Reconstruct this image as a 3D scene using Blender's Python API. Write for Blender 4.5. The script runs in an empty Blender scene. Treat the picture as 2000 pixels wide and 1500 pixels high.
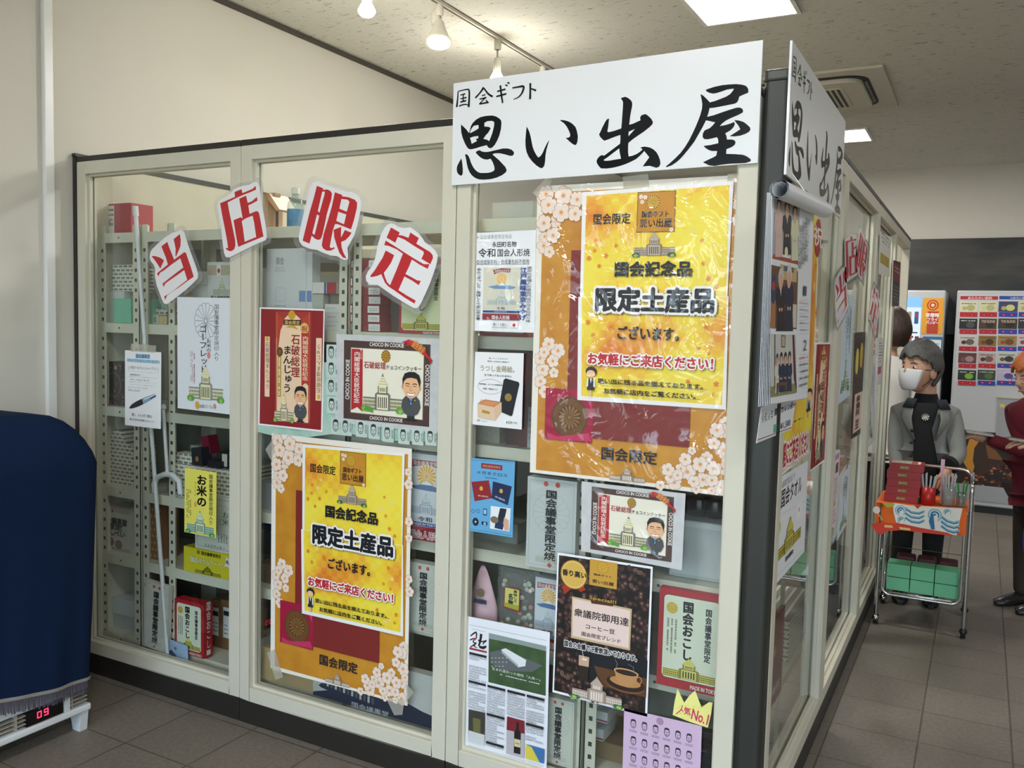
import bpy, bmesh, math, random
from mathutils import Vector, Matrix
PI = math.pi
random.seed(11)
SC = bpy.context.scene
COL = SC.collection

# ------------------------------------------------------------------ camera
def _axes(yaw, pitch, roll):
    cy, sy, cp, sp = math.cos(yaw), math.sin(yaw), math.cos(pitch), math.sin(pitch)
    f = Vector((sy*cp, cy*cp, sp)); r = Vector((cy, -sy, 0)); u = r.cross(f)
    cr, sr = math.cos(roll), math.sin(roll)
    return cr*r + sr*u, -sr*r + cr*u, f
CR, CU, CF = _axes(-0.4927, -0.0719, 0.0256)
CP = Vector((.5365, -2.3287, 1.52)); FL = 1706.4
cam = bpy.data.cameras.new('camera'); camo = bpy.data.objects.new('camera', cam); COL.objects.link(camo)
camo.matrix_world = Matrix(((CR.x, CU.x, -CF.x, CP.x), (CR.y, CU.y, -CF.y, CP.y), (CR.z, CU.z, -CF.z, CP.z), (0, 0, 0, 1)))
cam.sensor_width = 36; cam.lens = 36*FL/2000; cam.clip_start = .02; cam.clip_end = 60
SC.camera = camo
def at(px, py, ax, v):
    "the point of the plane ax = v that the photograph shows at this pixel (used only to measure the place)"
    d = CF + CR*((px-1000)/FL) + CU*((750-py)/FL)
    i = 'xyz'.index(ax)
    return CP + d*((v-CP[i])/d[i])

# ------------------------------------------------------------------ materials
def lin(h):
    h = h.lstrip('#'); o = []
    for i in (0, 2, 4):
        c = int(h[i:i+2], 16)/255
        o.append(c/12.92 if c <= .04045 else ((c+.055)/1.055)**2.4)
    return (*o, 1)
_M = {}
def mat(name, h, rough=.55, metal=0, coat=0, var=.06, scale=8, bump=0, bscale=200, h2=None, spec=.5, coatbump=0, sheen=0):
    if name in _M: return _M[name]
    m = bpy.data.materials.new(name); m.use_nodes = True; n = m.node_tree.nodes; l = m.node_tree.links
    b = n['Principled BSDF']
    tc = n.new('ShaderNodeTexCoord'); no = n.new('ShaderNodeTexNoise'); no.inputs['Scale'].default_value = scale; no.inputs['Detail'].default_value = 4
    l.new(tc.outputs['Object'], no.inputs['Vector'])
    mx = n.new('ShaderNodeMix'); mx.data_type = 'RGBA'
    c = lin(h); c2 = lin(h2) if h2 else (c[0]*(1-var*2), c[1]*(1-var*2), c[2]*(1-var*2), 1)
    mx.inputs[6].default_value = c; mx.inputs[7].default_value = c2
    l.new(no.outputs['Fac'], mx.inputs[0]); l.new(mx.outputs[2], b.inputs['Base Color'])
    b.inputs['Roughness'].default_value = rough; b.inputs['Metallic'].default_value = metal
    b.inputs['Coat Weight'].default_value = coat; b.inputs['Coat Roughness'].default_value = .06
    b.inputs['Specular IOR Level'].default_value = spec
    if sheen: b.inputs['Sheen Weight'].default_value = sheen
    if bump:
        n2 = n.new('ShaderNodeTexNoise'); n2.inputs['Scale'].default_value = bscale; n2.inputs['Detail'].default_value = 3
        l.new(tc.outputs['Object'], n2.inputs['Vector'])
        bp = n.new('ShaderNodeBump'); bp.inputs['Strength'].default_value = bump; bp.inputs['Distance'].default_value = .01
        l.new(n2.outputs['Fac'], bp.inputs['Height']); l.new(bp.outputs['Normal'], b.inputs['Normal'])
    if coatbump:
        n3 = n.new('ShaderNodeTexNoise'); n3.inputs['Scale'].default_value = 7; n3.inputs['Detail'].default_value = 2; n3.inputs['Distortion'].default_value = 1.2
        l.new(tc.outputs['Object'], n3.inputs['Vector'])
        bp = n.new('ShaderNodeBump'); bp.inputs['Strength'].default_value = coatbump; bp.inputs['Distance'].default_value = .05
        l.new(n3.outputs['Fac'], bp.inputs['Height']); l.new(bp.outputs['Normal'], b.inputs['Coat Normal'])
    _M[name] = m
    return m
def ink(h, coat=0, cb=0):
    h = h.lstrip('#')
    return mat('print_'+h+('_laminated' if coat else ''), h, .5, coat=coat, var=.015, scale=15, coatbump=cb)
def emis(name, h, s):
    if name in _M: return _M[name]
    m = bpy.data.materials.new(name); m.use_nodes = True; n = m.node_tree.nodes; l = m.node_tree.links
    n.remove(n['Principled BSDF']); e = n.new('ShaderNodeEmission'); e.inputs[0].default_value = lin(h); e.inputs[1].default_value = s
    l.new(e.outputs[0], n['Material Output'].inputs[0]); _M[name] = m; return m
def thin(name, tint, ior=1.45, rough=.0, haze=0, hazecol='ffffff', bump=0, bscale=9):
    "thin clear sheet: transparent with a fresnel reflection"
    if name in _M: return _M[name]
    m = bpy.data.materials.new(name); m.use_nodes = True; n = m.node_tree.nodes; l = m.node_tree.links
    n.remove(n['Principled BSDF'])
    t = n.new('ShaderNodeBsdfTransparent'); t.inputs[0].default_value = lin(tint)
    g = n.new('ShaderNodeBsdfGlossy'); g.inputs['Roughness'].default_value = rough
    f = n.new('ShaderNodeFresnel'); gm = n.new('ShaderNodeNewGeometry'); io = n.new('ShaderNodeMapRange')
    io.inputs[3].default_value = ior; io.inputs[4].default_value = 1/ior
    l.new(gm.outputs['Backfacing'], io.inputs[0]); l.new(io.outputs[0], f.inputs[0])
    mx = n.new('ShaderNodeMixShader'); l.new(f.outputs[0], mx.inputs[0])
    base = t
    if haze:
        d = n.new('ShaderNodeBsdfDiffuse'); d.inputs[0].default_value = lin(hazecol)
        mh = n.new('ShaderNodeMixShader'); mh.inputs[0].default_value = haze
        l.new(t.outputs[0], mh.inputs[1]); l.new(d.outputs[0], mh.inputs[2]); base = mh
    l.new(base.outputs[0], mx.inputs[1]); l.new(g.outputs[0], mx.inputs[2]); l.new(mx.outputs[0], n['Material Output'].inputs[0])
    if bump:
        tc = n.new('ShaderNodeTexCoord'); no = n.new('ShaderNodeTexNoise'); no.inputs['Scale'].default_value = bscale; no.inputs['Distortion'].default_value = 1.5
        l.new(tc.outputs['Object'], no.inputs['Vector'])
        bp = n.new('ShaderNodeBump'); bp.inputs['Strength'].default_value = bump; bp.inputs['Distance'].default_value = .05
        l.new(no.outputs['Fac'], bp.inputs['Height']); l.new(bp.outputs['Normal'], g.inputs['Normal']); l.new(bp.outputs['Normal'], f.inputs['Normal'])
    _M[name] = m; return m

# ------------------------------------------------------------------ mesh builder
def wpos(o):
    p = Vector((0, 0, 0))
    while o: p += o.location; o = o.parent
    return p
class MB:
    def __init__(s): s.v = []; s.f = []; s.m = []; s.mats = []; s.sm = []
    def mi(s, m):
        if isinstance(m, str): m = ink(m)
        if m not in s.mats: s.mats.append(m)
        return s.mats.index(m)
    def face(s, pts, m, smooth=False):
        k = len(s.v); s.v += [tuple(p) for p in pts]; s.f.append(tuple(range(k, k+len(pts)))); s.m.append(s.mi(m)); s.sm.append(smooth)
    def mesh(s, vs, fs, m, smooth=False):
        k = len(s.v); i = s.mi(m); s.v += [tuple(p) for p in vs]
        for f in fs: s.f.append(tuple(k+a for a in f)); s.m.append(i); s.sm.append(smooth)
    def box(s, a, b, m, M=None):
        (x0, y0, z0), (x1, y1, z1) = a, b
        x0, x1 = min(x0, x1), max(x0, x1); y0, y1 = min(y0, y1), max(y0, y1); z0, z1 = min(z0, z1), max(z0, z1)
        vs = [Vector(p) for p in ((x0, y0, z0), (x1, y0, z0), (x1, y1, z0), (x0, y1, z0), (x0, y0, z1), (x1, y0, z1), (x1, y1, z1), (x0, y1, z1))]
        if M: vs = [M @ p for p in vs]
        s.mesh(vs, [(0, 3, 2, 1), (4, 5, 6, 7), (0, 1, 5, 4), (1, 2, 6, 5), (2, 3, 7, 6), (3, 0, 4, 7)], m)
        return s
    def prism(s, pts, d, m):
        "polygon (3-D points, in a plane) given thickness along the vector d"
        d = Vector(d); a = [Vector(p) for p in pts]; b = [p+d for p in a]; n = len(a)
        s.mesh(a+b, [tuple(range(n)), tuple(range(2*n-1, n-1, -1))]+[(i, n+i, n+(i+1) % n, (i+1) % n) for i in range(n)], m)
        return s
    def tube(s, path, r, m, n=8, closed=False, caps=True, smooth=True):
        P = [Vector(p) for p in path]; N = len(P); rr = r if isinstance(r, (list, tuple)) else [r]*N
        t0 = (P[1]-P[0]).normalized(); up = Vector((0, 0, 1)) if abs(t0.z) < .9 else Vector((1, 0, 0))
        a = t0.cross(up).normalized(); vs = []
        for i in range(N):
            if closed: t = (P[(i+1) % N]-P[i-1]).normalized()
            elif i == 0: t = t0
            elif i == N-1: t = (P[-1]-P[-2]).normalized()
            else: t = ((P[i+1]-P[i]).normalized()+(P[i]-P[i-1]).normalized()).normalized()
            a = (a-t*a.dot(t)).normalized(); b = t.cross(a)
            for k in range(n):
                q = 2*PI*k/n; vs.append(P[i]+(a*math.cos(q)+b*math.sin(q))*rr[i])
        fs = []
        for i in range(N if closed else N-1):
            j = (i+1) % N
            for k in range(n): fs.append((i*n+k, i*n+(k+1) % n, j*n+(k+1) % n, j*n+k))
        s.mesh(vs, fs, m, smooth)
        if caps and not closed:
            s.face(vs[:n][::-1], m); s.face(vs[-n:], m)
        return s
    def lathe(s, c, prof, m, n=20, axis=(0, 0, 1), smooth=True, sx=1, sy=1):
        "profile of (radius, height) about an axis"
        ax = Vector(axis).normalized(); q = Vector((0, 0, 1)).rotation_difference(ax); c = Vector(c); vs = []
        for (r, h) in prof:
            for k in range(n):
                t = 2*PI*k/n; vs.append(c+q @ Vector((r*math.cos(t)*sx, r*math.sin(t)*sy, h)))
        fs = [(i*n+k, i*n+(k+1) % n, (i+1)*n+(k+1) % n, (i+1)*n+k) for i in range(len(prof)-1) for k in range(n)]
        s.mesh(vs, fs, m, smooth)
        if prof[0][0] > 1e-5: s.face(vs[:n][::-1], m)
        if prof[-1][0] > 1e-5: s.face(vs[-n:], m)
        return s
    def grid(s, fn, nu, nv, m, smooth=True, th=0):
        vs = [Vector(fn(i/nu, j/nv)) for j in range(nv+1) for i in range(nu+1)]
        s.mesh(vs, [(j*(nu+1)+i, j*(nu+1)+i+1, (j+1)*(nu+1)+i+1, (j+1)*(nu+1)+i) for j in range(nv) for i in range(nu)], m, smooth)
        return s
    def ball(s, c, r, m, n=16, k=10, R=None):
        rx, ry, rz = r if isinstance(r, (tuple, list)) else (r, r, r)
        c = Vector(c); R = R or Matrix.Identity(3)
        vs = [c+R @ Vector((rx*math.sin(PI*j/k)*math.cos(2*PI*i/n), ry*math.sin(PI*j/k)*math.sin(2*PI*i/n), rz*math.cos(PI*j/k))) for j in range(k+1) for i in range(n)]
        s.mesh(vs, [(j*n+i, (j+1)*n+i, (j+1)*n+(i+1) % n, j*n+(i+1) % n) for j in range(k) for i in range(n)], m, True)
        return s
    def build(s, name, parent=None, bevel=0, seg=2, subsurf=0, weld=False, solid=0, **tags):
        if parent is None:
            xs, ys, zs = zip(*s.v); o0 = Vector(((min(xs)+max(xs))/2, (min(ys)+max(ys))/2, min(zs)))
        else: o0 = wpos(parent)
        me = bpy.data.meshes.new(name); me.from_pydata([tuple(Vector(v)-o0) for v in s.v], [], s.f)
        for m in s.mats: me.materials.append(m)
        me.polygons.foreach_set('material_index', s.m); me.polygons.foreach_set('use_smooth', s.sm)
        if weld or subsurf or bevel or solid:
            b = bmesh.new(); b.from_mesh(me); bmesh.ops.remove_doubles(b, verts=b.verts, dist=1e-5)
            if not solid: bmesh.ops.recalc_face_normals(b, faces=b.faces)
            b.to_mesh(me); b.free()
        me.update()
        o = bpy.data.objects.new(name, me); COL.objects.link(o)
        if parent is None: o.location = o0
        else: o.parent = parent
        if solid:
            q = o.modifiers.new('thickness', 'SOLIDIFY'); q.thickness = solid; q.offset = 0
        if bevel:
            q = o.modifiers.new('bevel', 'BEVEL'); q.width = bevel; q.segments = seg; q.limit_method = 'ANGLE'; q.angle_limit = .7
        if subsurf:
            q = o.modifiers.new('subdivision', 'SUBSURF'); q.levels = subsurf; q.render_levels = subsurf
        tag(o, **tags); return o
def tag(o, label=None, cat=None, group=None, kind=None):
    if label: o['label'] = label
    if cat: o['category'] = cat
    if group: o['group'] = group
    if kind: o['kind'] = kind
    return o
def thing(name, loc, label, cat, group=None):
    o = bpy.data.objects.new(name, None); o.location = loc; o.empty_display_size = .05; COL.objects.link(o)
    return tag(o, label, cat, group)
def dup(root, off, label=None, group=None):
    r = root.copy(); COL.objects.link(r); r.location = root.location+Vector(off)
    if label: r['label'] = label
    if group: r['group'] = group
    for ch in list(root.children):
        c = ch.copy(); COL.objects.link(c); c.parent = r
        for g in ch.children:
            d = g.copy(); COL.objects.link(d); d.parent = c
    return r

# ------------------------------------------------------------------ printing: text, shapes and emblems laid on a surface
_G = {}
def glyph(s, off):
    k = (s, off)
    if k not in _G:
        c = bpy.data.curves.new('lettering', 'FONT'); c.body = s; c.resolution_u = 2; c.offset = off
        o = bpy.data.objects.new('lettering', c); COL.objects.link(o); bpy.context.view_layer.update()
        me = bpy.data.meshes.new_from_object(o.evaluated_get(bpy.context.evaluated_depsgraph_get()))
        _G[k] = ([(v.co.x, v.co.y) for v in me.vertices], [tuple(p.vertices) for p in me.polygons])
        bpy.data.objects.remove(o); bpy.data.curves.remove(c); bpy.data.meshes.remove(me)
    return _G[k]
STEP = .00003
class Art(MB):
    """things drawn on the plane O + u*U + v*V. Points are photo pixels on that plane when s.pix, else (u, v) in metres"""
    def __init__(s, O, U, V, pix=False):
        super().__init__(); s.O = Vector(O); s.U = Vector(U).normalized(); s.V = Vector(V).normalized(); s.N = s.U.cross(s.V); s.k = 0; s.pix = pix; s.coat = 0; s.cb = 0
    def ink(s, h): return ink(h, s.coat, s.cb) if isinstance(h, str) else h
    src = None
    def like(s, src, dst):
        "draw with the pixel coordinates of another copy: src = (Art, its box), dst = box here"
        s.src = src; s.dst = dst; return s
    def uv(s, p):
        if s.src:
            q = s.src[0].uv(p); a = s.src[1]; b = s.dst
            return (b[0]+(q[0]-a[0])/(a[2]-a[0])*(b[2]-b[0]), b[1]+(q[1]-a[1])/(a[3]-a[1])*(b[3]-b[1]))
        if not s.pix: return p
        d = CF + CR*((p[0]-1000)/FL) + CU*((750-p[1])/FL)
        q = CP + d*((s.O-CP).dot(s.N)/d.dot(s.N)) - s.O
        return (q.dot(s.U), q.dot(s.V))
    def w(s, u, v, lift=None): return s.O + s.U*u + s.V*v + s.N*((s.k if lift is None else lift)*STEP)
    def up(s, n=1): s.k += n
    def puv(s, pts, h):
        s.up(); P = [s.w(*q) for q in pts]; s.face(P, s.ink(h))
    def poly(s, pts, h): s.puv([s.uv(p) for p in pts], h)
    def paper(s, corners, h, th=.0004, nu=1):
        "the sheet itself, with thickness"
        q = [s.uv(p) for p in corners]; P = [s.w(a, b) for a, b in q]
        s.prism(P, -s.N*th, s.ink(h)); s.box_uv = q; return q
    def r(s, p, n): return math.dist(s.uv(p), s.uv((p[0]+n, p[1])))
    def bb(s, corners):
        q = [s.uv(p) for p in corners]; return ((q[0][0]+q[3][0])/2, (q[2][1]+q[3][1])/2, (q[1][0]+q[2][0])/2, (q[0][1]+q[1][1])/2)
    def box2(s, p0, p1):
        a, b = s.uv(p0), s.uv(p1); return min(a[0], b[0]), min(a[1], b[1]), max(a[0], b[0]), max(a[1], b[1])
    def ruv(s, u0, v0, u1, v1, h): s.puv([(u0, v0), (u1, v0), (u1, v1), (u0, v1)], h)
    def rect(s, p0, p1, h): s.ruv(*s.box2(p0, p1), h)
    def rrect(s, u0, v0, u1, v1, r, h, n=4):
        pts = []
        for (cx, cy, a) in ((u1-r, v1-r, 0), (u0+r, v1-r, 90), (u0+r, v0+r, 180), (u1-r, v0+r, 270)):
            for i in range(n+1):
                t = math.radians(a+90*i/n); pts.append((cx+r*math.cos(t), cy+r*math.sin(t)))
        s.puv(pts, h)
    def frame(s, u0, v0, u1, v1, t, h):
        s.up(); k = s.k
        for b in ((u0, v0, u1, v0+t), (u0, v1-t, u1, v1), (u0, v0+t, u0+t, v1-t), (u1-t, v0+t, u1, v1-t)): s.ruv(*b, h); s.k = k
        s.up()
    def ell(s, cx, cy, rx, ry, h, n=20, a0=0):
        s.puv([(cx+rx*math.cos(a0+2*PI*i/n), cy+ry*math.sin(a0+2*PI*i/n)) for i in range(n)], h)
    def ring(s, cx, cy, rx, ry, t, h, n=28):
        s.up(); k = s.k
        for i in range(n):
            a, b = 2*PI*i/n, 2*PI*(i+1)/n; ca, sa, cb, sb = math.cos(a), math.sin(a), math.cos(b), math.sin(b)
            s.k = k-1; s.puv([(cx+rx*ca, cy+ry*sa), (cx+rx*cb, cy+ry*sb), (cx+(rx-t)*cb, cy+(ry-t)*sb), (cx+(rx-t)*ca, cy+(ry-t)*sa)], h)
    def line(s, pts, w, h, w2=None):
        "stroke of width w (or tapering to w2), points in uv"
        n = len(pts); L = []; R = []
        for i in range(n):
            a = pts[max(0, i-1)]; b = pts[min(n-1, i+1)]; dx, dy = b[0]-a[0], b[1]-a[1]; d = math.hypot(dx, dy) or 1
            ww = (w if w2 is None else w+(w2-w)*i/(n-1))/2; L.append((pts[i][0]-dy/d*ww, pts[i][1]+dx/d*ww)); R.append((pts[i][0]+dy/d*ww, pts[i][1]-dx/d*ww))
        s.up(); k = s.k
        for i in range(n-1):
            s.k = k-1; s.puv([L[i], R[i], R[i+1], L[i+1]], h)
    def stroke(s, pts, ws, h):
        "brush stroke through pixel points with a width (px) at each"
        q = [s.uv(p) for p in pts]; sc = math.dist(s.uv((pts[0][0]+1, pts[0][1])), q[0])
        P = []; W = []
        for i in range(len(q)-1):
            p0, p1, p2, p3 = q[max(0, i-1)], q[i], q[i+1], q[min(len(q)-1, i+2)]
            for t in (0, .25, .5, .75):
                P.append(tuple(.5*((2*p1[j])+(-p0[j]+p2[j])*t+(2*p0[j]-5*p1[j]+4*p2[j]-p3[j])*t*t+(-p0[j]+3*p1[j]-3*p2[j]+p3[j])*t**3) for j in (0, 1))); W.append(ws[i]+(ws[i+1]-ws[i])*t)
        P.append(q[-1]); W.append(ws[-1]); n = len(P); s.up(); k = s.k; L = []; R = []
        for i in range(n):
            a = P[max(0, i-1)]; b = P[min(n-1, i+1)]; dx, dy = b[0]-a[0], b[1]-a[1]; d = math.hypot(dx, dy) or 1; ww = W[i]*sc/2
            L.append((P[i][0]-dy/d*ww, P[i][1]+dx/d*ww)); R.append((P[i][0]+dy/d*ww, P[i][1]-dx/d*ww))
        for i in range(n-1): s.k = k-1; s.puv([L[i], R[i], R[i+1], L[i+1]], h)
        s.up()
    def put(s, g, fx, h):
        s.up(); vs, fs = g
        if vs: s.mesh([s.w(*fx(x, y)) for x, y in vs], fs, s.ink(h))
    def tuv(s, t, u0, v0, u1, v1, h, b=0, vert=False, halo=None, rot=0, hw=.09, shade=None):
        "text filling a box; b = extra weight, halo = outline colour"
        asc = all(ord(c) < 256 for c in t)
        cu, cv = (u0+u1)/2, (v0+v1)/2; ca, sa = math.cos(rot), math.sin(rot)
        R = (lambda u, v: (cu+(u-cu)*ca-(v-cv)*sa, cv+(u-cu)*sa+(v-cv)*ca)) if rot else (lambda u, v: (u, v))
        def rose(q, n): return [(0, 0)]+([(q*math.cos(2*PI*i/n), q*math.sin(2*PI*i/n)) for i in range(n)] if q > .004 else [])
        passes = ([(shade, rose(b+hw, 6), 1)] if shade else [])+([(halo, rose(b+hw, 10), 0)] if halo else [])+[(h, rose(b, 4 if b < .03 else 6), 0)]
        for (col, offs, sh) in passes:
            if sh: offs = offs[1:] if len(offs) > 1 else offs
            if asc and not vert:
                g = glyph(t, 0); g0 = g[0]; kk = s.k
                xs = [p[0] for p in g0]; ys = [p[1] for p in g0]; x0, x1, y0, y1 = min(xs), max(xs), min(ys), max(ys)
                s.k = kk
                for ox, oy in offs: s.put(g, lambda x, y: R(u0+(x+ox-x0)/(x1-x0)*(u1-u0), v0+(y+oy-y0)/max(y1-y0, .3)*(v1-v0)), col)
                continue
            n = len(t); k = s.k; mk = k
            for i, c in enumerate(t):
                if c in ' \u3000': continue
                if vert: cw, chh = u1-u0, (v1-v0)/n; a0, b0 = u0, v1-(i+1)*chh
                else: cw, chh = (u1-u0)/n, v1-v0; a0, b0 = u0+i*cw, v0
                if sh: a0 += cw*.04; b0 -= chh*.04
                g = glyph(c, 0)
                xo = 0
                if ord(c) < 256:
                    xs = [p[0] for p in g[0]] or [0, .6]; xo = .5-(min(xs)+max(xs))/2
                if vert and c in 'ー（）「」': fx = lambda x, y, a0=a0, b0=b0: R(a0+(.38+.12-(y-.37)+0)*cw, b0+(1-x)*chh)
                elif vert and c in '、。っゃゅョッ': fx = lambda x, y, a0=a0, b0=b0: R(a0+(x+.12)*cw, b0+(y+.22)*chh)
                else: fx = lambda x, y, a0=a0, b0=b0, xo=xo: R(a0+(x+xo)*cw, b0+(y+.12)*chh)
                s.k = k+(i % 2)*.5
                for ox, oy in offs: s.put(g, lambda x, y: fx(x+ox, y+oy), col)
                mk = max(mk, s.k)
            s.k = mk
    def T(s, t, p0, p1, h='111418', b=0, vert=False, halo=None, rot=0, hw=.09, shade=None, ul=False):
        if ul: q = s.box2(p0, p1); s.ruv(q[0], q[1], q[2], q[1]+(q[3]-q[1])*.06, h)
        s.tuv(t, *s.box2(p0, p1), h, b, vert, halo, rot, hw, shade)
    def scrawl(s, u0, v0, u1, v1, rows, h='5a5a60', dens=.75, vert=False):
        "print too small to read in the photograph: rows of broken dashes"
        s.up(); k = s.k
        for r in range(rows):
            t = 0
            while t < 1:
                d = random.uniform(.03, .07); g = random.uniform(.005, .02)
                if random.random() < dens:
                    e = min(1, t+d)
                    if vert: a = u0+(u1-u0)*(r+.25)/rows; b2 = u0+(u1-u0)*(r+.7)/rows; q = (a, v1-(v1-v0)*e, b2, v1-(v1-v0)*t)
                    else: a = v0+(v1-v0)*(r+.3)/rows; b2 = v0+(v1-v0)*(r+.7)/rows; q = (u0+(u1-u0)*t, a, u0+(u1-u0)*e, b2)
                    s.k = k; s.ruv(*q, h)
                t += d+g
        s.k = k+1
    # --- emblems and drawings
    def crest(s, cx, cy, r, h, edge=None, n=16, ry=None, core=None):
        ry = ry or r
        if edge: s.ell(cx, cy, r, ry, edge, 32)
        s.up(); k = s.k
        for i in range(n):
            a = 2*PI*i/n; w = PI/n*.66; s.k = k
            pts = [(.18, -w*.6), (.80, -w), (.93, -w*.75), (.985, 0), (.93, w*.75), (.80, w), (.18, w*.6)]
            s.puv([(cx+r*q*math.sin(a+d), cy+ry*q*math.cos(a+d)) for q, d in pts], h)
        s.ell(cx, cy, r*.15, ry*.15, core or h, 12)
    def crest_line(s, cx, cy, r, ry, h, t, n=16):
        s.up(); k = s.k; m = 0
        for i in range(n):
            a = 2*PI*i/n; b = 2*PI*(i+1)/n; mid = (a+b)/2; s.k = k
            s.line([(cx+r*.14*math.sin(a), cy+ry*.14*math.cos(a)), (cx+r*.92*math.sin(a), cy+ry*.92*math.cos(a))], t, h)
            s.k = k; s.line([(cx+r*q*math.sin(x), cy+ry*q*math.cos(x)) for q, x in ((.92, a), (.985, a+.3*(b-a)), (1, mid), (.985, a+.7*(b-a)), (.92, b))], t, h); m = max(m, s.k)
        s.k = m; s.ring(cx, cy, r*.14, ry*.14, t, h, 12)
    def sakura(s, cx, cy, r, rot=0, pale='eedccf', line='b98350', core='e09450'):
        def outl(rr, c):
            P = []
            for i in range(5):
                for q, d in ((.74, -.628), (.92, -.47), (1, -.26), (1.01, 0), (1, .26), (.92, .47)):
                    a = rot+2*PI*i/5+d; P.append((cx+rr*q*math.sin(a), cy+rr*q*math.cos(a)))
            s.puv(P, c)
        outl(r, line); outl(r*.94, pale); s.ell(cx, cy, r*.30, r*.30, 'ecc4a4', 10); s.ell(cx, cy, r*.16, r*.16, core, 8)
    def star5(s, cx, cy, r, h, rot=0):
        P = []
        for i in range(5):
            for q, d in ((.25, -.62), (.9, -.35), (.75, 0), (.9, .35)):
                a = rot+2*PI*i/5+d; P.append((cx+r*q*math.sin(a), cy+r*q*math.cos(a)))
        s.puv(P, h)
    def diet(s, u0, v0, u1, v1, c=('d8d3a8', '8f8f86', '5d5f52', 'ece6bd', '6f9a4a'), bush=True):
        "a parliament building: stepped tower, columned porch and two wings"
        W, H = u1-u0, v1-v0; X = lambda x: u0+x*W; Y = lambda y: v0+y*H
        R = lambda a, b, d, e, h: s.ruv(X(a), Y(b), X(d), Y(e), h)
        R(0, .08, 1, .34, c[0]); R(0, .32, 1, .36, c[1]); R(0, .05, 1, .09, c[1])
        for i in range(8):
            for y in (.13, .22):
                for sx in (.02+i*.038, .7+i*.038): R(sx, y, sx+.018, y+.055, c[2])
        R(.31, .04, .69, .46, c[1]); R(.36, .06, .64, .46, c[3]); R(.34, .44, .66, .49, c[1])
        for i in range(5): R(.385+i*.05, .1, .41+i*.05, .38, c[2])
        R(.38, .48, .62, .66, c[1]); R(.41, .49, .59, .66, c[3])
        for i in range(5): R(.43+i*.03, .52, .445+i*.03, .62, c[2])
        for i in range(7):
            y = .66+i*.035; w = .13-i*.0165; R(.5-w, y, .5+w, y+.036, c[0] if i % 2 else c[3])
        s.puv([(X(.47), Y(.905)), (X(.53), Y(.905)), (X(.5), Y(1))], c[1])
        if bush:
            for x in (.03, .1, .9, .97): s.ell(X(x), Y(.06), .07*W, .08*H, c[4], 10)
            for x in (.05, .95): s.ell(X(x), Y(.04), .05*W, .06*H, '8fc04f', 10)
    def man(s, u0, v0, u1, v1):
        "cartoon man with black side-parted hair in a grey suit, blue tie, standing"
        W, H = u1-u0, v1-v0; X = lambda x: u0+x*W; Y = lambda y: v0+y*H
        P = lambda pts, h: s.puv([(X(a), Y(b)) for a, b in pts], h)
        E = lambda x, y, a, b, h: s.ell(X(x), Y(y), a*W, b*H, h, 16)
        P([(.33, .0), (.67, .0), (.66, .2), (.34, .2)], '2c2d30'); E(.36, .015, .14, .02, '1b1b1d'); E(.64, .015, .14, .02, '1b1b1d')
        P([(.12, .42), (.3, .52), (.7, .52), (.88, .42), (.93, .28), (.8, .14), (.6, .09), (.4, .09), (.2, .14), (.07, .28)], '4b4d50')
        P([(.42, .5), (.58, .5), (.52, .33), (.48, .33)], 'f4f4f4'); P([(.47, .48), (.53, .48), (.54, .38), (.5, .34), (.46, .38)], '2f6fb8')
        P([(.36, .5), (.43, .51), (.49, .3), (.46, .3)], '33353a'); P([(.64, .5), (.57, .51), (.51, .3), (.54, .3)], '33353a')
        E(.68, .42, .03, .012, 'd8b84a'); E(.04+.1, .68, .07, .05, 'd99a72'); E(.86, .68, .07, .05, 'd99a72')
        P([(.14, .62), (.16, .8), (.3, .93), (.7, .93), (.84, .8), (.86, .62), (.76, .52), (.6, .46), (.4, .46), (.24, .52)], 'edb98c')
        P([(.12, .68), (.1, .85), (.2, .96), (.4, 1), (.65, 1), (.85, .94), (.92, .82), (.88, .68), (.82, .78), (.74, .86), (.5, .88), (.3, .86), (.18, .8)], '15161a')
        for x in (.34, .66): s.line([(X(x-.1), Y(.745)), (X(x), Y(.76)), (X(x+.1), Y(.745))], .02*H, '2a1c16'); s.line([(X(x-.08), Y(.7)), (X(x), Y(.71)), (X(x+.08), Y(.7))], .012*H, '2a1c16')
        s.line([(X(.5), Y(.7)), (X(.44), Y(.625)), (X(.5), Y(.61)), (X(.56), Y(.625))], .01*H, '9a5f3e')
        P([(.32, .57), (.5, .545), (.68, .57), (.6, .51), (.4, .51)], 'fffdf8'); s.line([(X(.3), Y(.575)), (X(.5), Y(.55)), (X(.7), Y(.575))], .01*H, '7a3b2a')
        s.line([(X(.4), Y(.5)), (X(.5), Y(.49)), (X(.6), Y(.5))], .01*H, '7a3b2a')
    def build_on(s, name, parent=None, **k): return s.build(name, parent, **k)
def fart(v=.034, coat=0, cb=0):
    a = Art((0, v, 0), (1, 0, 0), (0, 0, 1), True); a.coat = coat; a.cb = cb; return a
def sart(v=.04, coat=0, cb=0):
    a = Art((v, 0, 0), (0, 1, 0), (0, 0, 1), True); a.coat = coat; a.cb = cb; return a
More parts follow.
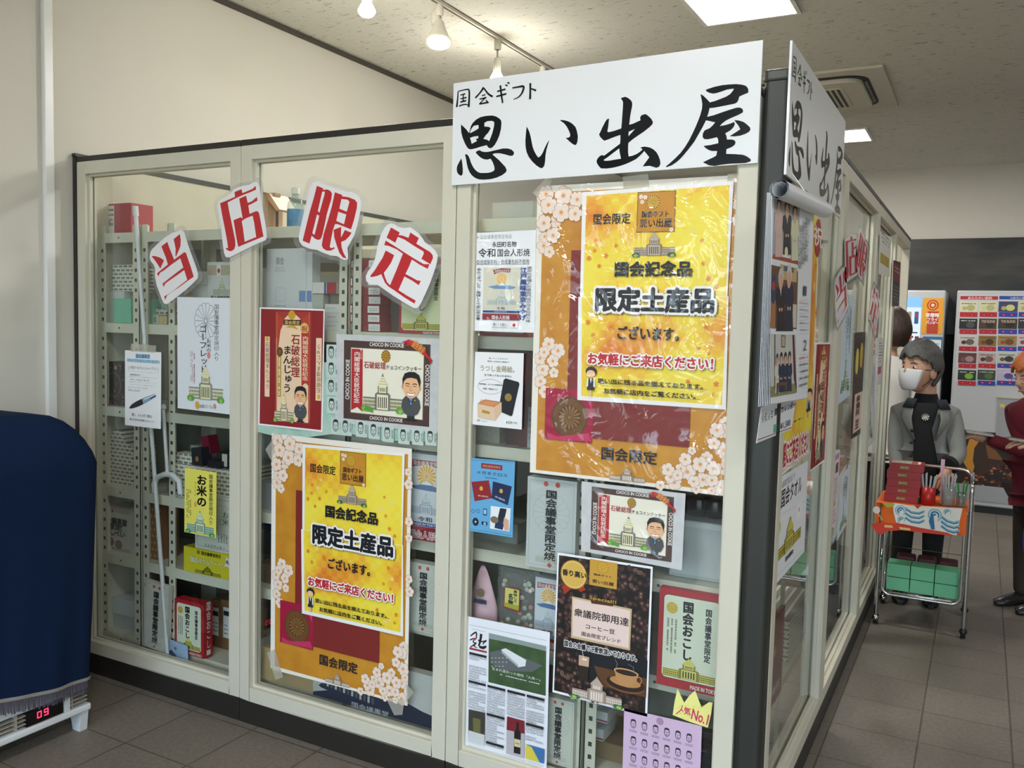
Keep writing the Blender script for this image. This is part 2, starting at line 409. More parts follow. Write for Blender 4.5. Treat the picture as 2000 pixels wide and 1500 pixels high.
# ------------------------------------------------------------------ the room
LX, HC, FY, BY, RX = -2.7714, 3.03, 6.70, -5.2, 5.2      # left wall, ceiling, far wall, wall behind the viewer, right wall
def node_mat(name, rough):
    m = bpy.data.materials.new(name); m.use_nodes = True; n = m.node_tree.nodes; b = n['Principled BSDF']; b.inputs['Roughness'].default_value = rough
    return m, n, m.node_tree.links, b
def floor_mat():
    m, n, l, b = node_mat('floor_tile', .5)
    tc = n.new('ShaderNodeTexCoord'); mp = n.new('ShaderNodeMapping'); mp.inputs['Location'].default_value = (-.1-5.25, .03-4, 0)
    mp.inputs['Location'].default_value = (.307*20-.1, .3*20+.03, 0)
    l.new(tc.outputs['Object'], mp.inputs['Vector'])
    br = n.new('ShaderNodeTexBrick'); br.offset = 0; br.inputs['Scale'].default_value = 1; br.inputs['Brick Width'].default_value = .307; br.inputs['Row Height'].default_value = .3
    br.inputs['Mortar Size'].default_value = .0035; br.inputs['Mortar Smooth'].default_value = .3; br.inputs['Bias'].default_value = 0
    br.inputs['Color1'].default_value = lin('7a7268'); br.inputs['Color2'].default_value = lin('716960'); br.inputs['Mortar'].default_value = lin('564e45')
    l.new(mp.outputs[0], br.inputs['Vector'])
    no = n.new('ShaderNodeTexNoise'); no.inputs['Scale'].default_value = 60; no.inputs['Detail'].default_value = 8; l.new(tc.outputs['Object'], no.inputs['Vector'])
    mx = n.new('ShaderNodeMix'); mx.data_type = 'RGBA'; mx.blend_type = 'OVERLAY'; mx.inputs[0].default_value = .35
    l.new(br.outputs['Color'], mx.inputs[6]); l.new(no.outputs['Fac'], mx.inputs[7]); l.new(mx.outputs[2], b.inputs['Base Color'])
    bp = n.new('ShaderNodeBump'); bp.inputs['Strength'].default_value = .5; bp.inputs['Distance'].default_value = .004
    mt = n.new('ShaderNodeMath'); mt.operation = 'MULTIPLY_ADD'; mt.inputs[1].default_value = -1.5; l.new(br.outputs['Fac'], mt.inputs[0]); l.new(no.outputs['Fac'], mt.inputs[2])
    l.new(mt.outputs[0], bp.inputs['Height']); l.new(bp.outputs['Normal'], b.inputs['Normal']); return m
def ceil_mat():
    m, n, l, b = node_mat('ceiling_rock_wool', .9)
    tc = n.new('ShaderNodeTexCoord'); mp = n.new('ShaderNodeMapping'); mp.inputs['Scale'].default_value = (16, 55, 1); l.new(tc.outputs['Object'], mp.inputs['Vector'])
    v = n.new('ShaderNodeTexNoise'); v.inputs['Scale'].default_value = 1; v.inputs['Detail'].default_value = 3; v.inputs['Roughness'].default_value = .7; v.inputs['Distortion'].default_value = .8
    l.new(mp.outputs[0], v.inputs['Vector'])
    r = n.new('ShaderNodeValToRGB'); r.color_ramp.elements[0].position = .33; r.color_ramp.elements[0].color = lin('8f8b82'); r.color_ramp.elements[1].position = .40; r.color_ramp.elements[1].color = lin('d9d6cc')
    l.new(v.outputs['Fac'], r.inputs[0]); l.new(r.outputs[0], b.inputs['Base Color'])
    bp = n.new('ShaderNodeBump'); bp.inputs['Strength'].default_value = .35; bp.inputs['Distance'].default_value = .004; l.new(v.outputs['Fac'], bp.inputs['Height']); l.new(bp.outputs['Normal'], b.inputs['Normal'])
    return m
WALL = mat('wall_paint', 'd4d0c5', .75, var=.02, scale=2, bump=.05, bscale=300)
def slab(name, a, b, m, kind='structure'): return tag(MB().box(a, b, m).build(name), kind=kind)
def slab0(name, a, b, m):
    "slab whose object origin stays at the world origin, so its pattern is measured from the corner of the booth"
    o = MB().box(a, b, m); e = bpy.data.objects.new('tmp', None); q = o.build(name, e); q.parent = None; bpy.data.objects.remove(e); return tag(q, kind='structure')
slab0('floor', (LX-.15, BY-.2, -.1), (RX+.2, FY+.15, 0), floor_mat())
slab0('ceiling', (LX-.15, BY-.2, HC), (RX+.2, FY+.15, HC+.1), ceil_mat())
slab('wall_left', (LX-.15, BY, 0), (LX, FY, HC), WALL)
slab('wall_far', (LX, FY, 0), (RX, FY+.15, HC), WALL)
slab('wall_right', (RX, BY, 0), (RX+.15, FY, HC), WALL)
# daylight side behind the viewer: low wall, piers and glazed openings
WF = mat('window_frame_aluminium', 'c9cac8', .35, metal=.6)
xs = [LX, -2.2, -.45, .05, 1.8, 2.3, 4.6, RX]
mb = MB(); mb.box((LX, BY-.15, 0), (RX, BY, .35), WALL); mb.box((LX, BY-.15, 2.75), (RX, BY, HC), WALL)
for a, b in ((0, 1), (2, 3), (4, 5), (6, 7)): mb.box((xs[a], BY-.15, .35), (xs[b], BY, 2.75), WALL)
tag(mb.build('wall_back'), kind='structure')
for i, (a, b) in enumerate(((1, 2), (3, 4), (5, 6))):
    x0, x1 = xs[a], xs[b]; m = MB()
    for q in ((x0, .35, x0+.05, 2.75), (x1-.05, .35, x1, 2.75), (x0, .35, x1, .4), (x0, 2.7, x1, 2.75), ((x0+x1)/2-.03, .4, (x0+x1)/2+.03, 2.7), (x0, 1.95, x1, 2.0)):
        m.box((q[0], BY-.1, q[1]), (q[2], BY-.04, q[3]), WF)
    w = tag(m.build('window_%d' % (i+1)), kind='structure')
    MB().box((x0+.05, BY-.075, .4), (x1-.05, BY-.07, 2.7), thin('window_glass', 'f2f6f6')).build('pane', w)
# shadow gap where the ceiling meets the left wall, and the white cable trunking on that wall
slab('trim_1', (LX+.0, BY, HC-.03), (LX+.012, FY, HC-.004), mat('dark_reveal', '4a443c', .7))
tr = MB(); tr.box((LX, -.135, 0), (LX+.022, -.095, HC), mat('white_plastic', 'f1f2ef', .3)); tag(tr.build('trim_2', bevel=.004), kind='structure')
slab('baseboard_left', (LX, BY, 0), (LX+.012, 0, .08), mat('baseboard_vinyl', '4b4640', .5))

# dark band high on the far wall
def smoke():
    m, n, l, b = node_mat('dark_landscape_print', .35)
    tc = n.new('ShaderNodeTexCoord'); mp = n.new('ShaderNodeMapping'); mp.inputs['Scale'].default_value = (.9, 1, 4); l.new(tc.outputs['Object'], mp.inputs['Vector'])
    no = n.new('ShaderNodeTexNoise'); no.inputs['Scale'].default_value = 1.6; no.inputs['Detail'].default_value = 5; l.new(mp.outputs[0], no.inputs['Vector'])
    r = n.new('ShaderNodeValToRGB'); r.color_ramp.elements[0].position = .42; r.color_ramp.elements[0].color = lin('0c0b0a'); r.color_ramp.elements[1].position = .75; r.color_ramp.elements[1].color = lin('463e36')
    l.new(no.outputs['Fac'], r.inputs[0]); l.new(r.outputs[0], b.inputs['Base Color']); return m
mb = MB(); mb.box((-.85, FY-.03, 1.5), (4.2, FY, 2.375), smoke())
tag(mb.build('wall_panel', bevel=.003), label='long dark glossy mural panel high on the far wall above the vending machines', cat='wall panel')
mb = MB(); mb.box((-1.2, FY-.02, 0), (4.2, FY, 1.5), mat('black_board', '17161a', .6)); tag(mb.build('trim_3'), kind='structure')

# ------------------------------------------------------------------ ceiling fixtures
def ceiling_light(x0, y0, x1, y1, label):
    t = thing('ceiling_light', ((x0+x1)/2, (y0+y1)/2, HC), label, 'ceiling light', 'recessed square ceiling lights')
    m = MB(); W = mat('light_frame_white', 'f2f0ea', .4); b = .022
    for q in ((x0-b, y0-b, x1+b, y0), (x0-b, y1, x1+b, y1+b), (x0-b, y0, x0, y1), (x1, y0, x1+b, y1)): m.box((q[0], q[1], HC-.012), (q[2], q[3], HC-.0005), W)
    m.build('frame', t, bevel=.003)
    MB().box((x0, y0, HC-.006), (x1, y1, HC-.001), emis('ceiling_diffuser', 'fffaf4', 14)).build('diffuser', t)
    return t
ceiling_light(-.765, 1.63, -.335, 2.07, 'recessed square ceiling light above the front of the booth')
ceiling_light(-.765, 4.77, -.335, 5.21, 'recessed square ceiling light beyond the air conditioner')
def area(name, x, y, z, sx, sy, p, col, rot=(0, 0, 0)):
    l = bpy.data.lights.new(name, 'AREA'); l.shape = 'RECTANGLE'; l.size = sx; l.size_y = sy; l.energy = p; l.color = col
    o = bpy.data.objects.new(name, l); COL.objects.link(o); o.location = (x, y, z); o.rotation_euler = rot; return o
WARM = (1, .985, .96)
for x, y in ((-.55, 1.85), (-.55, 4.99), (2.0, 1.85), (2.0, 4.99), (2.0, -1.5), (-.55, -1.5), (2.0, -4), (-.55, -4)):
    area('ceiling_lamp', x, y, HC-.02, .42, .42, (60 if y < 3 else 36) if (x < 0 and y > 0) else 22 if y > 0 else 30, WARM)

# cassette air conditioner
t = thing('air_conditioner', (-.54, 3.62, HC), 'square cream cassette air conditioner set in the ceiling behind the side sign', 'air conditioner')
AC = mat('ac_plastic', 'd2cbb9', .45); DK = mat('ac_dark_slot', '1d1a16', .6)
x0, x1, y0, y1 = -1.03, -.05, 3.12, 4.12
def rr(x0, y0, x1, y1, r, z, n=6):
    P = []
    for (cx, cy, a) in ((x1-r, y1-r, 0), (x0+r, y1-r, 90), (x0+r, y0+r, 180), (x1-r, y0+r, 270)):
        for i in range(n+1):
            q = math.radians(a+90*i/n); P.append((cx+r*math.cos(q), cy+r*math.sin(q), z))
    return P
MB().prism(rr(x0, y0, x1, y1, .01, HC-.0005), (0, 0, -.018), AC).build('panel', t, bevel=.004)
MB().prism(rr(x0+.1, y0+.1, x1-.1, y1-.1, .13, HC-.018), (0, 0, -.004), DK).build('air_slot', t)
MB().prism(rr(x0+.135, y0+.14, x1-.135, y1-.14, .1, HC-.018), (0, 0, -.03), AC).build('cover', t, bevel=.008)
MB().prism(rr(x0+.25, y0+.25, x1-.25, y1-.25, .03, HC-.046), (0, 0, -.006), AC).build('grille_frame', t, bevel=.002)
g = MB()
for i in range(14):
    x = x0+.275+i*.032; g.box((x, y0+.275, HC-.0535), (x+.016, y1-.275, HC-.0520), DK)
g.build('grille', t)
g = MB()
g.box((x1-.128, y0+.25, HC-.03), (x1-.112, y1-.25, HC-.018), mat('ac_flap', '6b6557', .4)); g.build('air_flap', t)

# lighting track with lamps
TX = -1.83; TW = mat('track_white', 'e9e3d4', .35)
t = thing('lighting_track', (TX, 1.2, HC), 'cream lighting track rail running along the ceiling above the booth', 'track rail')
m = MB(); m.box((TX-.017, .1, HC-.018), (TX-.006, 2.75, HC-.0005), TW); m.box((TX+.006, .1, HC-.018), (TX+.017, 2.75, HC-.0005), TW); m.box((TX-.017, .1, HC-.004), (TX+.017, 2.75, HC-.0005), TW)
m.build('rail', t)
MB().box((TX-.005, .1, HC-.010), (TX+.005, 2.75, HC-.006), mat('track_slot', '3b2a20', .6)).build('slot', t)
BULB = emis('lamp_glow', 'fff3d8', 30)
def spot_small(y, label, x=TX):
    t = thing('track_lamp', (x, y, HC), label, 'track lamp', 'small bulbs on the lighting track')
    MB().lathe((x, y, HC-.07), [(.017, 0), (.019, .005), (.019, .05), (.016, .055)], TW, 14).build('adapter', t)
    MB().lathe((x, y, HC-.115), [(.005, 0), (.005, .045)], mat('lamp_metal', '9a9a98', .3, metal=1), 10).build('stem', t)
    MB().lathe((x, y, HC-.185), [(.019, 0), (.022, .006), (.020, .066), (.014, .072)], TW, 16).build('socket', t)
    MB().lathe((x, y, HC-.235), [(0, -.012), (.024, -.008), (.036, .006), (.037, .016), (.024, .042), (.017, .052)], BULB, 18).build('bulb', t)
    l = bpy.data.lights.new('bulb_light', 'POINT'); l.energy = 9; l.color = (1, .96, .88); l.shadow_soft_size = .04
    o = bpy.data.objects.new('bulb_light', l); COL.objects.link(o); o.location = (x, y, HC-.30); return t
spot_small(1.82, 'small bulb on a stem hanging from the track, just above the white shop sign')
def spot_big(y, label, yaw):
    t = thing('track_spotlight', (TX, y, HC), label, 'spotlight', 'reflector spotlights on the lighting track')
    MB().lathe((TX, y, HC-.07), [(.016, 0), (.019, .004), (.019, .04), (.015, .045), (.015, .055)], TW, 14).build('adapter', t)
    ax = Vector((math.sin(yaw)*.34, math.cos(yaw)*.34, -1)).normalized(); c = Vector((TX, y, HC-.085))
    MB().tube([c+Vector((0, 0, .03)), c, c+ax*.02], .008, mat('lamp_metal', '9a9a98', .3, metal=1)).build('swivel', t)
    MB().lathe(c-Vector((.018, 0, .01)), [(.022, -.02), (.028, 0), (.026, .05), (.02, .06)], TW, 14, axis=-ax).build('socket', t)
    MB().lathe(c+ax*.02, [(.024, 0), (.03, .03), (.05, .08), (.062, .1), (.064, .108)], TW, 22, axis=ax).build('shade', t)
    MB().lathe(c+ax*.126, [(0, .012), (.04, .008), (.06, .0), (.058, -.004)], BULB, 22, axis=ax).build('bulb', t)
    l = bpy.data.lights.new('spotlight_light', 'SPOT'); l.energy = 75; l.color = (1, .96, .88); l.shadow_soft_size = .05; l.spot_size = 1.9; l.spot_blend = .6
    o = bpy.data.objects.new('spotlight_light', l); COL.objects.link(o); o.location = c+ax*.16; o.rotation_euler = ax.to_track_quat('-Z', 'Y').to_euler(); return t
spot_big(1.255, 'large reflector spotlight on the track, tilted toward the viewer', 2.6)
spot_small(.70, 'bare bulb on the track nearest the viewer, cut by the top edge of the picture')
t = thing('track_lamp', (TX, 2.36, HC), 'lamp fitting on the track with only its cream adapter visible above the sign', 'track lamp')
MB().lathe((TX, 2.36, HC-.09), [(.016, 0), (.019, .004), (.019, .06), (.015, .075)], TW, 14).build('adapter', t)
MB().lathe((TX, 2.36, HC-.185), [(.019, 0), (.022, .006), (.020, .066), (.014, .096)], TW, 16).build('socket', t)

# ------------------------------------------------------------------ the glazed booth
IV = mat('ivory_frame', 'd6d1bf', .42, var=.05, scale=6); BK = mat('dark_bronze_trim', '2a2724', .4); CH = mat('charcoal_post', '2a2b26', .42)
GL = thin('booth_glass', 'fafcfb', ior=1.5)
H, ZB, ST = 2.141, .088, .05
def panel(ax, a, b, label, glass=True, door=False):
    "one bay: kick plate, frame, glass, capping rail. ax 'x' = front wall along x, 'y' = side wall along y"
    def B(m, u0, d0, z0, u1, d1, z1, M):     # d: depth inward from the outer face
        if ax == 'x': m.box((u0, d0, z0), (u1, d1, z1), M)
        else: m.box((.0709-d0, u0, z0), (.0709-d1, u1, z1), M)
    org = ((a+b)/2, .03, 0) if ax == 'x' else (.04, (a+b)/2, 0)
    t = thing('partition_panel', org, label, 'partition')
    a += .0015; b -= .0015; m = MB()
    if not door: B(m, a, 0, 0, b, .05, ZB-.002, BK); m.build('kick_plate', t, bevel=.002)
    m = MB(); B(m, a, -.001, H-.022, b, .055, H, BK); m.build('capping_rail', t, bevel=.003)
    m = MB(); zt = H-.022; zb = ZB if not door else 0
    B(m, a, 0, zb, a+ST, .05, zt, IV); B(m, b-ST, 0, zb, b, .05, zt, IV); B(m, a+ST, 0, zt-ST, b-ST, .05, zt, IV)
    if not door: B(m, a+ST, 0, ZB, b-ST, .05, ZB+ST, IV)
    m.build('frame', t, bevel=.0018)
    if not door:
        m = MB()
        for d0, d1 in ((.018, .030), (.038, .048)):
            e = .009
            B(m, a+ST, d0, ZB+ST, a+ST+e, d1, zt-ST, IV); B(m, b-ST-e, d0, ZB+ST, b-ST, d1, zt-ST, IV)
            B(m, a+ST+e, d0, ZB+ST, b-ST-e, d1, ZB+ST+e, IV); B(m, a+ST+e, d0, zt-ST-e, b-ST-e, d1, zt-ST, IV)
        m.build('glazing_bead', t)
        m = MB(); B(m, a+ST, .0345, ZB+ST, b-ST, .0365, zt-ST, GL); m.build('glass_pane', t)
    return t
D1, D2 = -1.8384, -.9261; R1, R2, R3, RE = 1.083, 2.19, 3.15, 4.142
panel('x', LX+.02, D1, 'glazed partition bay of the booth front, next to the left wall')
panel('x', D1, D2, 'glazed partition bay in the middle of the booth front, with the red and gold posters')
panel('x', D2, -.002, 'glazed partition bay of the booth front beside the dark corner post')
panel('y', .072, R1, 'glazed side bay nearest the corner post, behind the hanging calendar')
panel('y', R1, R2, 'second glazed side bay from the corner post')
panel('y', R2, R3, 'third glazed side bay, just before the doorway')
panel('y', R3, RE, 'open doorway frame at the far end of the booth side', door=True)
t = thing('corner_post', (.035, .035, 0), 'tall charcoal corner post of the booth between the two white signs', 'post')
MB().prism(rr(.0, -.001, .072, .071, .018, 0), (0, 0, H+.01), CH).build('column', t)
MB().prism(rr(-.003, -.006, .077, .075, .02, H+.01), (0, 0, .03), mat('post_cap', '3f413c', .35)).build('cap', t, bevel=.006)
t = thing('end_post', (LX+.01, .03, 0), 'thin black end post of the booth against the left wall', 'post')
MB().box((LX+.0005, -.004, 0), (LX+.02, .055, H), BK).build('column', t, bevel=.002)
MB().box((LX+.0005, -.007, H), (LX+.024, .058, H+.014), BK).build('cap', t, bevel=.002)
# wall-side and rear partitions of the booth
m = MB(); IP = mat('cream_partition_panel', 'd3cfba', .6)
t = thing('partition_wall', (LX+.03, 2.1, 0), 'solid cream partition along the left wall inside the booth, with a dark capping rail', 'partition')
MB().box((LX+.004, .06, 0), (LX+.04, RE, H-.022), IP).build('board', t)
MB().box((LX+.003, .06, H-.022), (LX+.044, RE, H), BK).build('capping_rail', t)
t = thing('partition_wall', (-1.35, RE, 0), 'solid cream partition closing the back of the booth', 'partition')
MB().box((LX+.05, RE+.0, 0), (.02, RE+.04, H-.022), IP).build('board', t)
MB().box((LX+.05, RE-.003, H-.022), (.02, RE+.044, H), BK).build('capping_rail', t)
# ------------------------------------------------------------------ brush-lettered signs
def zp(ox, oy, s, pts): return [(ox+x*s, oy+y*s) for x, y in pts]
SIGN = []   # (is_hole, polygon) traced from the lettering
def tr_(ox, oy, pts, hole=0): SIGN.append((hole, zp(ox, oy, .1, pts)))
tr_(880, 210, [(205,330),(260,380),(310,430),(355,495),(372,470),(395,370),(430,305),(500,235),(580,190),(680,165),(810,155),(890,175),(950,212),(985,250),(995,300),(985,420),(955,540),(915,640),(860,735),(810,785),(775,797),(740,785),(722,760),(708,735),(600,762),(500,795),(400,818),(360,812),(325,780),(280,700),(235,590),(210,490),(203,400)])
tr_(880, 210, [(378,505),(395,440),(425,390),(460,355),(545,342),(550,405),(480,450)], 1)
tr_(880, 210, [(382,592),(450,570),(540,555),(543,600),(495,615),(515,655),(412,710),(400,650)], 1)
tr_(880, 210, [(660,370),(662,300),(720,268),(800,262),(840,272),(855,300),(848,370),(815,500),(790,570),(755,655),(715,630),(640,612),(690,540),(740,490),(785,405),(750,378)], 1)
tr_(880, 210, [(490,880),(515,850),(570,832),(610,858),(680,870),(760,862),(900,828),(1020,800),(1120,800),(1190,822),(1235,865),(1240,905),(1215,940),(1160,945),(1060,915),(950,892),(870,895),(818,912),(880,970),(950,1030),(1020,1105),(1070,1160),(1098,1225),(1080,1265),(1010,1320),(900,1370),(780,1400),(650,1410),(560,1405),(480,1375),(420,1330),(375,1270),(340,1190),(318,1100),(305,1020),(283,912),(320,915),(350,945),(375,1000),(400,1080),(435,1150),(480,1215),(530,1258),(580,1278),(700,1278),(780,1268),(840,1240),(860,1210),(855,1150),(820,1060),(782,1000),(720,1018),(650,1010),(590,980),(540,935)])
tr_(880, 210, [(210,993),(222,1040),(232,1110),(240,1200),(238,1290),(222,1325),(200,1332),(160,1310),(128,1260),(120,1200),(130,1140),(160,1080)])
tr_(1000, 200, [(285,470),(320,530),(345,590),(365,670),(385,770),(405,870),(435,950),(475,1025),(515,1078),(560,1045),(600,985),(640,890),(690,790),(728,735),(700,830),(675,920),(655,1030),(648,1140),(635,1225),(615,1265),(580,1287),(540,1275),(480,1235),(400,1160),(330,1070),(285,970),(265,860),(262,740),(272,610)])
tr_(1000, 200, [(935,350),(965,342),(1040,352),(1120,378),(1190,425),(1240,480),(1270,560),(1288,660),(1280,760),(1262,815),(1232,838),(1180,810),(1120,760),(1048,692),(1100,690),(1135,665),(1138,620),(1115,560),(1075,480),(1020,410)])
tr_(1140, 180, [(725,115),(815,90),(870,115),(925,160),(948,205),(948,270),(925,380),(905,500),(890,637),(960,618),(1040,582),(1110,550),(1103,495),(1125,455),(1170,435),(1215,430),(1270,470),(1320,520),(1352,580),(1345,625),(1290,680),(1180,770),(1060,850),(960,920),(875,990),(868,1060),(868,1180),(880,1258),(960,1240),(1040,1205),(1100,1165),(1150,1118),(1105,1080),(1190,1062),(1290,1080),(1360,1115),(1420,1170),(1460,1240),(1490,1320),(1500,1400),(1475,1455),(1420,1478),(1370,1462),(1290,1440),(1220,1445),(1155,1452),(1190,1400),(1240,1330),(1282,1272),(1230,1205),(1185,1150),(1140,1200),(1080,1260),(1020,1310),(920,1360),(820,1405),(700,1445),(560,1478),(450,1492),(340,1490),(300,1450),(260,1390),(252,1340),(275,1290),(320,1245),(360,1228),(400,1242),(500,1165),(600,1090),(710,1008),(718,930),(718,835),(600,875),(490,920),(405,950),(360,915),(320,870),(300,825),(325,780),(370,680),(410,600),(450,535),(498,512),(488,600),(478,690),(462,770),(490,783),(600,755),(735,708),(745,600),(755,440),(765,310),(770,190)])
tr_(1140, 180, [(880,775),(1002,718),(940,790),(875,862)], 1)
tr_(1140, 180, [(388,1328),(480,1262),(580,1185),(695,1098),(702,1170),(730,1300),(600,1320),(500,1338),(420,1342)], 1)
tr_(1300, 160, [(785,155),(850,130),(960,95),(1100,65),(1250,48),(1380,42),(1500,55),(1570,78),(1610,125),(1620,180),(1610,215),(1530,245),(1440,288),(1425,345),(1400,395),(1350,425),(1200,455),(1050,485),(940,505),(860,512),(840,600),(812,683),(950,648),(1100,595),(1250,545),(1380,505),(1450,500),(1500,525),(1515,570),(1505,600),(1400,655),(1280,705),(1180,755),(1100,815),(1060,865),(1180,840),(1270,812),(1340,782),(1352,830),(1330,880),(1280,935),(1220,975),(1165,1005),(1190,1060),(1200,1125),(1300,1125),(1350,1145),(1368,1180),(1350,1230),(1290,1275),(1190,1315),(1182,1405),(1380,1412),(1500,1422),(1570,1445),(1640,1490),(1665,1520),(1660,1550),(1560,1585),(1440,1590),(1240,1600),(1080,1620),(960,1640),(850,1630),(790,1600),(730,1570),(830,1520),(940,1470),(990,1440),(1010,1350),(900,1350),(830,1325),(780,1290),(740,1250),(880,1232),(1030,1198),(1030,1130),(1005,1080),(920,1100),(820,1122),(750,1115),(722,1070),(730,1000),(765,945),(860,905),(920,850),(970,790),(790,750),(720,890),(640,1030),(560,1170),(460,1300),(370,1410),(290,1500),(210,1570),(120,1630),(20,1665),(5,1650),(70,1600),(190,1490),(290,1390),(380,1270),(460,1140),(530,1000),(590,870),(640,750),(680,640),(710,530),(718,430),(700,330),(682,235),(740,272),(800,330),(865,400),(960,375),(1080,330),(1180,290),(1260,240),(1310,180),(1338,130),(1200,150),(1100,185),(1010,215),(930,230),(860,215),(800,185)])
tr_(1300, 160, [(1345,745),(1440,755),(1530,785),(1600,840),(1650,890),(1658,935),(1630,975),(1560,1015),(1460,1050),(1350,1065),(1250,1060),(1330,1010),(1400,965),(1460,925),(1420,850),(1375,795)])
STR = []
def st_(pts, ws): STR.append(([(880+x*.09, 150+y*.09) for x, y in pts], ws))
st_([(165,315),(155,480),(135,660)], [2, 2.6, 3.6]); st_([(170,315),(350,275),(405,300),(405,480),(395,660)], [1.6, 2, 3, 3.4, 3.8]); st_([(185,635),(300,600),(390,610)], [2.4, 2, 1.6])
st_([(215,400),(320,370)], [1.6, 2.4]); st_([(215,480),(340,450)], [1.6, 2.2]); st_([(215,550),(340,520)], [2.4, 2.6]); st_([(280,380),(275,540)], [2, 2.4]); st_([(325,480),(350,440)], [1, 1.8])
st_([(725,230),(640,350),(540,460)], [4, 2.6, 3]); st_([(730,250),(820,370),(915,430)], [2.4, 3, 3.4]); st_([(680,410),(755,390)], [1.6, 2.4]); st_([(630,490),(780,450)], [2, 2.4]); st_([(750,465),(650,570),(630,600)], [2, 2, 2.6]); st_([(635,590),(800,560)], [2.4, 2.4]); st_([(770,510),(825,570)], [1.8, 3])
st_([(1085,190),(1105,380),(1135,570)], [3.6, 3, 3]); st_([(1015,320),(1195,270)], [2.2, 2.8]); st_([(995,430),(1215,370)], [2.4, 3]); st_([(1190,180),(1240,195)], [1.8, 3]); st_([(1235,125),(1285,145)], [1.8, 3])
st_([(1345,245),(1480,220),(1590,215),(1560,340),(1480,440),(1370,492)], [2, 2.6, 3.6, 3, 2, .8]); st_([(1735,140),(1735,300),(1730,485)], [3.6, 3.2, 4]); st_([(1745,255),(1860,300)], [1.6, 3.6])
FS = Art((0, -.012, 0), (1, 0, 0), (0, 0, 1), True)
FSC = [(886, 163), (1490, 78), (1480, 318), (882, 362)]
def draw_sign(a):
    m = mat('sign_black_vinyl', '0d0f14', .12, var=.02); w = mat('sign_board_white', 'e9ebee', .3, coat=.3, var=.01)
    a.k = 4
    for hole, pts in SIGN: a.poly(pts, w if hole else m)
    for pts, ws in STR: a.stroke(pts, ws, m)
WB = mat('sign_board_white', 'e9ebee', .3, coat=.3, var=.01)
a = Art((0, -.012, 0), (1, 0, 0), (0, 0, 1), True); a.paper(FSC, WB, .006); draw_sign(a)
tag(a.build('shop_sign'), label='large white sign board with black brush lettering above the booth front', cat='sign')
a = Art((.082, 0, 0), (0, 1, 0), (0, 0, 1)); fb = FS.bb(FSC); q0 = at(1547, 99, 'x', .082); q1 = at(1642, 426, 'x', .082)
sb = (q0.y, q1.z+.0, q1.y, q0.z+.025)
P = [(sb[0], sb[3]), (sb[2], sb[3]), (sb[2], sb[1]), (sb[0], sb[1])]
a.prism([a.w(u, v) for u, v in P], -a.N*.006, WB); a.like((FS, fb), sb); draw_sign(a)
tag(a.build('shop_sign'), label='narrow-looking white sign board with black brush lettering on the side of the booth', cat='sign')

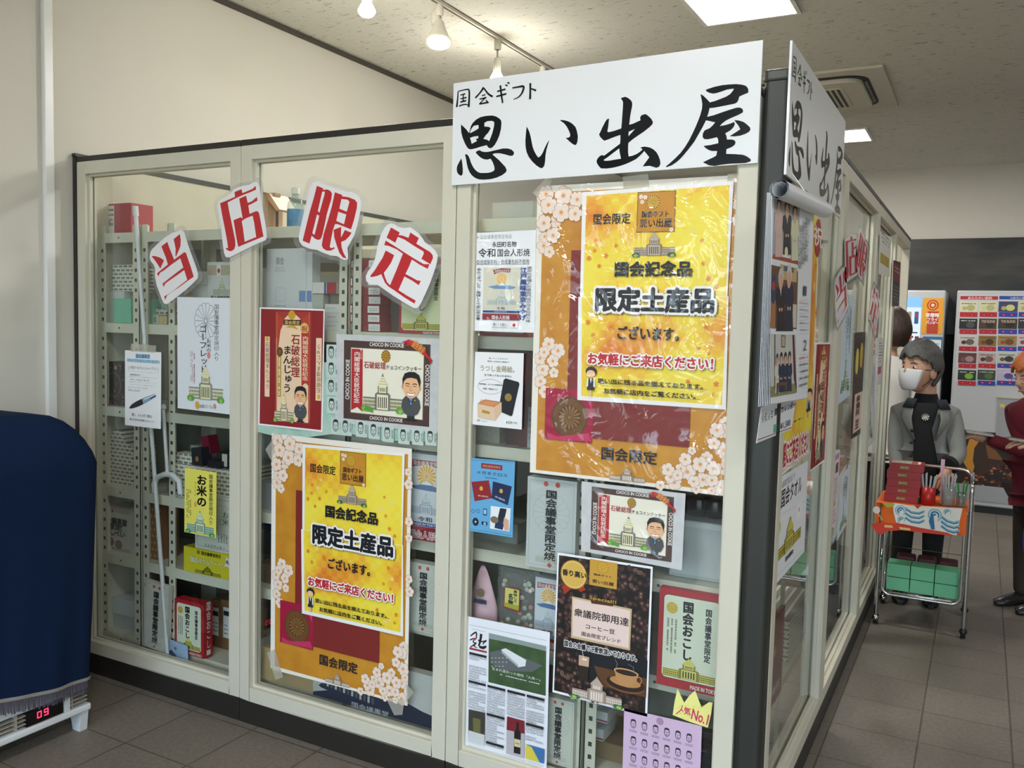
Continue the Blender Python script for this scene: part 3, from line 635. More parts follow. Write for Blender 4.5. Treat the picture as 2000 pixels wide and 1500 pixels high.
# ------------------------------------------------------------------ red lettered cut-outs
RD = mat('cutout_red', 'c2242b', .35, var=.03); PW = mat('cutout_white', 'eceaec', .35, coat=.4, var=.01); LM = thin('laminate_film', 'f1f1ef', haze=.12, rough=.08)
CUT = {
 '当': (280, 430, [(700,200),(760,198),(800,235),(830,340),(880,500),(960,720),(1040,940),(1070,1060),(1060,1140),(960,1240),(820,1370),(640,1510),(480,1630),(430,1640),(390,1610),(330,1460),(260,1270),(225,1090),(230,950),(200,870),(140,790),(122,720),(135,640),(160,580),(280,460),(420,340),(560,250)],
   [[(160,702),(220,700),(290,718),(350,745),(405,785),(375,850),(332,948),(280,860),(220,775)], [(352,512),(470,422),(510,540),(602,770),(700,700),(800,625),(835,640),(860,720),(920,890),(985,1105),(860,1190),(700,1310),(520,1430),(465,1470),(428,1560),(408,1490),(560,1400),(710,1280),(858,1165),(800,975),(640,1090),(480,1200),(432,1235),(395,1305),(375,1240),(500,1140),(640,1030),(782,925),(722,745),(560,860),(400,985),(330,1025),(292,1098),(268,1038),(480,865),(440,730)], [(592,372),(712,270),(732,380),(728,500),(690,600),(640,710),(628,700),(632,560),(610,450)]]),
 '店': (400, 350, [(985,50),(1040,80),(1070,130),(1090,300),(1130,560),(1190,900),(1215,1130),(1190,1190),(1000,1270),(780,1380),(560,1490),(480,1530),(410,1520),(375,1440),(350,1250),(320,950),(270,680),(245,520),(260,450),(300,400),(420,340),(500,280),(560,200),(640,160),(740,130),(860,110)],
   [[(300,470),(590,345),(582,250),(718,195),(735,272),(850,225),(930,190),(998,130),(1000,205),(900,250),(760,305),(600,375),(448,455),(470,590),(520,830),(560,1020),(592,1180),(600,1290),(575,1370),(520,1405),(470,1402),(412,1365),(415,1340),(455,1345),(440,1220),(400,1000),(340,700)], [(672,380),(808,322),(840,465),(920,430),(1018,345),(1032,418),(940,470),(850,512),(876,678),(960,640),(1010,620),(1050,640),(1070,700),(1110,920),(1148,1118),(900,1220),(655,1322),(620,1160),(562,800),(705,742),(742,770)]], [[(722,820),(800,765),(935,712),(965,850),(1005,1130),(780,1222),(750,980)]]),
 '限': (560, 350, [(590,38),(650,60),(800,130),(1000,195),(1180,248),(1270,252),(1360,300),(1430,370),(1450,450),(1440,620),(1380,900),(1320,1100),(1240,1240),(1185,1340),(1198,1480),(1195,1560),(1150,1580),(1080,1560),(980,1500),(860,1490),(720,1440),(600,1385),(440,1355),(310,1300),(250,1220),(232,1130),(270,930),(330,680),(400,380),(460,150),(500,80)],
   [[(590,128),(718,180),(705,208),(790,200),(850,225),(885,280),(870,400),(820,560),(782,690),(770,760),(740,900),(700,1080),(665,1170),(615,1188),(550,1160),(490,1102),(445,1258),(312,1200),(360,1000),(450,640),(540,330)], [(942,255),(1088,308),(1080,335),(1200,350),(1330,400),(1378,460),(1372,560),(1320,780),(1258,980),(1130,930),(1000,880),(945,875),(900,1010),(840,1320),(870,1350),(930,1325),(935,1358),(860,1395),(780,1395),(710,1350),(685,1290),(720,1080),(800,820),(880,540)], [(918,988),(990,960),(1065,930),(1060,1140),(1100,1070),(1135,992),(1270,1045),(1220,1120),(1150,1190),(1065,1225),(1075,1330),(1110,1440),(1170,1545),(1100,1530),(1030,1440),(980,1300),(930,1140)]],
   [[(695,245),(745,240),(740,300),(640,655),(610,620)], [(592,690),(635,710),(628,760),(545,1090),(502,1055)], [(1070,385),(1190,400),(1228,440),(1175,635),(1030,575)], [(1010,635),(1165,690),(1120,880),(970,815)]]),
 '定': (690, 430, [(740,62),(800,78),(880,130),(980,152),(1110,140),(1180,180),(1280,260),(1350,350),(1400,430),(1500,500),(1600,590),(1650,680),(1640,800),(1600,950),(1500,1230),(1380,1500),(1290,1680),(1240,1720),(1170,1710),(1000,1610),(800,1490),(600,1350),(470,1260),(320,1255),(255,1190),(242,1100),(280,1010),(370,890),(430,740),(480,480),(540,280),(610,150),(670,85)],
   [[(738,142),(908,240),(885,292),(960,300),(1080,345),(1115,240),(1282,350),(1232,458),(1380,550),(1500,620),(1550,680),(1558,740),(1505,860),(1332,755),(1380,650),(1370,610),(1200,510),(1000,380),(870,325),(822,442),(652,342)], [(635,398),(800,500),(1000,630),(1200,755),(1380,860),(1490,860),(1455,952),(1300,870),(1145,770),(1085,920),(1020,1050),(1150,1120),(1250,1175),(1320,1185),(1280,1270),(1150,1180),(1000,1100),(885,1368),(1060,1480),(1220,1570),(1195,1630),(1000,1510),(800,1370),(680,1290),(620,1220),(580,1130),(548,1055),(480,1085),(420,1100),(340,1115),(338,1080),(420,980),(500,850),(570,740),(635,592),(800,685),(740,830),(660,950),(598,1030),(620,1110),(660,1210),(720,1270),(850,960),(970,655),(850,570),(700,505),(605,488)]]),
}
def cutout(ch, a, film=True, th=.0006):
    ox, oy, out, red, *holes = CUT[ch]; out = zp(ox, oy, .1, out); cx = sum(p[0] for p in out)/len(out); cy = sum(p[1] for p in out)/len(out)
    if film:
        big = [(cx+(x-cx)*1.16, cy+(y-cy)*1.13) for x, y in out]; a.poly(big, LM)
    pts = [a.w(*a.uv(p)) for p in out]; a.k += 8; pts = [a.w(*a.uv(p)) for p in out]; a.prism(pts, -a.N*.0002, PW)
    for pl in red: a.poly(zp(ox, oy, .1, pl), RD)
    for hs in holes:
        for pl in hs: a.poly(zp(ox, oy, .1, pl), PW)
for ch, where in (('当', 'in the bay next to the left wall'), ('店', 'over the divider of the first two bays'), ('限', 'in the middle bay, upper centre'), ('定', 'in the middle bay, right of centre')):
    a = fart(-.004 if ch == '店' else .029); cutout(ch, a); tag(a.build('letter_cutout'), label='laminated cut-out letter in red on white, stuck %s' % where, cat='cut-out letter', group='red cut-out letters on the booth front')

# ------------------------------------------------------------------ printed papers on the booth front
def gold():
    m, n, l, b = node_mat('golden_print', .45)
    tc = n.new('ShaderNodeTexCoord'); no = n.new('ShaderNodeTexNoise'); no.inputs['Scale'].default_value = 3.6; no.inputs['Detail'].default_value = 2; l.new(tc.outputs['Object'], no.inputs['Vector'])
    ck = n.new('ShaderNodeTexChecker'); ck.inputs['Scale'].default_value = 42; ck.inputs[1].default_value = (.035, .035, .035, 1); ck.inputs[2].default_value = (0, 0, 0, 1)
    mp = n.new('ShaderNodeMapping'); mp.inputs['Location'].default_value = (.003, .003, .003); l.new(tc.outputs['Object'], mp.inputs[0]); l.new(mp.outputs[0], ck.inputs[0])
    ad = n.new('ShaderNodeMath'); ad.operation = 'ADD'; l.new(no.outputs['Fac'], ad.inputs[0]); l.new(ck.outputs['Color'], ad.inputs[1])
    r = n.new('ShaderNodeValToRGB'); e = r.color_ramp.elements; e[0].position = .33; e[0].color = lin('e07c22'); e[1].position = .62; e[1].color = lin('f4e04a')
    q = e.new(.43); q.color = lin('edac34'); q = e.new(.51); q.color = lin('f1d136')
    l.new(ad.outputs[0], r.inputs[0]); l.new(r.outputs[0], b.inputs['Base Color']); return m
GOLD = gold(); LEAF = mat('gold_leaf_print', 'd8a032', .45, var=.1, scale=14, h2='b46a18'); LEAFL = mat('gold_leaf_print_laminated', 'd8a032', .45, coat=1, coatbump=.9, var=.1, scale=14, h2='b46a18')
GOLDL = GOLD.copy(); GOLDL.name = 'golden_print_laminated'
bb_ = GOLDL.node_tree.nodes['Principled BSDF']; bb_.inputs['Coat Weight'].default_value = 1; bb_.inputs['Coat Roughness'].default_value = .05
_n = GOLDL.node_tree; _t = _n.nodes.new('ShaderNodeTexCoord'); _o = _n.nodes.new('ShaderNodeTexNoise'); _o.inputs['Scale'].default_value = 7; _o.inputs['Distortion'].default_value = 1.2
_b = _n.nodes.new('ShaderNodeBump'); _b.inputs['Strength'].default_value = .9; _b.inputs['Distance'].default_value = .05
_n.links.new(_t.outputs['Object'], _o.inputs['Vector']); _n.links.new(_o.outputs['Fac'], _b.inputs['Height']); _n.links.new(_b.outputs['Normal'], bb_.inputs['Coat Normal'])
BX = fart(.030); BC = [(1057, 373), (1446, 350), (1420, 970), (1043, 921)]; BBOX = BX.bb(BC)
def lady(a, p0, p1):
    u0, v0, u1, v1 = a.box2(p0, p1); W, Hh = u1-u0, v1-v0
    E = lambda x, y, rx, ry, h: a.ell(u0+x*W, v0+y*Hh, rx*W, ry*Hh, h, 12)
    a.puv([(u0+x*W, v0+y*Hh) for x, y in ((.38, 0), (.46, .3), (.54, .3), (.62, 0))], 'e8b890'); a.puv([(u0+x*W, v0+y*Hh) for x, y in ((.2, .2), (.25, .5), (.75, .5), (.8, .2))], '26262a')
    a.puv([(u0+x*W, v0+y*Hh) for x, y in ((.12, .32), (.2, .6), (.8, .6), (.88, .32))], 'eeeae6'); a.puv([(u0+x*W, v0+y*Hh) for x, y in ((.28, .3), (.3, .6), (.7, .6), (.72, .3))], '26262a'); a.puv([(u0+x*W, v0+y*Hh) for x, y in ((.42, .6), (.58, .6), (.5, .42))], 'f4f4f4')
    E(.5, .83, .46, .17, '2a1d1a'); E(.48, .76, .36, .12, 'f0c49c')
def gold_poster(a, lam=False, hp=''):
    lf = LEAFL if lam else LEAF; gd = GOLDL if lam else GOLD
    a.rect((1050, 364), (1425, 968), 'efe9dd')
    u0, v0, u1, v1 = BBOX if not a.src else a.dst; t = (u1-u0)*.012
    a.ruv(u0+t, v0+t*1.4, u1-t, v1-t, lf)
    fl = [(1060,388,11),(1112,399,13),(1087,430,11),(1064,462,10),(1078,445,10),(1080,705,11),(1063,688,10),(1082,728,9),(1310,932,11),(1381,893,11),(1355,940,11),(1330,915,10),(1391,938,12),(1411,915,12),(1420,900,10),(1067,379,14),(1101,382,16),(1128,390,14),(1072,401,15),(1097,415,16),(1124,418,13),(1063,436,14),(1081,460,13),(1062,480,13),(1073,492,10),(1060,722,12),(1090,685,13),(1055,700,11),(1072,672,12),(1056,745,11),(1064,765,11),
          (1441,400,10),(1441,430,12),(1440,520,11),(1439,560,10),(1437,660,10),(1438,690,12),
          (1339,897,12),(1305,917,12),(1324,928,10),(1368,907,15),(1395,915,14),(1352,880,8),(1413,842,14),(1401,840,14),(1395,866,12),(1414,880,16),(1343,922,15),(1373,937,14),(1408,952,15),(1317,942,14),(1290,948,9),(1417,826,12),(1360,955,9),(1390,958,8)]
    k0 = a.k
    for i, (x, y, rr_) in enumerate(fl): a.k = k0+(i % 23)*4; a.sakura(*a.uv((x, y)), a.r((x, y), rr_*1.12), rot=i*.7)
    a.k = k0+96
    a.rect((1117, 489), (1346, 874), '7e2622')
    a.rect((1067, 757), (1157, 866), 'a3123c'); c = a.uv((1113, 815)); r_ = a.r((1113, 815), 36); a.ell(c[0], c[1], r_, r_*1.05, '5e3a1c', 24); a.ell(c[0], c[1], r_*.9, r_*.95, '6f4823', 24); a.crest(c[0], c[1], r_*.62, '8a6231', edge='4d2f14')
    a.poly([(1070, 845), (1090, 852), (1150, 846), (1156, 862), (1070, 858)], 'c0355e'); a.poly([(1140, 762), (1156, 760), (1156, 800)], 'c84a72')
    a.T('国会限定', (1174, 871), (1284, 909), '1c1a22', .022); a.diet(*a.box2((1192, 908), (1260, 945)), ('b9a391', '8f7868', 'ece2d4', 'a8917e', '5c7a3a'), bush=False)
    # inner sheets (two pages taped together)
    k0 = a.k; q = 'f1efee'
    a.poly([(1139, 376), (1434, 354), (1421, 590), (1134, 590)], q); a.poly([(1147, 383), (1426, 362), (1419, 585), (1140, 585)], gd)
    a.poly([(1131, 580), (1424, 579), (1419, 800), (1129, 781)], q); a.poly([(1138, 581), (1421, 580), (1411, 791), (1137, 773)], gd)
    for i, (x, y, r_) in enumerate(((1165,470,5),(1180,475,6),(1163,490,5),(1185,500,6),(1360,500,7),(1375,515,6),(1350,530,7),(1395,480,6),(1385,545,7),(1400,560,6),(1355,450,6),(1372,470,5),(1195,640,6),(1175,620,7),(1160,655,6),(1380,640,6),(1390,665,7),(1365,680,6),(1400,750,7),(1380,765,6),(1385,690,5),(1225,700,6),(1340,640,5),(1152,505,6),(1172,520,5),(1158,600,6),(1170,610,5),(1150,630,6),(1190,455,5),(1205,480,5),(1345,745,6),(1368,770,6),(1395,770,5))):
        a.star5(*a.uv((x, y)), a.r((x, y), r_), ('e07a1e', 'f6d98a', 'e58a2a')[i % 3], i*.9)
    a.T('国会限定', (1160, 418), (1233, 438), '1c1a22', .02)
    a.rect((1247, 376), (1319, 453), '8a6a2a'); a.rect((1249, 378), (1317, 451), LEAF)
    for i, (x, y) in enumerate(((1254,385),(1262,386),(1256,395),(1313,449))): a.sakura(*a.uv((x, y)), a.r((x, y), 4.4), i)
    a.crest(*a.uv((1278, 395)), a.r((1278, 395), 13), 'e2b73a', edge='8a6018'); a.T('国会ギフト', (1255, 413), (1309, 424), '1a1712', .03); a.T('思い出屋', (1251, 428), (1314, 444), '1a1712', .02)
    a.diet(*a.box2((1241, 452), (1319, 501)), ('b5a48f', '8d7c6b', '544a40', 'c2b29d', '2d5b3a'))
    a.T('国会記念品', (1202, 511), (1354, 541), '14131a', .04)
    a.T('限定土産品', (1164, 561), (1398, 613), '101018', .05, halo='f4f2ee', hw=.10, shade='7a5a1e')
    a.T('ございます。', (1206, 636), (1343, 668), '14131a', .03)
    a.T('お気軽にご来店ください！', (1150, 688), (1410, 724), 'c01d28', .045, halo='f7f3ee', hw=.12, shade='8a5a1e')
    lady(a, (1146, 715), (1168, 774))
    a.T('思い出に残る品を揃えております。', (1170, 738), (1384, 761), '111118', .03, ul=True);
    a.T('お気軽に店内をご覧ください。', (1181, 757), (1370, 780), '111118', .03, ul=True);
a = fart(.030, coat=1, cb=.9); a.paper(BC, 'efe9dd'); a.k = 3; gold_poster(a, True)
p = tag(a.build('poster'), label='large glossy laminated gold poster under the shop sign, beside the corner post', cat='poster')
# laminate margin and tape of that poster
TP = thin('clear_tape', 'efece2', haze=.35, hazecol='e8e4d8', rough=.2)
for q in ([(1040, 376), (1072, 342), (1078, 352), (1060, 396)], [(1216, 345), (1266, 340), (1268, 368), (1218, 372)], [(1421, 340), (1451, 338), (1449, 378), (1419, 380)]): b = fart(.0292); b.poly(q, TP); b.build('tape', p)
AC_ = [(537, 855), (800, 882), (793, 1375), (533, 1308)]
f = fart(.030); ab = f.bb(AC_); a = fart(.030); a.paper(AC_, 'efe9dd'); a.k = 3; a.like((BX, BBOX), ab); gold_poster(a)
p = tag(a.build('poster'), label='matt gold poster low in the middle bay of the booth front', cat='poster')
for q in ([(518, 878), (537, 852), (540, 872), (530, 900)], [(521, 1275), (537, 1268), (553, 1322), (538, 1328)], [(753, 1362), (790, 1366), (786, 1396), (770, 1397)], [(793, 1335), (808, 1352), (793, 1372)]): b = fart(.0292); b.poly(q, TP); b.build('tape', p)

# manju poster
def marble(): return mat('marbled_paper', 'd8d8d6', .45, var=.08, scale=30, h2='b5b7bb')
S3C = [(507, 600), (634, 604), (630, 844), (504, 830)]; S3 = fart(.028); S3B = S3.bb(S3C)
def manju_poster(a):
    a.poly([(510, 603), (632, 607), (627, 840), (507, 827)], '8c1a20')
    a.rect((538, 608), (606, 828), 'a5332a'); a.poly([(540, 660), (548, 640), (556, 622), (570, 608), (586, 622), (590, 640), (602, 660), (602, 826), (540, 822)], 'f0cfae')
    a.poly([(540, 612), (557, 625), (548, 645), (541, 700)], 'b63b2c'); a.poly([(604, 612), (588, 625), (596, 645), (604, 700)], 'b63b2c')
    for x in (541, 604): a.line([a.uv((x, 610)), a.uv((x, 822))], .002, 'c98b3a')
    a.crest(*a.uv((570, 615)), a.r((570, 615), 7), 'e0b53a', edge='9a6a18'); a.rect((554, 624), (588, 636), '2b1a12'); a.T('国会限定', (556, 625.5), (586, 635), 'e8c26a', .01)
    a.poly([(558, 640), (566, 636), (576, 636), (583, 644), (570, 640)], 'c9a13a')
    c = a.uv((595, 642)); a.ell(*c, a.r((595, 642), 8), a.r((595, 642), 9), 'd9b45e'); a.T('祝', (589, 636), (601, 649), 'a52a22', .02)
    a.poly([(589, 650), (604, 651), (604, 755), (597, 748), (589, 754)], 'b5322c'); a.T('内閣総理大臣就任記念', (591, 656), (602, 744), 'f3ddb8', .01, vert=True)
    a.T('石破総理', (569, 652), (586, 738), '8c1a20', .015, vert=True); a.T('まんじゅう', (553, 674), (570, 768), '14110f', .02, vert=True)
    a.rect((543, 690), (549, 775), 'b99a4a'); a.scrawl(*a.box2((543.5, 694), (548.5, 772)), 1, 'f3e3b8', vert=True); c = a.uv((547, 687)); a.ell(*c, a.r((547, 687), 6), a.r((547, 687), 7), '5e3a20', 14); a.ell(*c, a.r((547, 687), 3), a.r((547, 687), 4), '7c5632', 10)
    a.rect((518, 657), (527, 775), 'efcfae'); a.T('石破総理まんじゅう', (519, 668), (526.5, 760), '2a1a14', .0, vert=True); a.ell(*a.uv((522.5, 662)), a.r((522, 662), 3), a.r((522, 662), 4), 'd9a93a', 10)
    a.rect((618, 660), (628, 783), 'efcfae'); a.T('石破総理まんじゅう', (619, 672), (627, 768), '2a1a14', .0, vert=True, rot=PI); a.ell(*a.uv((623, 775)), a.r((622, 775), 3), a.r((622, 775), 4), 'd9a93a', 10)
    a.diet(*a.box2((537, 766), (574, 826)), ('d8d3a8', '8f8f86', '4d4a3c', 'f0e6b8', '6f9a4a')); a.man(*a.box2((574, 753), (602, 826)))
a = fart(.028); a.paper(S3C, 'f0eeee'); a.k = 3; manju_poster(a)
tag(a.build('poster'), label='dark red poster with cartoon man and vertical lettering, upper left of the middle bay', cat='poster')

S4C = [(657, 652), (863, 662), (860, 846), (655, 825)]; S4 = fart(.028); FR = [(672, 664), (841, 673), (838, 834), (671, 817)]; FRB = S4.bb(FR)
def choco(a):
    a.poly([(672, 664), (841, 673), (838, 834), (671, 817)], '4a3530'); a.poly([(684, 677), (830, 685), (827, 822), (683, 807)], '5f463f'); a.poly([(686, 679), (828, 687), (825, 820), (685, 805)], 'eee9d6')
    W_ = 'f3efe8'; a.T('CHOCO IN COOKIE', (722, 668.5), (789, 679), W_, .015); a.T('CHOCO IN COOKIE', (722, 812.5), (786, 825), W_, .015)
    for (p0, p1, r_) in (((675, 702), (683, 780), PI/2), ((830.5, 712), (838.5, 793), -PI/2)):
        u0, v0, u1, v1 = a.box2(p0, p1); cu, cv, L, Wd = (u0+u1)/2, (v0+v1)/2, v1-v0, (u1-u0)*.85
        a.tuv('CHOCO IN COOKIE', cu-L/2, cv-Wd/2, cu+L/2, cv+Wd/2, W_, .015, rot=r_)
    a.poly([(687, 681), (709, 682), (708, 804), (698, 795), (686, 801)], 'b3262b'); a.T('内閣総理大臣就任記念', (692, 686), (702.5, 788), 'f6efe6', .01, vert=True); a.T('第一〇三代', (703, 681), (708, 702), 'f6efe6', 0, vert=True)
    a.crest(*a.uv((754, 696)), a.r((754, 696), 9), 'c99a2e', edge='5a3c08', n=12, ry=a.r((754, 696), 10)); a.T('石破総理', (711, 705), (754, 722), 'a31f2a', .018); a.T('チョコインクッキー', (754, 712), (824, 726), '2a1d18', .012)
    a.diet(*a.box2((710, 726), (787, 808)), ('cfcba5', '77776f', '3f4038', 'efe8bf', '6aa03a')); a.poly([(710, 800), (716, 794), (724, 793), (730, 800), (730, 806)], '5d9a38'); a.man(*a.box2((783, 725), (825, 823)))
    a.poly([(786, 668), (800, 663), (815, 668), (832, 686), (846, 704), (843, 712), (838, 701), (822, 688), (804, 676), (792, 676), (796, 671)], 'b52420'); a.poly([(800, 663), (815, 668), (834, 686), (829, 690), (812, 675), (800, 671)], 'c9372a'); a.T('国会限定', (806, 668), (832, 688), 'e8c25a', 0, rot=-.55)
a = fart(.028); a.paper(S4C, marble()); a.k = 3; choco(a)
tag(a.build('poster'), label='brown-framed cookie poster with cartoon man, right of the dark red poster in the middle bay', cat='poster')
C2 = [(1136, 940), (1339, 964), (1332, 1114), (1135, 1076)]; F2 = [(1156, 950), (1316, 971), (1312, 1102), (1153, 1069)]
f = fart(.028); a = fart(.028, coat=1, cb=.5); a.paper(C2, marble()); a.k = 3; a.like((S4, FRB), f.bb(F2)); choco(a)
a.src = None
tag(a.build('poster'), label='laminated brown-framed cookie poster below the big glossy gold poster', cat='poster')
# ------------------------------------------------------------------ more papers on the booth front
def sheet(corners, paper='f0f0f2', v=.028, coat=0, cb=0, side=False):
    a = (sart if side else fart)(v, coat, cb); a.paper(corners, paper); a.k = 3; return a
def tape(parent, q, v=.0275, side=False):
    b = (sart if side else fart)(v); b.poly(q, TP); b.build('tape', parent)
# pen leaflet
a = sheet([(244, 684), (315, 688), (314, 838), (244, 830)], 'eeeff0')
a.rect((265, 691), (293, 701), 'a9cbe0'); a.rect((248, 700), (312, 710.5), 'a9cbe0')
a.T('国会議事堂', (265, 690.5), (293, 701), '3c6f96', .02); a.T('ファイブメカニックシルバー', (248, 699.5), (312, 711), '3c6f96', .01)
a.T('[4色ボールペン+シャープペン]', (249, 713), (311, 725), '2c2f36')
for i, (t, x1) in enumerate((('①シルバーのメタリック調ボディで', 310), ('　高級感あり', 276), ('②東京メーカーの日本仕様ですので', 308), ('　安定した性能と書き味', 292), ('③人間工学に基づいた重量バランスと', 308), ('　ラバーグリップで書きやすい', 301), ('④ストラップホール付き', 289), ('⑤消しゴム付き', 274))):
    y = 724+i*5.1; a.T(t, (250, y), (x1, y+5.6), '3b3d44')
a.stroke([(254, 796), (266, 790), (285, 781), (304, 772)], [2, 7.5, 7.5, 4], '8aa4b8'); a.stroke([(253, 797), (260, 793), (273, 787), (279, 784)], [1, 6, 7.5, 7], '20242a'); a.stroke([(282, 780), (303, 771)], [1.6, 1.2], 'd5e2ea'); a.stroke([(293, 779), (305, 773)], [1.4, 2], '35485a')
a.T('箱入 600円（税込）', (258, 806), (300, 817), '3c3f45'); a.T('箱入りだからお土産にもGood!', (254, 816), (303, 826), '2c2f36', .01)
p = tag(a.build('leaflet'), label='white leaflet with a drawing of a pen, taped in the first bay', cat='leaflet'); tape(p, [(256, 671), (305, 675), (304, 689), (255, 686)])
# gaufrette poster
a = sheet([(346, 580), (452, 582), (452, 810), (347, 797)], 'dfe4e9')
u0, v0 = a.uv((402, 627)); r_ = a.r((402, 627), 23); a.crest_line(u0, v0, r_, r_*1.12, '54565c', .0016)
a.T('国会議事堂限定焼印入り', (418, 594), (428, 706), '2c2e33', 0, vert=True); a.T('ゴーフレット', (389, 634), (405, 730), '17181c', .01, vert=True); a.T('お米の', (403, 662), (413, 688), '17181c', .01, vert=True)
a.ell(*a.uv((408, 694)), a.r((408, 694), 3.4), a.r((408, 694), 5), 'd58c86', 12); a.scrawl(*a.box2((372, 686), (377, 745)), 2, '8c8e92', vert=True); a.scrawl(*a.box2((377.5, 688), (382, 748)), 1, 'b5646a', vert=True)
a.diet(*a.box2((369, 708), (436, 787)), ('d8d8b8', '8d8f84', '56584d', 'e4e2b4', '5f9a4a')); a.ell(*a.uv((386, 791)), a.r((386, 791), 4), a.r((386, 791), 5.5), 'd6a63c', 14)
a.T('お米のゴーフレット', (391, 788), (424, 800), '3c3d40'); a.ell(*a.uv((420, 793)), a.r((420, 793), 2.4), a.r((420, 793), 3.6), 'd58c86', 12)
tag(a.build('poster'), label='pale grey poster with a chrysanthemum outline above a parliament building, first bay', cat='poster')
# yellow rice poster
a = sheet([(361, 913), (423, 923), (422, 1051), (360, 1039)], 'e6dc62')
a.T('お米の', (384, 926), (404, 992), '15120f', .04, vert=True); a.T('国会議事堂限定焼印入り', (408, 926), (416, 1026), '23211a', .01, vert=True); a.T('ゴーフレット', (379, 940), (384, 970), '4f4a26', 0, vert=True)
a.ell(*a.uv((382, 985)), a.r((382, 985), 2.6), a.r((382, 985), 4), 'd9a04a', 12); a.scrawl(*a.box2((364, 955), (374, 1012)), 3, '7f7a3c', vert=True)
a.diet(*a.box2((365, 992), (418, 1049)), ('a9c7b4', '6d9a8c', '3e5c4e', 'd8e2c0', '3c8a5a')); tag(a.build('poster'), label='yellow paper with bold brush lettering above a green parliament building, first bay', cat='poster')
# printed handkerchief sheet behind the two upper posters of the middle bay
def hank(u, t):
    p = at(505+(864-505)*u, 0, 'y', .031); x = p.x; zt = at(505, 700, 'y', .031).z; zb = at(505+(359)*u, (843+8*math.sin(u*9)+26*u if u < .75 else 862+10*(u-.75)), 'y', .031).z
    return (x, .0315+.002*math.sin(u*23+t*4), zt+(zb-zt)*t)
m = MB(); m.grid(hank, 50, 14, mat('printed_cloth_green', 'cfd9d2', .7, scale=14, h2='6fb39a', var=.2))
root = m.build('handkerchief', label='pale green printed handkerchief with rows of portrait sketches, behind the cookie poster', cat='handkerchief')
b = fart(.0285); rnd = random.Random(4)
def face(b, cx, cy, w, h, col='2e3434'):
    t = w*.07; b.ring(cx, cy, w*.36, h*.42, t, col, 14); b.puv([(cx-w*.37, cy+h*.12), (cx-w*.28, cy+h*.44), (cx, cy+h*.5), (cx+w*.28, cy+h*.44), (cx+w*.37, cy+h*.12), (cx+w*.2, cy+h*.28), (cx-w*.2, cy+h*.28)], col)
    for s_ in (-1, 1): b.line([(cx+s_*w*.08, cy+h*.05), (cx+s_*w*.24, cy+h*.06)], h*.05, col)
    b.line([(cx, cy+h*.02), (cx-w*.05, cy-h*.12), (cx+w*.04, cy-h*.12)], t*.7, col); b.line([(cx-w*.13, cy-h*.24), (cx+w*.13, cy-h*.24)], t, col)
for (x, y) in ((648, 690), (648, 722), (648, 756), (649, 792), (657, 833), (676, 835), (706, 838), (731, 842), (758, 848), (789, 852), (816, 854), (842, 855)):
    c = b.uv((x, y)); w_ = b.r((x, y), 14); b.rrect(c[0]-w_*.75, c[1]-w_*.9, c[0]+w_*.85, c[1]+w_*.95, .004, 'c3d3cb'); face(b, c[0]-w_*.08, c[1]+.002, w_*1.1, w_*1.5)
    b.tuv('総理', c[0]+w_*.5, c[1]-w_*.5, c[0]+w_*.8, c[1]+w_*.6, '3f4a47', 0, vert=True)
b.build('portrait_print', root)
# ningyo-yaki leaflet (laminated)
a = sheet([(927, 455), (1047, 449), (1044, 650), (924, 646)], 'eef0f3', coat=1, cb=.7)
a.T('※国会議事堂限定商品', (931, 459), (1000, 466), '8a8c92'); a.T('永田町名物', (961, 472), (1009, 482.5), '1d1a1e', .02); a.T('令和', (934, 485), (969, 503), '15141a', .02); a.T('国会人形焼', (971, 486), (1035, 501), '15141a', .01)
a.T('◎合成保存料・合成着色料不使用', (931, 507), (1034, 516), '4c4e56', ul=True); 
a.rect((945, 523), (1015, 606), 'd9d6c2'); a.poly([(963, 527), (980, 524), (998, 525), (996, 533), (980, 531), (966, 536)], '8c2433'); a.T('国会議事堂限定', (966, 526), (996, 533), 'e8ded8'); a.crest(*a.uv((980, 545)), a.r((980, 545), 11), 'e7ae4a', edge='f3e2b8')
a.poly([(953, 560), (975, 556), (981, 551), (988, 556), (1009, 561), (1000, 565), (965, 564)], '6f93b8'); a.poly([(973, 558), (981, 551), (988, 558)], 'eef2f4'); a.diet(*a.box2((952, 568), (1008, 597)), ('c7cfcb', 'a9b5b4', '8b9a9c', 'd5d9d0', 'c7cfcb'), bush=False); a.T('令和', (970, 599), (987, 605), '2c2e36')
a.rect((944, 606), (1015, 611.5), '1f3f86'); a.T('MADE IN TOKYO', (966, 607.5), (991, 610.2), 'e8ecf4'); a.rect((943, 612), (1015, 626), '8e1f2a'); a.T('国会人形焼', (961, 615.5), (996, 625), 'e9dfe0', .02)
a.T('江戸風味東京みやげ', (1017, 522), (1028, 626), '23418c', .03, vert=True); a.T('東京の老舗人形焼専門店が作る伝統の味', (1030, 520), (1037, 630), '4a4c54', 0, vert=True); a.T('あんこぎっしり、美味しくて安心安全◆', (932, 523), (939, 625), '4a4c54', .01, vert=True)
a.T('1箱(12個入)', (960, 630), (994, 637), '3c3e46'); a.T('MADE IN TOKYO', (962, 638), (991, 641), '3c3e46'); a.rect((998, 629), (1012, 640), 'f6f6f8'); a.ell(*a.uv((1005, 635)), a.r((1005, 635), 3), a.r((1005, 635), 3), 'c22a2e', 14)
tag(a.build('leaflet'), label='laminated white leaflet with a beige picture, directly left of the glossy gold poster', cat='leaflet')
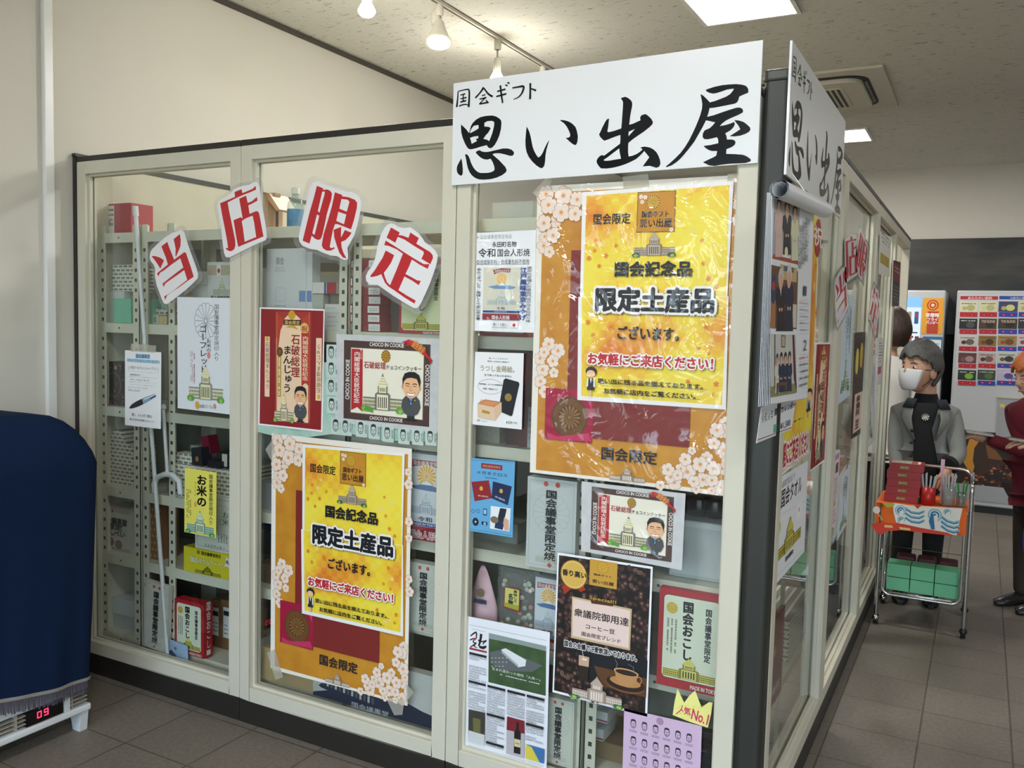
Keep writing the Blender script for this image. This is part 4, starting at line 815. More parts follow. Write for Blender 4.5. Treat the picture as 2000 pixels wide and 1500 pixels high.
# gold-lacquer card
a = sheet([(928, 687), (1023, 690), (1019, 839), (923, 829)], 'eeeef0')
a.T('貼ってこするだけで', (955, 698), (992, 703), '2a2b30', .01); a.T('簡単に本格的な蒔絵が', (952, 704), (994, 709), '2a2b30', .01); a.T('うつし金蒔絵。', (937, 712), (1012, 729), 'a49878', .02); a.T('水で洗ってもとれません', (946, 730), (1000, 737.5), '2a2b30', .02)
c = a.uv((958, 755)); a.ring(*c, a.r((958, 755), 25), a.r((958, 755), 13), .0012, '9b9ca2'); a.T('携帯電話・ガラスや金属製品', (936, 748), (981, 754), '2f3036', .01); a.T('漆器・陶器などに', (944, 757), (973, 762.5), '2f3036', .01)
a.poly([(988, 739), (1013, 746), (1015, 750), (1001, 811), (998, 813), (975, 803), (974, 799), (984, 742)], '14181f'); a.crest(*a.uv((993, 776)), a.r((993, 776), 7), 'a88c3e', edge='6b5a24')
a.poly([(940, 780), (980, 786), (980, 804), (968, 822), (933, 814), (933, 790)], 'dcb897'); a.poly([(933, 788), (948, 780), (980, 785), (965, 795)], 'b9835a'); a.poly([(938, 788), (949, 783), (974, 786.5), (963, 793)], 'd98e5e'); a.poly([(933, 789), (965, 796), (968, 822), (933, 815)], 'e2c4a6'); a.poly([(942, 800), (957, 804), (957, 809), (942, 806)], 'b08a34')
a.T('使用例 Sample', (932, 818), (953, 825), '55565c'); a.rect((986, 822), (1000, 828), 'ffffff'); a.T('620', (989, 822), (1000, 827.5), '23242a', .03); a.T('円(税込)', (1001, 823), (1012, 828.5), '55565c')
tag(a.build('card'), label='white card picturing a phone and a square wooden cup, beside the gold poster', cat='card')
# spectacle-cloth card
a = sheet([(916, 894), (1006, 901), (1001, 1050), (914, 1036)], '63a8d6')
for q in (((918, 898), (1003, 903)), ((918, 1033), (999, 1046))): a.line([a.uv(q[0]), a.uv(q[1])], .0012, '2f5f8e')
a.rect((940, 904), (981, 919), '93202c'); a.T('国会議事堂限定', (943, 907), (978, 916), 'd8b08a'); a.T('メガネクロス', (930, 918), (992, 933), '17304e', .01); a.T('眼鏡拭御届便り', (947, 931), (974, 937), '24405e')
a.poly([(921, 941), (955, 938), (961, 973), (927, 979)], '8f1d26'); a.poly([(963, 940), (1000, 950), (992, 987), (960, 973)], '17264e')
for x, y in ((940, 954), (979, 959)): a.ell(*a.uv((x, y)), a.r((x, y), 3.4), a.r((x, y), 3.8), 'd9a642', 14)
a.T('衆議院', (933, 966), (954, 972), 'e5d5c8'); a.T('参議院', (966, 970), (987, 977), 'd5d8e4', rot=-.25)
c = a.uv((924, 998)); a.ring(*c, a.r((924, 998), 3.6), a.r((924, 998), 3), .001, '17304e', 12); c = a.uv((934, 998)); a.ring(*c, a.r((934, 998), 3.6), a.r((934, 998), 3), .001, '17304e', 12); a.rect((944, 993), (951, 1007), '17304e'); a.rect((945, 995), (950, 1004.5), '8fc0e2')
c = a.uv((929, 1019)); a.ell(*c, a.r((929, 1019), 6), a.r((929, 1019), 7), '14202e', 18); a.ell(*c, a.r((929, 1019), 1.6), a.r((929, 1019), 1.8), 'dfe6ec', 10); a.rect((941, 1018), (952, 1026), '14202e'); a.ell(*a.uv((947, 1022.5)), a.r((947, 1022), 2.6), a.r((947, 1022), 2.6), '8fc0e2', 10)
a.poly([(959, 988), (998, 993), (995, 1038), (957, 1032)], 'e8ecee'); a.poly([(977, 992), (990, 994), (984, 1022), (971, 1018)], '1c222c'); a.poly([(969, 1014), (986, 1018), (982, 1035), (966, 1031)], '1b2c58'); a.poly([(985, 1010), (994, 1016), (994, 1036), (986, 1036), (983, 1022)], 'd9a98e'); c = a.uv((966, 1015)); a.ell(*c, a.r((966, 1015), 8), a.r((966, 1015), 6), '7a6a58', 14)
tag(a.build('card'), label='sky-blue card picturing a red and a navy cloth', cat='card')
# coffee poster
def beans():
    m, n, l, b = node_mat('coffee_bean_print', .45)
    tc = n.new('ShaderNodeTexCoord'); v = n.new('ShaderNodeTexVoronoi'); v.inputs['Scale'].default_value = 62; l.new(tc.outputs['Object'], v.inputs['Vector'])
    r = n.new('ShaderNodeValToRGB'); e = r.color_ramp.elements; e[0].position = .05; e[0].color = lin('a17a6a'); e[1].position = .62; e[1].color = lin('140d0c'); q = e.new(.22); q.color = lin('5f4038'); q = e.new(.4); q.color = lin('3a2622')
    l.new(v.outputs['Distance'], r.inputs[0]); l.new(r.outputs[0], b.inputs['Base Color']); return m
BEAN = beans(); K4 = [(1089, 1079), (1275, 1107), (1264, 1400), (1079, 1352)]
a = sheet(K4, 'eef0f4')
a.poly([(1092, 1084), (1271, 1111), (1260, 1394), (1082, 1348)], BEAN); a.poly([(1128, 1268), (1265, 1290), (1262, 1362), (1150, 1335), (1128, 1310)], '0f1218'); a.poly([(1160, 1300), (1263, 1325), (1261, 1362), (1175, 1340)], '5e3b1e')
k0 = a.k
for i in range(150):
    x, y = random.uniform(1094, 1262), random.uniform(1090, 1385)
    if 1122 < x and 1150 < y < 1362: continue
    if y > 1348+(x-1082)*.25 or y < 1088+(x-1090)*.15: continue
    a.k = k0+i % 12*3; q = random.uniform(0, 3); c = a.uv((x, y)); r_ = a.r((x, y), random.uniform(4.5, 6.2)); hh = random.choice(('4a302a', '5e3f36', '3c2723', '6f5046'))
    P = [(c[0]+r_*math.cos(t)*math.cos(q)-r_*.68*math.sin(t)*math.sin(q), c[1]+r_*math.cos(t)*math.sin(q)+r_*.68*math.sin(t)*math.cos(q)) for t in [2*PI*j/10 for j in range(10)]]
    a.puv(P, hh); a.line([(c[0]-r_*.8*math.cos(q), c[1]-r_*.8*math.sin(q)), (c[0]+r_*.15*math.sin(q), c[1]-r_*.15*math.cos(q)), (c[0]+r_*.8*math.cos(q), c[1]+r_*.8*math.sin(q))], .0011, '1c1010')
a.k = k0+60
a.poly([(1106, 1138), (1116, 1150), (1104, 1160), (1098, 1146)], 'a8301e'); a.poly([(1138, 1140), (1145, 1152), (1134, 1156), (1128, 1146)], 'a8301e')
c = a.uv((1121, 1122)); R_ = a.r((1121, 1122), 26); a.ell(*c, R_, R_*1.02, 'a67a2a', 32); a.ell(*c, R_*.92, R_*.95, 'e8c978', 32); a.ell(*c, R_*.84, R_*.87, 'd9b055', 32); a.T('香り高い', (1099, 1110), (1146, 1131), '18120a', .04)
a.rect((1153, 1091), (1205, 1151), 'c99a3a'); a.crest(*a.uv((1178, 1108)), a.r((1178, 1108), 11), 'e2b73a', edge='9a6a18'); a.T('国会ギフト', (1160, 1119), (1196, 1129), '1c1711', .03); a.T('思い出屋', (1157, 1130), (1200, 1145), '1c1711', .02)
a.poly([(1118, 1164), (1235, 1189), (1231, 1270), (1116, 1245)], 'c9b089'); a.poly([(1120, 1168), (1231, 1192), (1228, 1265), (1119, 1241)], 'ead0c6')
a.poly([(1154, 1170), (1200, 1172), (1198, 1184), (1156, 1178)], '4a2f10'); a.T('Special!!', (1152, 1163), (1204, 1181), 'd0a23c', .01, rot=-.02)
a.T('衆議院御用達', (1122, 1186), (1229, 1224), '15120f', .015); a.T('コーヒー豆', (1143, 1217), (1202, 1239), '15120f', .015); a.T('国会限定ブレンド', (1136, 1232), (1214, 1257), '15120f', .01)
a.T('国会の会議でご愛飲頂いております。', (1103, 1249), (1250, 1293), '14141a', .04, halo='f2f0ee', hw=.11)
a.poly([(1132, 1278), (1152, 1283), (1149, 1330), (1130, 1325)], '2a1a12'); a.poly([(1132, 1278), (1152, 1283), (1151, 1302), (1131, 1298)], 'c9a68a'); a.rect((1138, 1284), (1147, 1290), 'e9e0d2'); a.line([a.uv((1138, 1268)), a.uv((1142, 1290))], .0015, 'd8d8d8')
E_ = lambda x, y, rx, ry, h: a.ell(*a.uv((x, y)), a.r((x, y), rx), a.r((x, y), ry), h, 24)
E_(1222, 1337, 38, 15, '7a4a20'); E_(1222, 1335, 37, 13, '2a1710'); E_(1222, 1331, 30, 9, 'b78450'); a.poly([(1201, 1306), (1248, 1318), (1240, 1334), (1228, 1342), (1214, 1338), (1205, 1326)], 'bd8a58'); E_(1224, 1312, 24, 6.5, 'd3a26a'); E_(1224, 1313, 21, 5, '2c1a12'); a.ring(*a.uv((1249, 1328)), a.r((1249, 1328), 6), a.r((1249, 1328), 7), .003, 'b78450')
a.line([a.uv(p) for p in ((1203, 1287), (1207, 1296), (1204, 1304))], .002, '6a7684'); a.line([a.uv(p) for p in ((1228, 1296), (1238, 1302), (1240, 1314))], .002, '6a7684')
a.diet(*a.box2((1120, 1308), (1215, 1384)), ('b9a698', '9b887a', 'e9e2d6', 'c2ada0', '3c6a3a'))
tag(a.build('poster'), label='coffee poster with dark beans, a gold medal and a steaming cup', cat='poster')
# newspaper style leaflet
a = sheet([(906, 1202), (1074, 1235), (1067, 1512), (902, 1462)], 'e9ebf2')
a.line([a.uv((917, 1220)), a.uv((1067, 1251))], .0007, '33363c'); a.scrawl(*a.box2((921, 1227), (948, 1235)), 1, '9a9ca4', 1)
for pts, w in (([(919, 1242), (930, 1235), (930, 1248)], [2, 3, 2]), ([(918, 1250), (927, 1247), (924, 1254), (931, 1256)], [2, 2, 2, 2]), ([(919, 1264), (929, 1257), (926, 1262), (932, 1265)], [2, 2, 2, 1]), ([(940, 1238), (938, 1252), (935, 1262)], [5, 4, 3]), ([(934, 1250), (941, 1253), (950, 1252)], [3, 2, 3]), ([(936, 1263), (944, 1265), (950, 1262)], [4, 5, 3]), ([(943, 1258), (950, 1250)], [2, 2])): a.stroke(pts, w, '101116')
c = a.uv((927, 1248)); a.ell(*c, a.r((927, 1248), 2.4), a.r((927, 1248), 2.4), 'c2242b', 10); a.poly([(917, 1264), (951, 1272), (951, 1275.5), (917, 1268)], '9a2a34')
PH = mat('landscape_photo_print', '4f6b42', .4, var=.2, scale=22, h2='27361f'); a.poly([(955, 1236), (1067, 1262), (1066, 1359), (954, 1332)], PH)
a.poly([(955, 1236), (1067, 1262), (1067, 1272), (1020, 1260), (955, 1247)], '8c9a98'); a.poly([(957, 1273), (985, 1268), (1060, 1300), (1040, 1312), (985, 1310), (958, 1295)], '5f6466'); a.poly([(980, 1268), (988, 1266), (1028, 1289), (1026, 1301), (1012, 1303), (980, 1274)], 'dfe3e6'); a.poly([(980, 1270), (1012, 1298), (1012, 1303), (980, 1275)], 'a9aeb2')
for i in range(14): a.rect((960+i % 5*7, 1284+i//5*8), (963+i % 5*7, 1286+i//5*8), 'c9cdd2')
a.T('生まれ変わった個性「人気一」', (961, 1302), (1060, 1332), 'eef0f0', .0, rot=0); a.scrawl(*a.box2((977, 1319), (1056, 1334)), 1, 'd5d8d8')
colx = ((917, 951, 0), (953, 988, 1), (992, 1027, 2), (1030, 1065, 3))
for x0, x1, ci in colx:
    sl = .24; top = 1272+(x0-917)*sl if ci == 0 else 1336+(x0-953)*sl; bot = 1384+(x0-917)*sl if ci == 0 else (1460+(x0-953)*sl if ci == 1 else (1398+(x0-992)*sl if ci == 2 else 1446))
    rows = int((bot-top)/5.0); u0 = a.uv((x0, top))[0]; u1 = a.uv((x1, top))[0]
    for i in range(rows):
        y = top+i*5.0; hd = i in (0, 11, 22) ; v = a.uv((x0, y))[1]
        if hd: a.ruv(u0, v-.009, u1, v-.0012, '1c1d22')
        elif random.random() < .93: a.scrawl(u0, v-.008, u0+(u1-u0)*random.choice((1, 1, 1, .6)), v-.001, 2, '6d6f76', .93)
a.poly([(917, 1384), (949, 1391), (948, 1455), (916, 1446)], '3d3a34'); a.poly([(917, 1425), (948, 1434), (948, 1455), (916, 1446)], 'cdd2d2'); a.poly([(925, 1400), (940, 1404), (940, 1432), (926, 1428)], '6a6a3c')
a.poly([(992, 1398), (1026, 1407), (1025, 1480), (990, 1470)], 'b9b2b8'); a.poly([(992, 1398), (1026, 1407), (1026, 1432), (991, 1424)], '7d1d28')
a.poly([(1010, 1409), (1015, 1410), (1015, 1424), (1019, 1430), (1018, 1472), (1005, 1469), (1006, 1427), (1010, 1422)], '17120f'); a.poly([(1006, 1441), (1018, 1444), (1018, 1459), (1006, 1456)], 'd8c7a0'); a.T('一', (1008, 1446), (1016, 1456), '14110e', .03)
a.poly([(1029, 1452), (1065, 1462), (1064, 1490), (1028, 1480)], '3d6ea8'); a.poly([(1029, 1452), (1040, 1458), (1056, 1488), (1028, 1480)], 'd9c94a'); a.line([a.uv((916, 1454)), a.uv((1064, 1496))], .0008, '33363c')
tag(a.build('leaflet'), label='white newspaper-like leaflet with an aerial photograph and a bottle, bottom left of the corner bay', cat='leaflet')
# pink portrait sheet, crown
a = sheet([(1219, 1383), (1371, 1418), (1366, 1560), (1215, 1530)], 'd3b5d2', coat=.6, cb=.3)
a.T('歴代首相漫像', (1229, 1386), (1334, 1412), '3a2a44', .0); a.crest(*a.uv((1289, 1409)), a.r((1289, 1409), 7), 'b692b4', edge='a07c9e'); k0 = a.k
for j in range(4):
    for i in range(6):
        x = 1237+i*21.8; y = 1414+i*5.6+j*33.5; a.k = k0+5; c = a.uv((x, y)); w_ = a.r((x, y), 15); face(a, c[0], c[1], w_, w_*1.25, '2a2430')
        a.scrawl(c[0]-w_*.5, c[1]-w_*1.05, c[0]+w_*.5, c[1]-w_*.7, 2, '7d6680', 1)
tag(a.build('leaflet'), label='pink sheet with rows of portrait sketches at the bottom of the corner bay', cat='leaflet')
a = fart(.026); cr = zp(900, 1125, .25, [(1693,880),(1745,990),(1785,935),(1830,895),(1880,1025),(1940,985),(1967,990),(1955,1080),(1930,1185),(1790,1140),(1655,1085),(1670,980)])
a.prism([a.w(*a.uv(p)) for p in cr], -a.N*.0005, 'f0ea8e'); a.k = 4; k0 = a.k
for i in range(26):
    x = 1690+random.uniform(-20, 60)+i*7; y = 1000+random.uniform(0, 120)
    if x > 1925: continue
    P = zp(900, 1125, .25, [(x-18, y+6), (x+18, y-6)]); a.line([a.uv(p) for p in P], .0008, 'd9cf45')
a.stroke(zp(900, 1125, .25, [(1733, 1010), (1720, 1045), (1680, 1078)]), [1.4, 2, 1.4], 'd2306a'); a.stroke(zp(900, 1125, .25, [(1722, 1040), (1740, 1058)]), [1.4, 2], 'd2306a'); a.T('気', (1336, 1379), (1349, 1398), 'd2306a', .02)
a.T('No.1', (1352, 1386), (1383, 1414), 'd2306a', .02, rot=-.16)
tag(a.build('crown_tag'), label='yellow paper crown cut-out with red handwriting above the pink sheet', cat='paper tag')
# ------------------------------------------------------------------ shelving and goods inside the booth
SH = mat('shelf_ivory_steel', 'd8d5c2', .42, var=.04); SHD = mat('slot_dark', '3c3d36', .7)
ZS = (1.84, 1.47, 1.12, .78, .49, .15)
def angle_post(m, x, y, s, sy=1):
    m.box((x, y, .002), (x+s*.038, y+sy*.003, 1.87), SH); m.box((x, y, .002), (x+s*.003, y+sy*.038, 1.87), SH)
    for i in range(44):
        z = .06+i*.0405; m.box((x+s*.014, y-sy*.0006, z), (x+s*.026, y, z+.014), SHD)
def shelf_unit(x0, x1, y0, y1, label, extra=(), back=None):
    t = thing('shelf_unit', ((x0+x1)/2, (y0+y1)/2, 0), label, 'shelving', 'ivory steel shelving in the booth')
    for x, s in ((x0, 1), (x1, -1)):
        for y, sy in ((y0, 1), (y1, -1)):
            m = MB(); angle_post(m, x, y, s, sy); m.build('upright', t)
    for x in extra: m = MB(); angle_post(m, x, y0, 1); m.build('upright', t)
    for z in ZS:
        m = MB(); m.box((x0+.004, y0+.004, z-.005), (x1-.004, y1-.004, z), SH)
        for q in ((x0+.004, y0-.001, x1-.004, y0+.004), (x0+.004, y1-.004, x1-.004, y1-.001)): m.box((q[0], q[1], z-.04), (q[2], q[3], z), SH)
        for x in (x0+(x1-x0)*.5,): m.box((x-.004, y0-.0016, z-.024), (x+.004, y0-.001, z-.016), SHD)
        m.build('shelf', t)
    if back: MB().box((max(x0, back[0])+.004, y1+.001, .02), (min(x1, back[1])-.004, y1+.004, back[2]), mat('shelf_back_grey', '8f8f84', .6)).build('back_panel', t)
    return t
shelf_unit(-2.735, -2.49, .09, .45, 'ivory shelving unit against the left wall, behind the first bay', back=(-9, 9, 1.84))
shelf_unit(-2.478, -1.42, .09, .45, 'ivory shelving unit behind the divider of the first two bays', (-2.323,), back=(-9, -1.7, 1.83))
shelf_unit(-1.40, -.49, .09, .45, 'ivory shelving unit behind the divider beside the corner bay', back=(-9, 9, 1.46))
shelf_unit(-.478, -.04, .09, .45, 'ivory shelving unit nearest the corner post', back=(-9, 9, 1.46))
shelf_unit(-2.3, -1.15, 1.0, 1.4, 'ivory shelving unit in the second row inside the booth')
shelf_unit(-2.7, -2.36, 1.0, 3.4, 'long ivory shelving unit along the left partition inside the booth')
def gb(name, label, cat, p0, p1, y, d, col, art=None, zb=None, group=None, bevel=0):
    "a box of goods: front face between two photo points on the plane y, resting at height zb"
    q0, q1 = at(*p0, 'y', y), at(*p1, 'y', y); z0 = q1.z if zb is None else zb
    a = Art((0, y, 0), (1, 0, 0), (0, 0, 1), True); c = ink(col) if isinstance(col, str) else col
    a.box((q0.x, y, z0+.0005), (q1.x, y+d, q0.z), c); a.k = 4
    if art: art(a, q0.x, z0, q1.x, q0.z)
    return tag(a.build(name, bevel=bevel), label=label, cat=cat, group=group)
PAT = None
def pattern():
    m, n, l, b = node_mat('brick_pattern_wrap', .55)
    tc = n.new('ShaderNodeTexCoord'); mp = n.new('ShaderNodeMapping'); mp.inputs['Rotation'].default_value = (PI/2, 0, 0); l.new(tc.outputs['Object'], mp.inputs[0])
    br = n.new('ShaderNodeTexBrick'); br.inputs['Scale'].default_value = 1; br.inputs['Brick Width'].default_value = .03; br.inputs['Row Height'].default_value = .016; br.inputs['Mortar Size'].default_value = .0045
    br.inputs['Color1'].default_value = lin('6f6c62'); br.inputs['Color2'].default_value = lin('8a877b'); br.inputs['Mortar'].default_value = lin('dedccf')
    l.new(mp.outputs[0], br.inputs[0]); l.new(br.outputs['Color'], b.inputs['Base Color']); return m
PAT = pattern()
# first bay, top to bottom
def red_label(a, u0, v0, u1, v1): a.ruv(u0+.006, v0+.006, u0+(u1-u0)*.38, v1-.008, 'e6e2de'); a.scrawl(u0+.01, v0+.03, u0+(u1-u0)*.36, v1-.015, 4, '6b5a5c'); a.diet(u0+.012, v0+.035, u0+(u1-u0)*.34, v0+.075, ('b7b2b0', '8b8686', '6a6666', 'c9c4c2', 'b7b2b0'), bush=False)
gb('gift_box', 'red box with a white label on the very top shelf by the left wall', 'box', (203, 399), (256, 452), .133, .11, 'a8323e', red_label, ZS[0], bevel=.002)
gb('carton', 'white carton standing left of the mint-green box on the second shelf', 'box', (193, 569), (243, 630), .133, .16, 'd4d5d2', None, ZS[1])
gb('gift_box', 'mint-green box on the second shelf at the left', 'box', (221, 583), (256, 631), .105, .026, '7cc3a4', None, ZS[1], bevel=.001)
def tilt(o, ang): o.rotation_euler.y = ang
o = gb('wrapped_box', 'slanting box in brown and white patterned wrap on top of the white carton', 'box', (219, 514), (262, 566), .14, .1, PAT); o.location.z = at(193, 569, 'y', .133).z+.001
gb('gift_box', 'thin mint-green box edge right of the double upright', 'box', (291, 585), (297, 632), .13, .12, '7cc3a4', None, ZS[1])
gb('gift_box', 'small cream box with a blue mark on the second shelf', 'box', (298, 615), (310, 632), .13, .08, 'd8cfae', lambda a, u0, v0, u1, v1: a.ruv(u0+.004, v0+.008, u0+.022, v1-.006, '6fb3b8'), ZS[1])
for x0, lb in ((311, 'middle one of three small cream boxes'), (319, 'rightmost of three small cream boxes')): gb('gift_box', lb+' on the second shelf', 'box', (x0, 617), (x0+7.4, 632), .13, .08, 'cfc08e', None, ZS[1])
o = gb('wrapped_box', 'small packet in brick-patterned wrap above the small cream boxes', 'box', (297, 601), (326, 614), .15, .07, PAT); o.location.z = at(298, 615, 'y', .13).z+.001
def blk(a, u0, v0, u1, v1):
    c = ((u0+u1)/2-.004, (v0+v1)/2-.005); a.ring(*c, (u1-u0)*.36, (u1-u0)*.40, .0025, '8a8378'); a.ell((u0+u1)/2+.01, v1-.025, .009, .009, 'b08a5e', 14)
    for i in range(70):
        x = random.uniform(u0+.03, u1-.004); y = v0+random.random()**2*(x-u0)*1.1+.004
        if i < 18: x = random.uniform(u0+.003, u1-.01); y = random.uniform(v1-.03, v1-.004)
        a.ell(x, min(y, v1-.004), .0032, .0032, random.choice(('a5536b', '7d3a4e', 'c48a98')), 6)
gb('gift_box', 'black box with a pink blossom pattern and oval on the third shelf', 'box', (203, 705), (243, 785), .13, .06, '2b2624', blk, ZS[2])
# house-shaped patterned carton on shelf four
m = MB(); p = [at(x, y, 'y', .133) for x, y in ((202, 953), (202, 868), (214, 858), (222, 840), (236, 840), (240, 856), (247, 866), (259, 872), (259, 953))]
for q in p: q.z = max(q.z, ZS[3]+.001)
p[0].z = p[-1].z = ZS[3]+.001; m.prism(p, (0, .12, 0), PAT)
tag(m.build('wrapped_box'), label='house-shaped box in brick-patterned wrap on the fourth shelf, partly behind the navy cover', cat='box')
def senbei(a, u0, v0, u1, v1):
    W = u1-u0; a.ruv(u0, v1-.03, u1, v1-.002, 'b3ae9c'); a.ruv(u0, v0+.002, u1, v0+.016, 'b3ae9c'); a.ell(u0+W*.4, v1-.026, .006, .006, 'b8322e', 14); a.diet(u0+.02, v1-.085, u1-.03, v1-.035, ('c4c0b2', 'a5a195', '9b978a', 'cfccc0', 'c4c0b2'), bush=False)
    a.tuv('国会議事堂', u0+.006, v0+.115, u1-.02, v0+.145, '3e3c38', .03); a.tuv('限定', u0+.045, v0+.09, u1-.05, v0+.118, '3e3c38', .03); a.tuv('せんべい', u0+.015, v0+.062, u1-.03, v0+.092, '3e3c38', .03)
    for x, y in ((.35, .038), (.62, .03)): a.ell(u0+W*x, v0+y, .022, .019, '7e6258', 18); a.ell(u0+W*x, v0+y, .016, .013, '947768', 14)
gb('cracker_box', 'white cracker box with a red dot and two brown crackers, fifth shelf at the left', 'box', (196, 982), (256, 1107), .133, .08, 'cbcabf', senbei, ZS[4], bevel=.001)
gb('carton', 'plain white carton lying on the bottom shelf at the left', 'box', (214, 1193), (255, 1240), .14, .2, 'b9bcbb', None, ZS[5])
o = gb('carton', 'flat white carton resting on top of another at the bottom left', 'box', (199, 1146), (256, 1192), .133, .2, 'd3d6d6', None); o.location.z = at(214, 1193, 'y', .14).z+.001
# long white pole and hooked white cane standing in front of the shelving
PV = mat('white_enamel_pole', 'e4e6e8', .3)
m = MB(); a_, b_ = at(264, 405, 'y', .062), at(327, 1132, 'y', .062); b_.z = .142; m.tube([a_, b_], .0085, PV, 10)
t = m.build('pole', label='long thin white pole leaning inside the first bay', cat='pole'); MB().tube([a_+Vector((0, 0, .004)), a_-Vector((-.004, 0, .035))], .0115, PV, 10).build('end_cap', t)
m = MB(); P = [at(x, y, 'y', .066) for x, y in ((319, 800), (327, 925))]; m.tube([P[0], P[1]], .007, PV, 8)
P = [at(x, y, 'y', .066) for x, y in ((303, 962), (301, 945), (308, 932), (322, 926), (338, 928), (350, 940), (353, 965))]; m.tube(P, .0115, PV, 10)
t = m.build('walking_cane', label='white hooked cane hanging at the second upright of the first bay', cat='cane')
MB().lathe(at(319, 799, 'y', .066), [(.009, 0), (.013, .002), (.010, .012), (.006, .02)], PV, 12).build('tip', t)
def polka(a, u0, v0, u1, v1):
    for i in range(3):
        for j in range(9): a.ell(u0+.012+i*.022+(j % 2)*.01, v0+.015+j*.028, .006, .006, 'c9a27c', 10)
gb('carton', 'brown carton with pale dots behind the white pole', 'box', (291, 975), (312, 1107), .13, .1, '8e6547', polka, ZS[4])
# boxes at the foot of the first bay
def yaki(a, u0, v0, u1, v1, big=True):
    W, Hh = u1-u0, v1-v0; a.frame(u0+W*.05, v0+Hh*.03, u1-W*.05, v1-Hh*.03, .0012, 'aaa99c'); a.crest_line(u0+W*.5, v0+Hh*.62, W*.38, W*.38, 'b9b7ab', .0011)
    for x, c in ((.38, 'c9564a'), (.62, 'c9564a')): a.ell(u0+W*x, v1-Hh*.06, W*.05, W*.05, c, 10)
    a.tuv('国会議事堂限定焼', u0+W*.38, v0+Hh*.1, u0+W*.62, v1-Hh*.12, '23242a', .02, vert=True); a.diet(u0+W*.2, v0+Hh*.06, u1-W*.2, v0+Hh*.26, ('d2d0c4', 'bdbbb0', 'aeaca2', 'd9d7cc', 'd2d0c4'), bush=False); a.ell(u0+W*.5, v0+Hh*.05, W*.05, W*.05, 'c9564a', 4)
    a.tuv('国会議事堂限定焼', u0+W*.38, v0+Hh*.1, u0+W*.62, v1-Hh*.12, '23242a', .02, vert=True)
o = gb('biscuit_box', 'narrow white biscuit box with vertical black lettering leaning between the uprights at the bottom', 'box', (279, 1133), (324, 1262), .058, .022, 'd2d0c6', yaki, .145); tilt(o, .06)
PCH = mat('pale_blue_cloth', '9db7d6', .6, var=.06, scale=30)
def pouch(u, v):
    x0, x1 = at(327, 1240, 'y', .052).x, at(364, 1290, 'y', .052).x; z0, z1 = .142, .205
    return (x0+(x1-x0)*u-.004*v, .062-.008*math.sin(PI*u)*math.sin(PI*v), z0+(z1-z0)*v-.008*u)
m = Art((0, .056, 0), (1, 0, 0), (0, 0, 1), True); m.grid(pouch, 10, 10, PCH); m.k = 60
m.crest(*m.uv((344, 1266)), .006, '8a7a4a', edge='5d5335'); m.T('衆議院', (332, 1271), (344, 1283), '2b3a66', .03, rot=-.6)
tag(m.build('pouch', solid=.004), label='small pale blue cloth pouch leaning at the bottom of the first bay', cat='pouch')
def okoshi(a, u0, v0, u1, v1):
    W, Hh = u1-u0, v1-v0; a.rrect(u0+W*.07, v0+Hh*.09, u1-W*.09, v1-Hh*.06, .012, '2b2a22'); a.rrect(u0+W*.075, v0+Hh*.094, u1-W*.095, v1-Hh*.064, .012, 'e3e6cf')
    a.crest(u0+W*.2, v1-Hh*.19, W*.085, 'e3c24e', edge='b8962e'); a.tuv('国会おこし', u0+W*.36, v0+Hh*.30, u0+W*.53, v1-Hh*.1, '14141c', .045, vert=True); a.tuv('国会議事堂限定', u0+W*.70, v0+Hh*.32, u0+W*.80, v1-Hh*.14, '22222a', .03, vert=True)
    a.scrawl(u0+W*.12, v0+Hh*.35, u0+W*.3, v1-Hh*.3, 3, '8a8c80', .9, vert=True)
    a.diet(u0+W*.09, v0+Hh*.1, u1-W*.11, v0+Hh*.34, ('d6c95e', '8f8638', '3e3b1c', 'e2d878', 'd6c95e'), bush=False); a.tuv('MADE IN TOKYO', u0+W*.52, v0+Hh*.025, u1-W*.06, v0+Hh*.065, 'f0e6e0', .03)
def okoshi2(a, u0, v0, u1, v1):
    okoshi(a, u0, v0, u1-.0, v1)
o = gb('snack_box', 'red and cream snack box at the foot of the first bay, behind the blue pouch', 'box', (341, 1168), (398, 1282), .075, .045, 'b5232c', okoshi, .155, bevel=.001)
b = Art((at(398, 1282, 'y', .075).x, .075, 0), (0, 1, 0), (0, 0, 1)); b.k = 4; zt = at(398, 1168, 'y', .075).z; b.tuv('国会おこし', .012, .19, .035, zt-.02, 'ede4da', .02, vert=True, halo='5a1218', hw=.06); b.ruv(.014, .165, .034, .185, 'e9e6d8')
b.build('side_print', o)
for i, (x0, x1) in enumerate(((410, 431), (432, 452))):
    gb('carton', ('left' if i == 0 else 'right')+' brown carton with a white shipping label at the foot of the first bay', 'box', (x0, 1170), (x1, 1290), .2, .2, '7b5c40', lambda a, u0, v0, u1, v1: (a.ruv(u0+.012, v0+.05, u1-.012, v1-.03, 'dcdcda'), a.ruv(u0+.014, v1-.065, u1-.014, v1-.045, '1f2024'), a.scrawl(u0+.018, v0+.06, u1-.018, v0+.11, 3)), ZS[5])
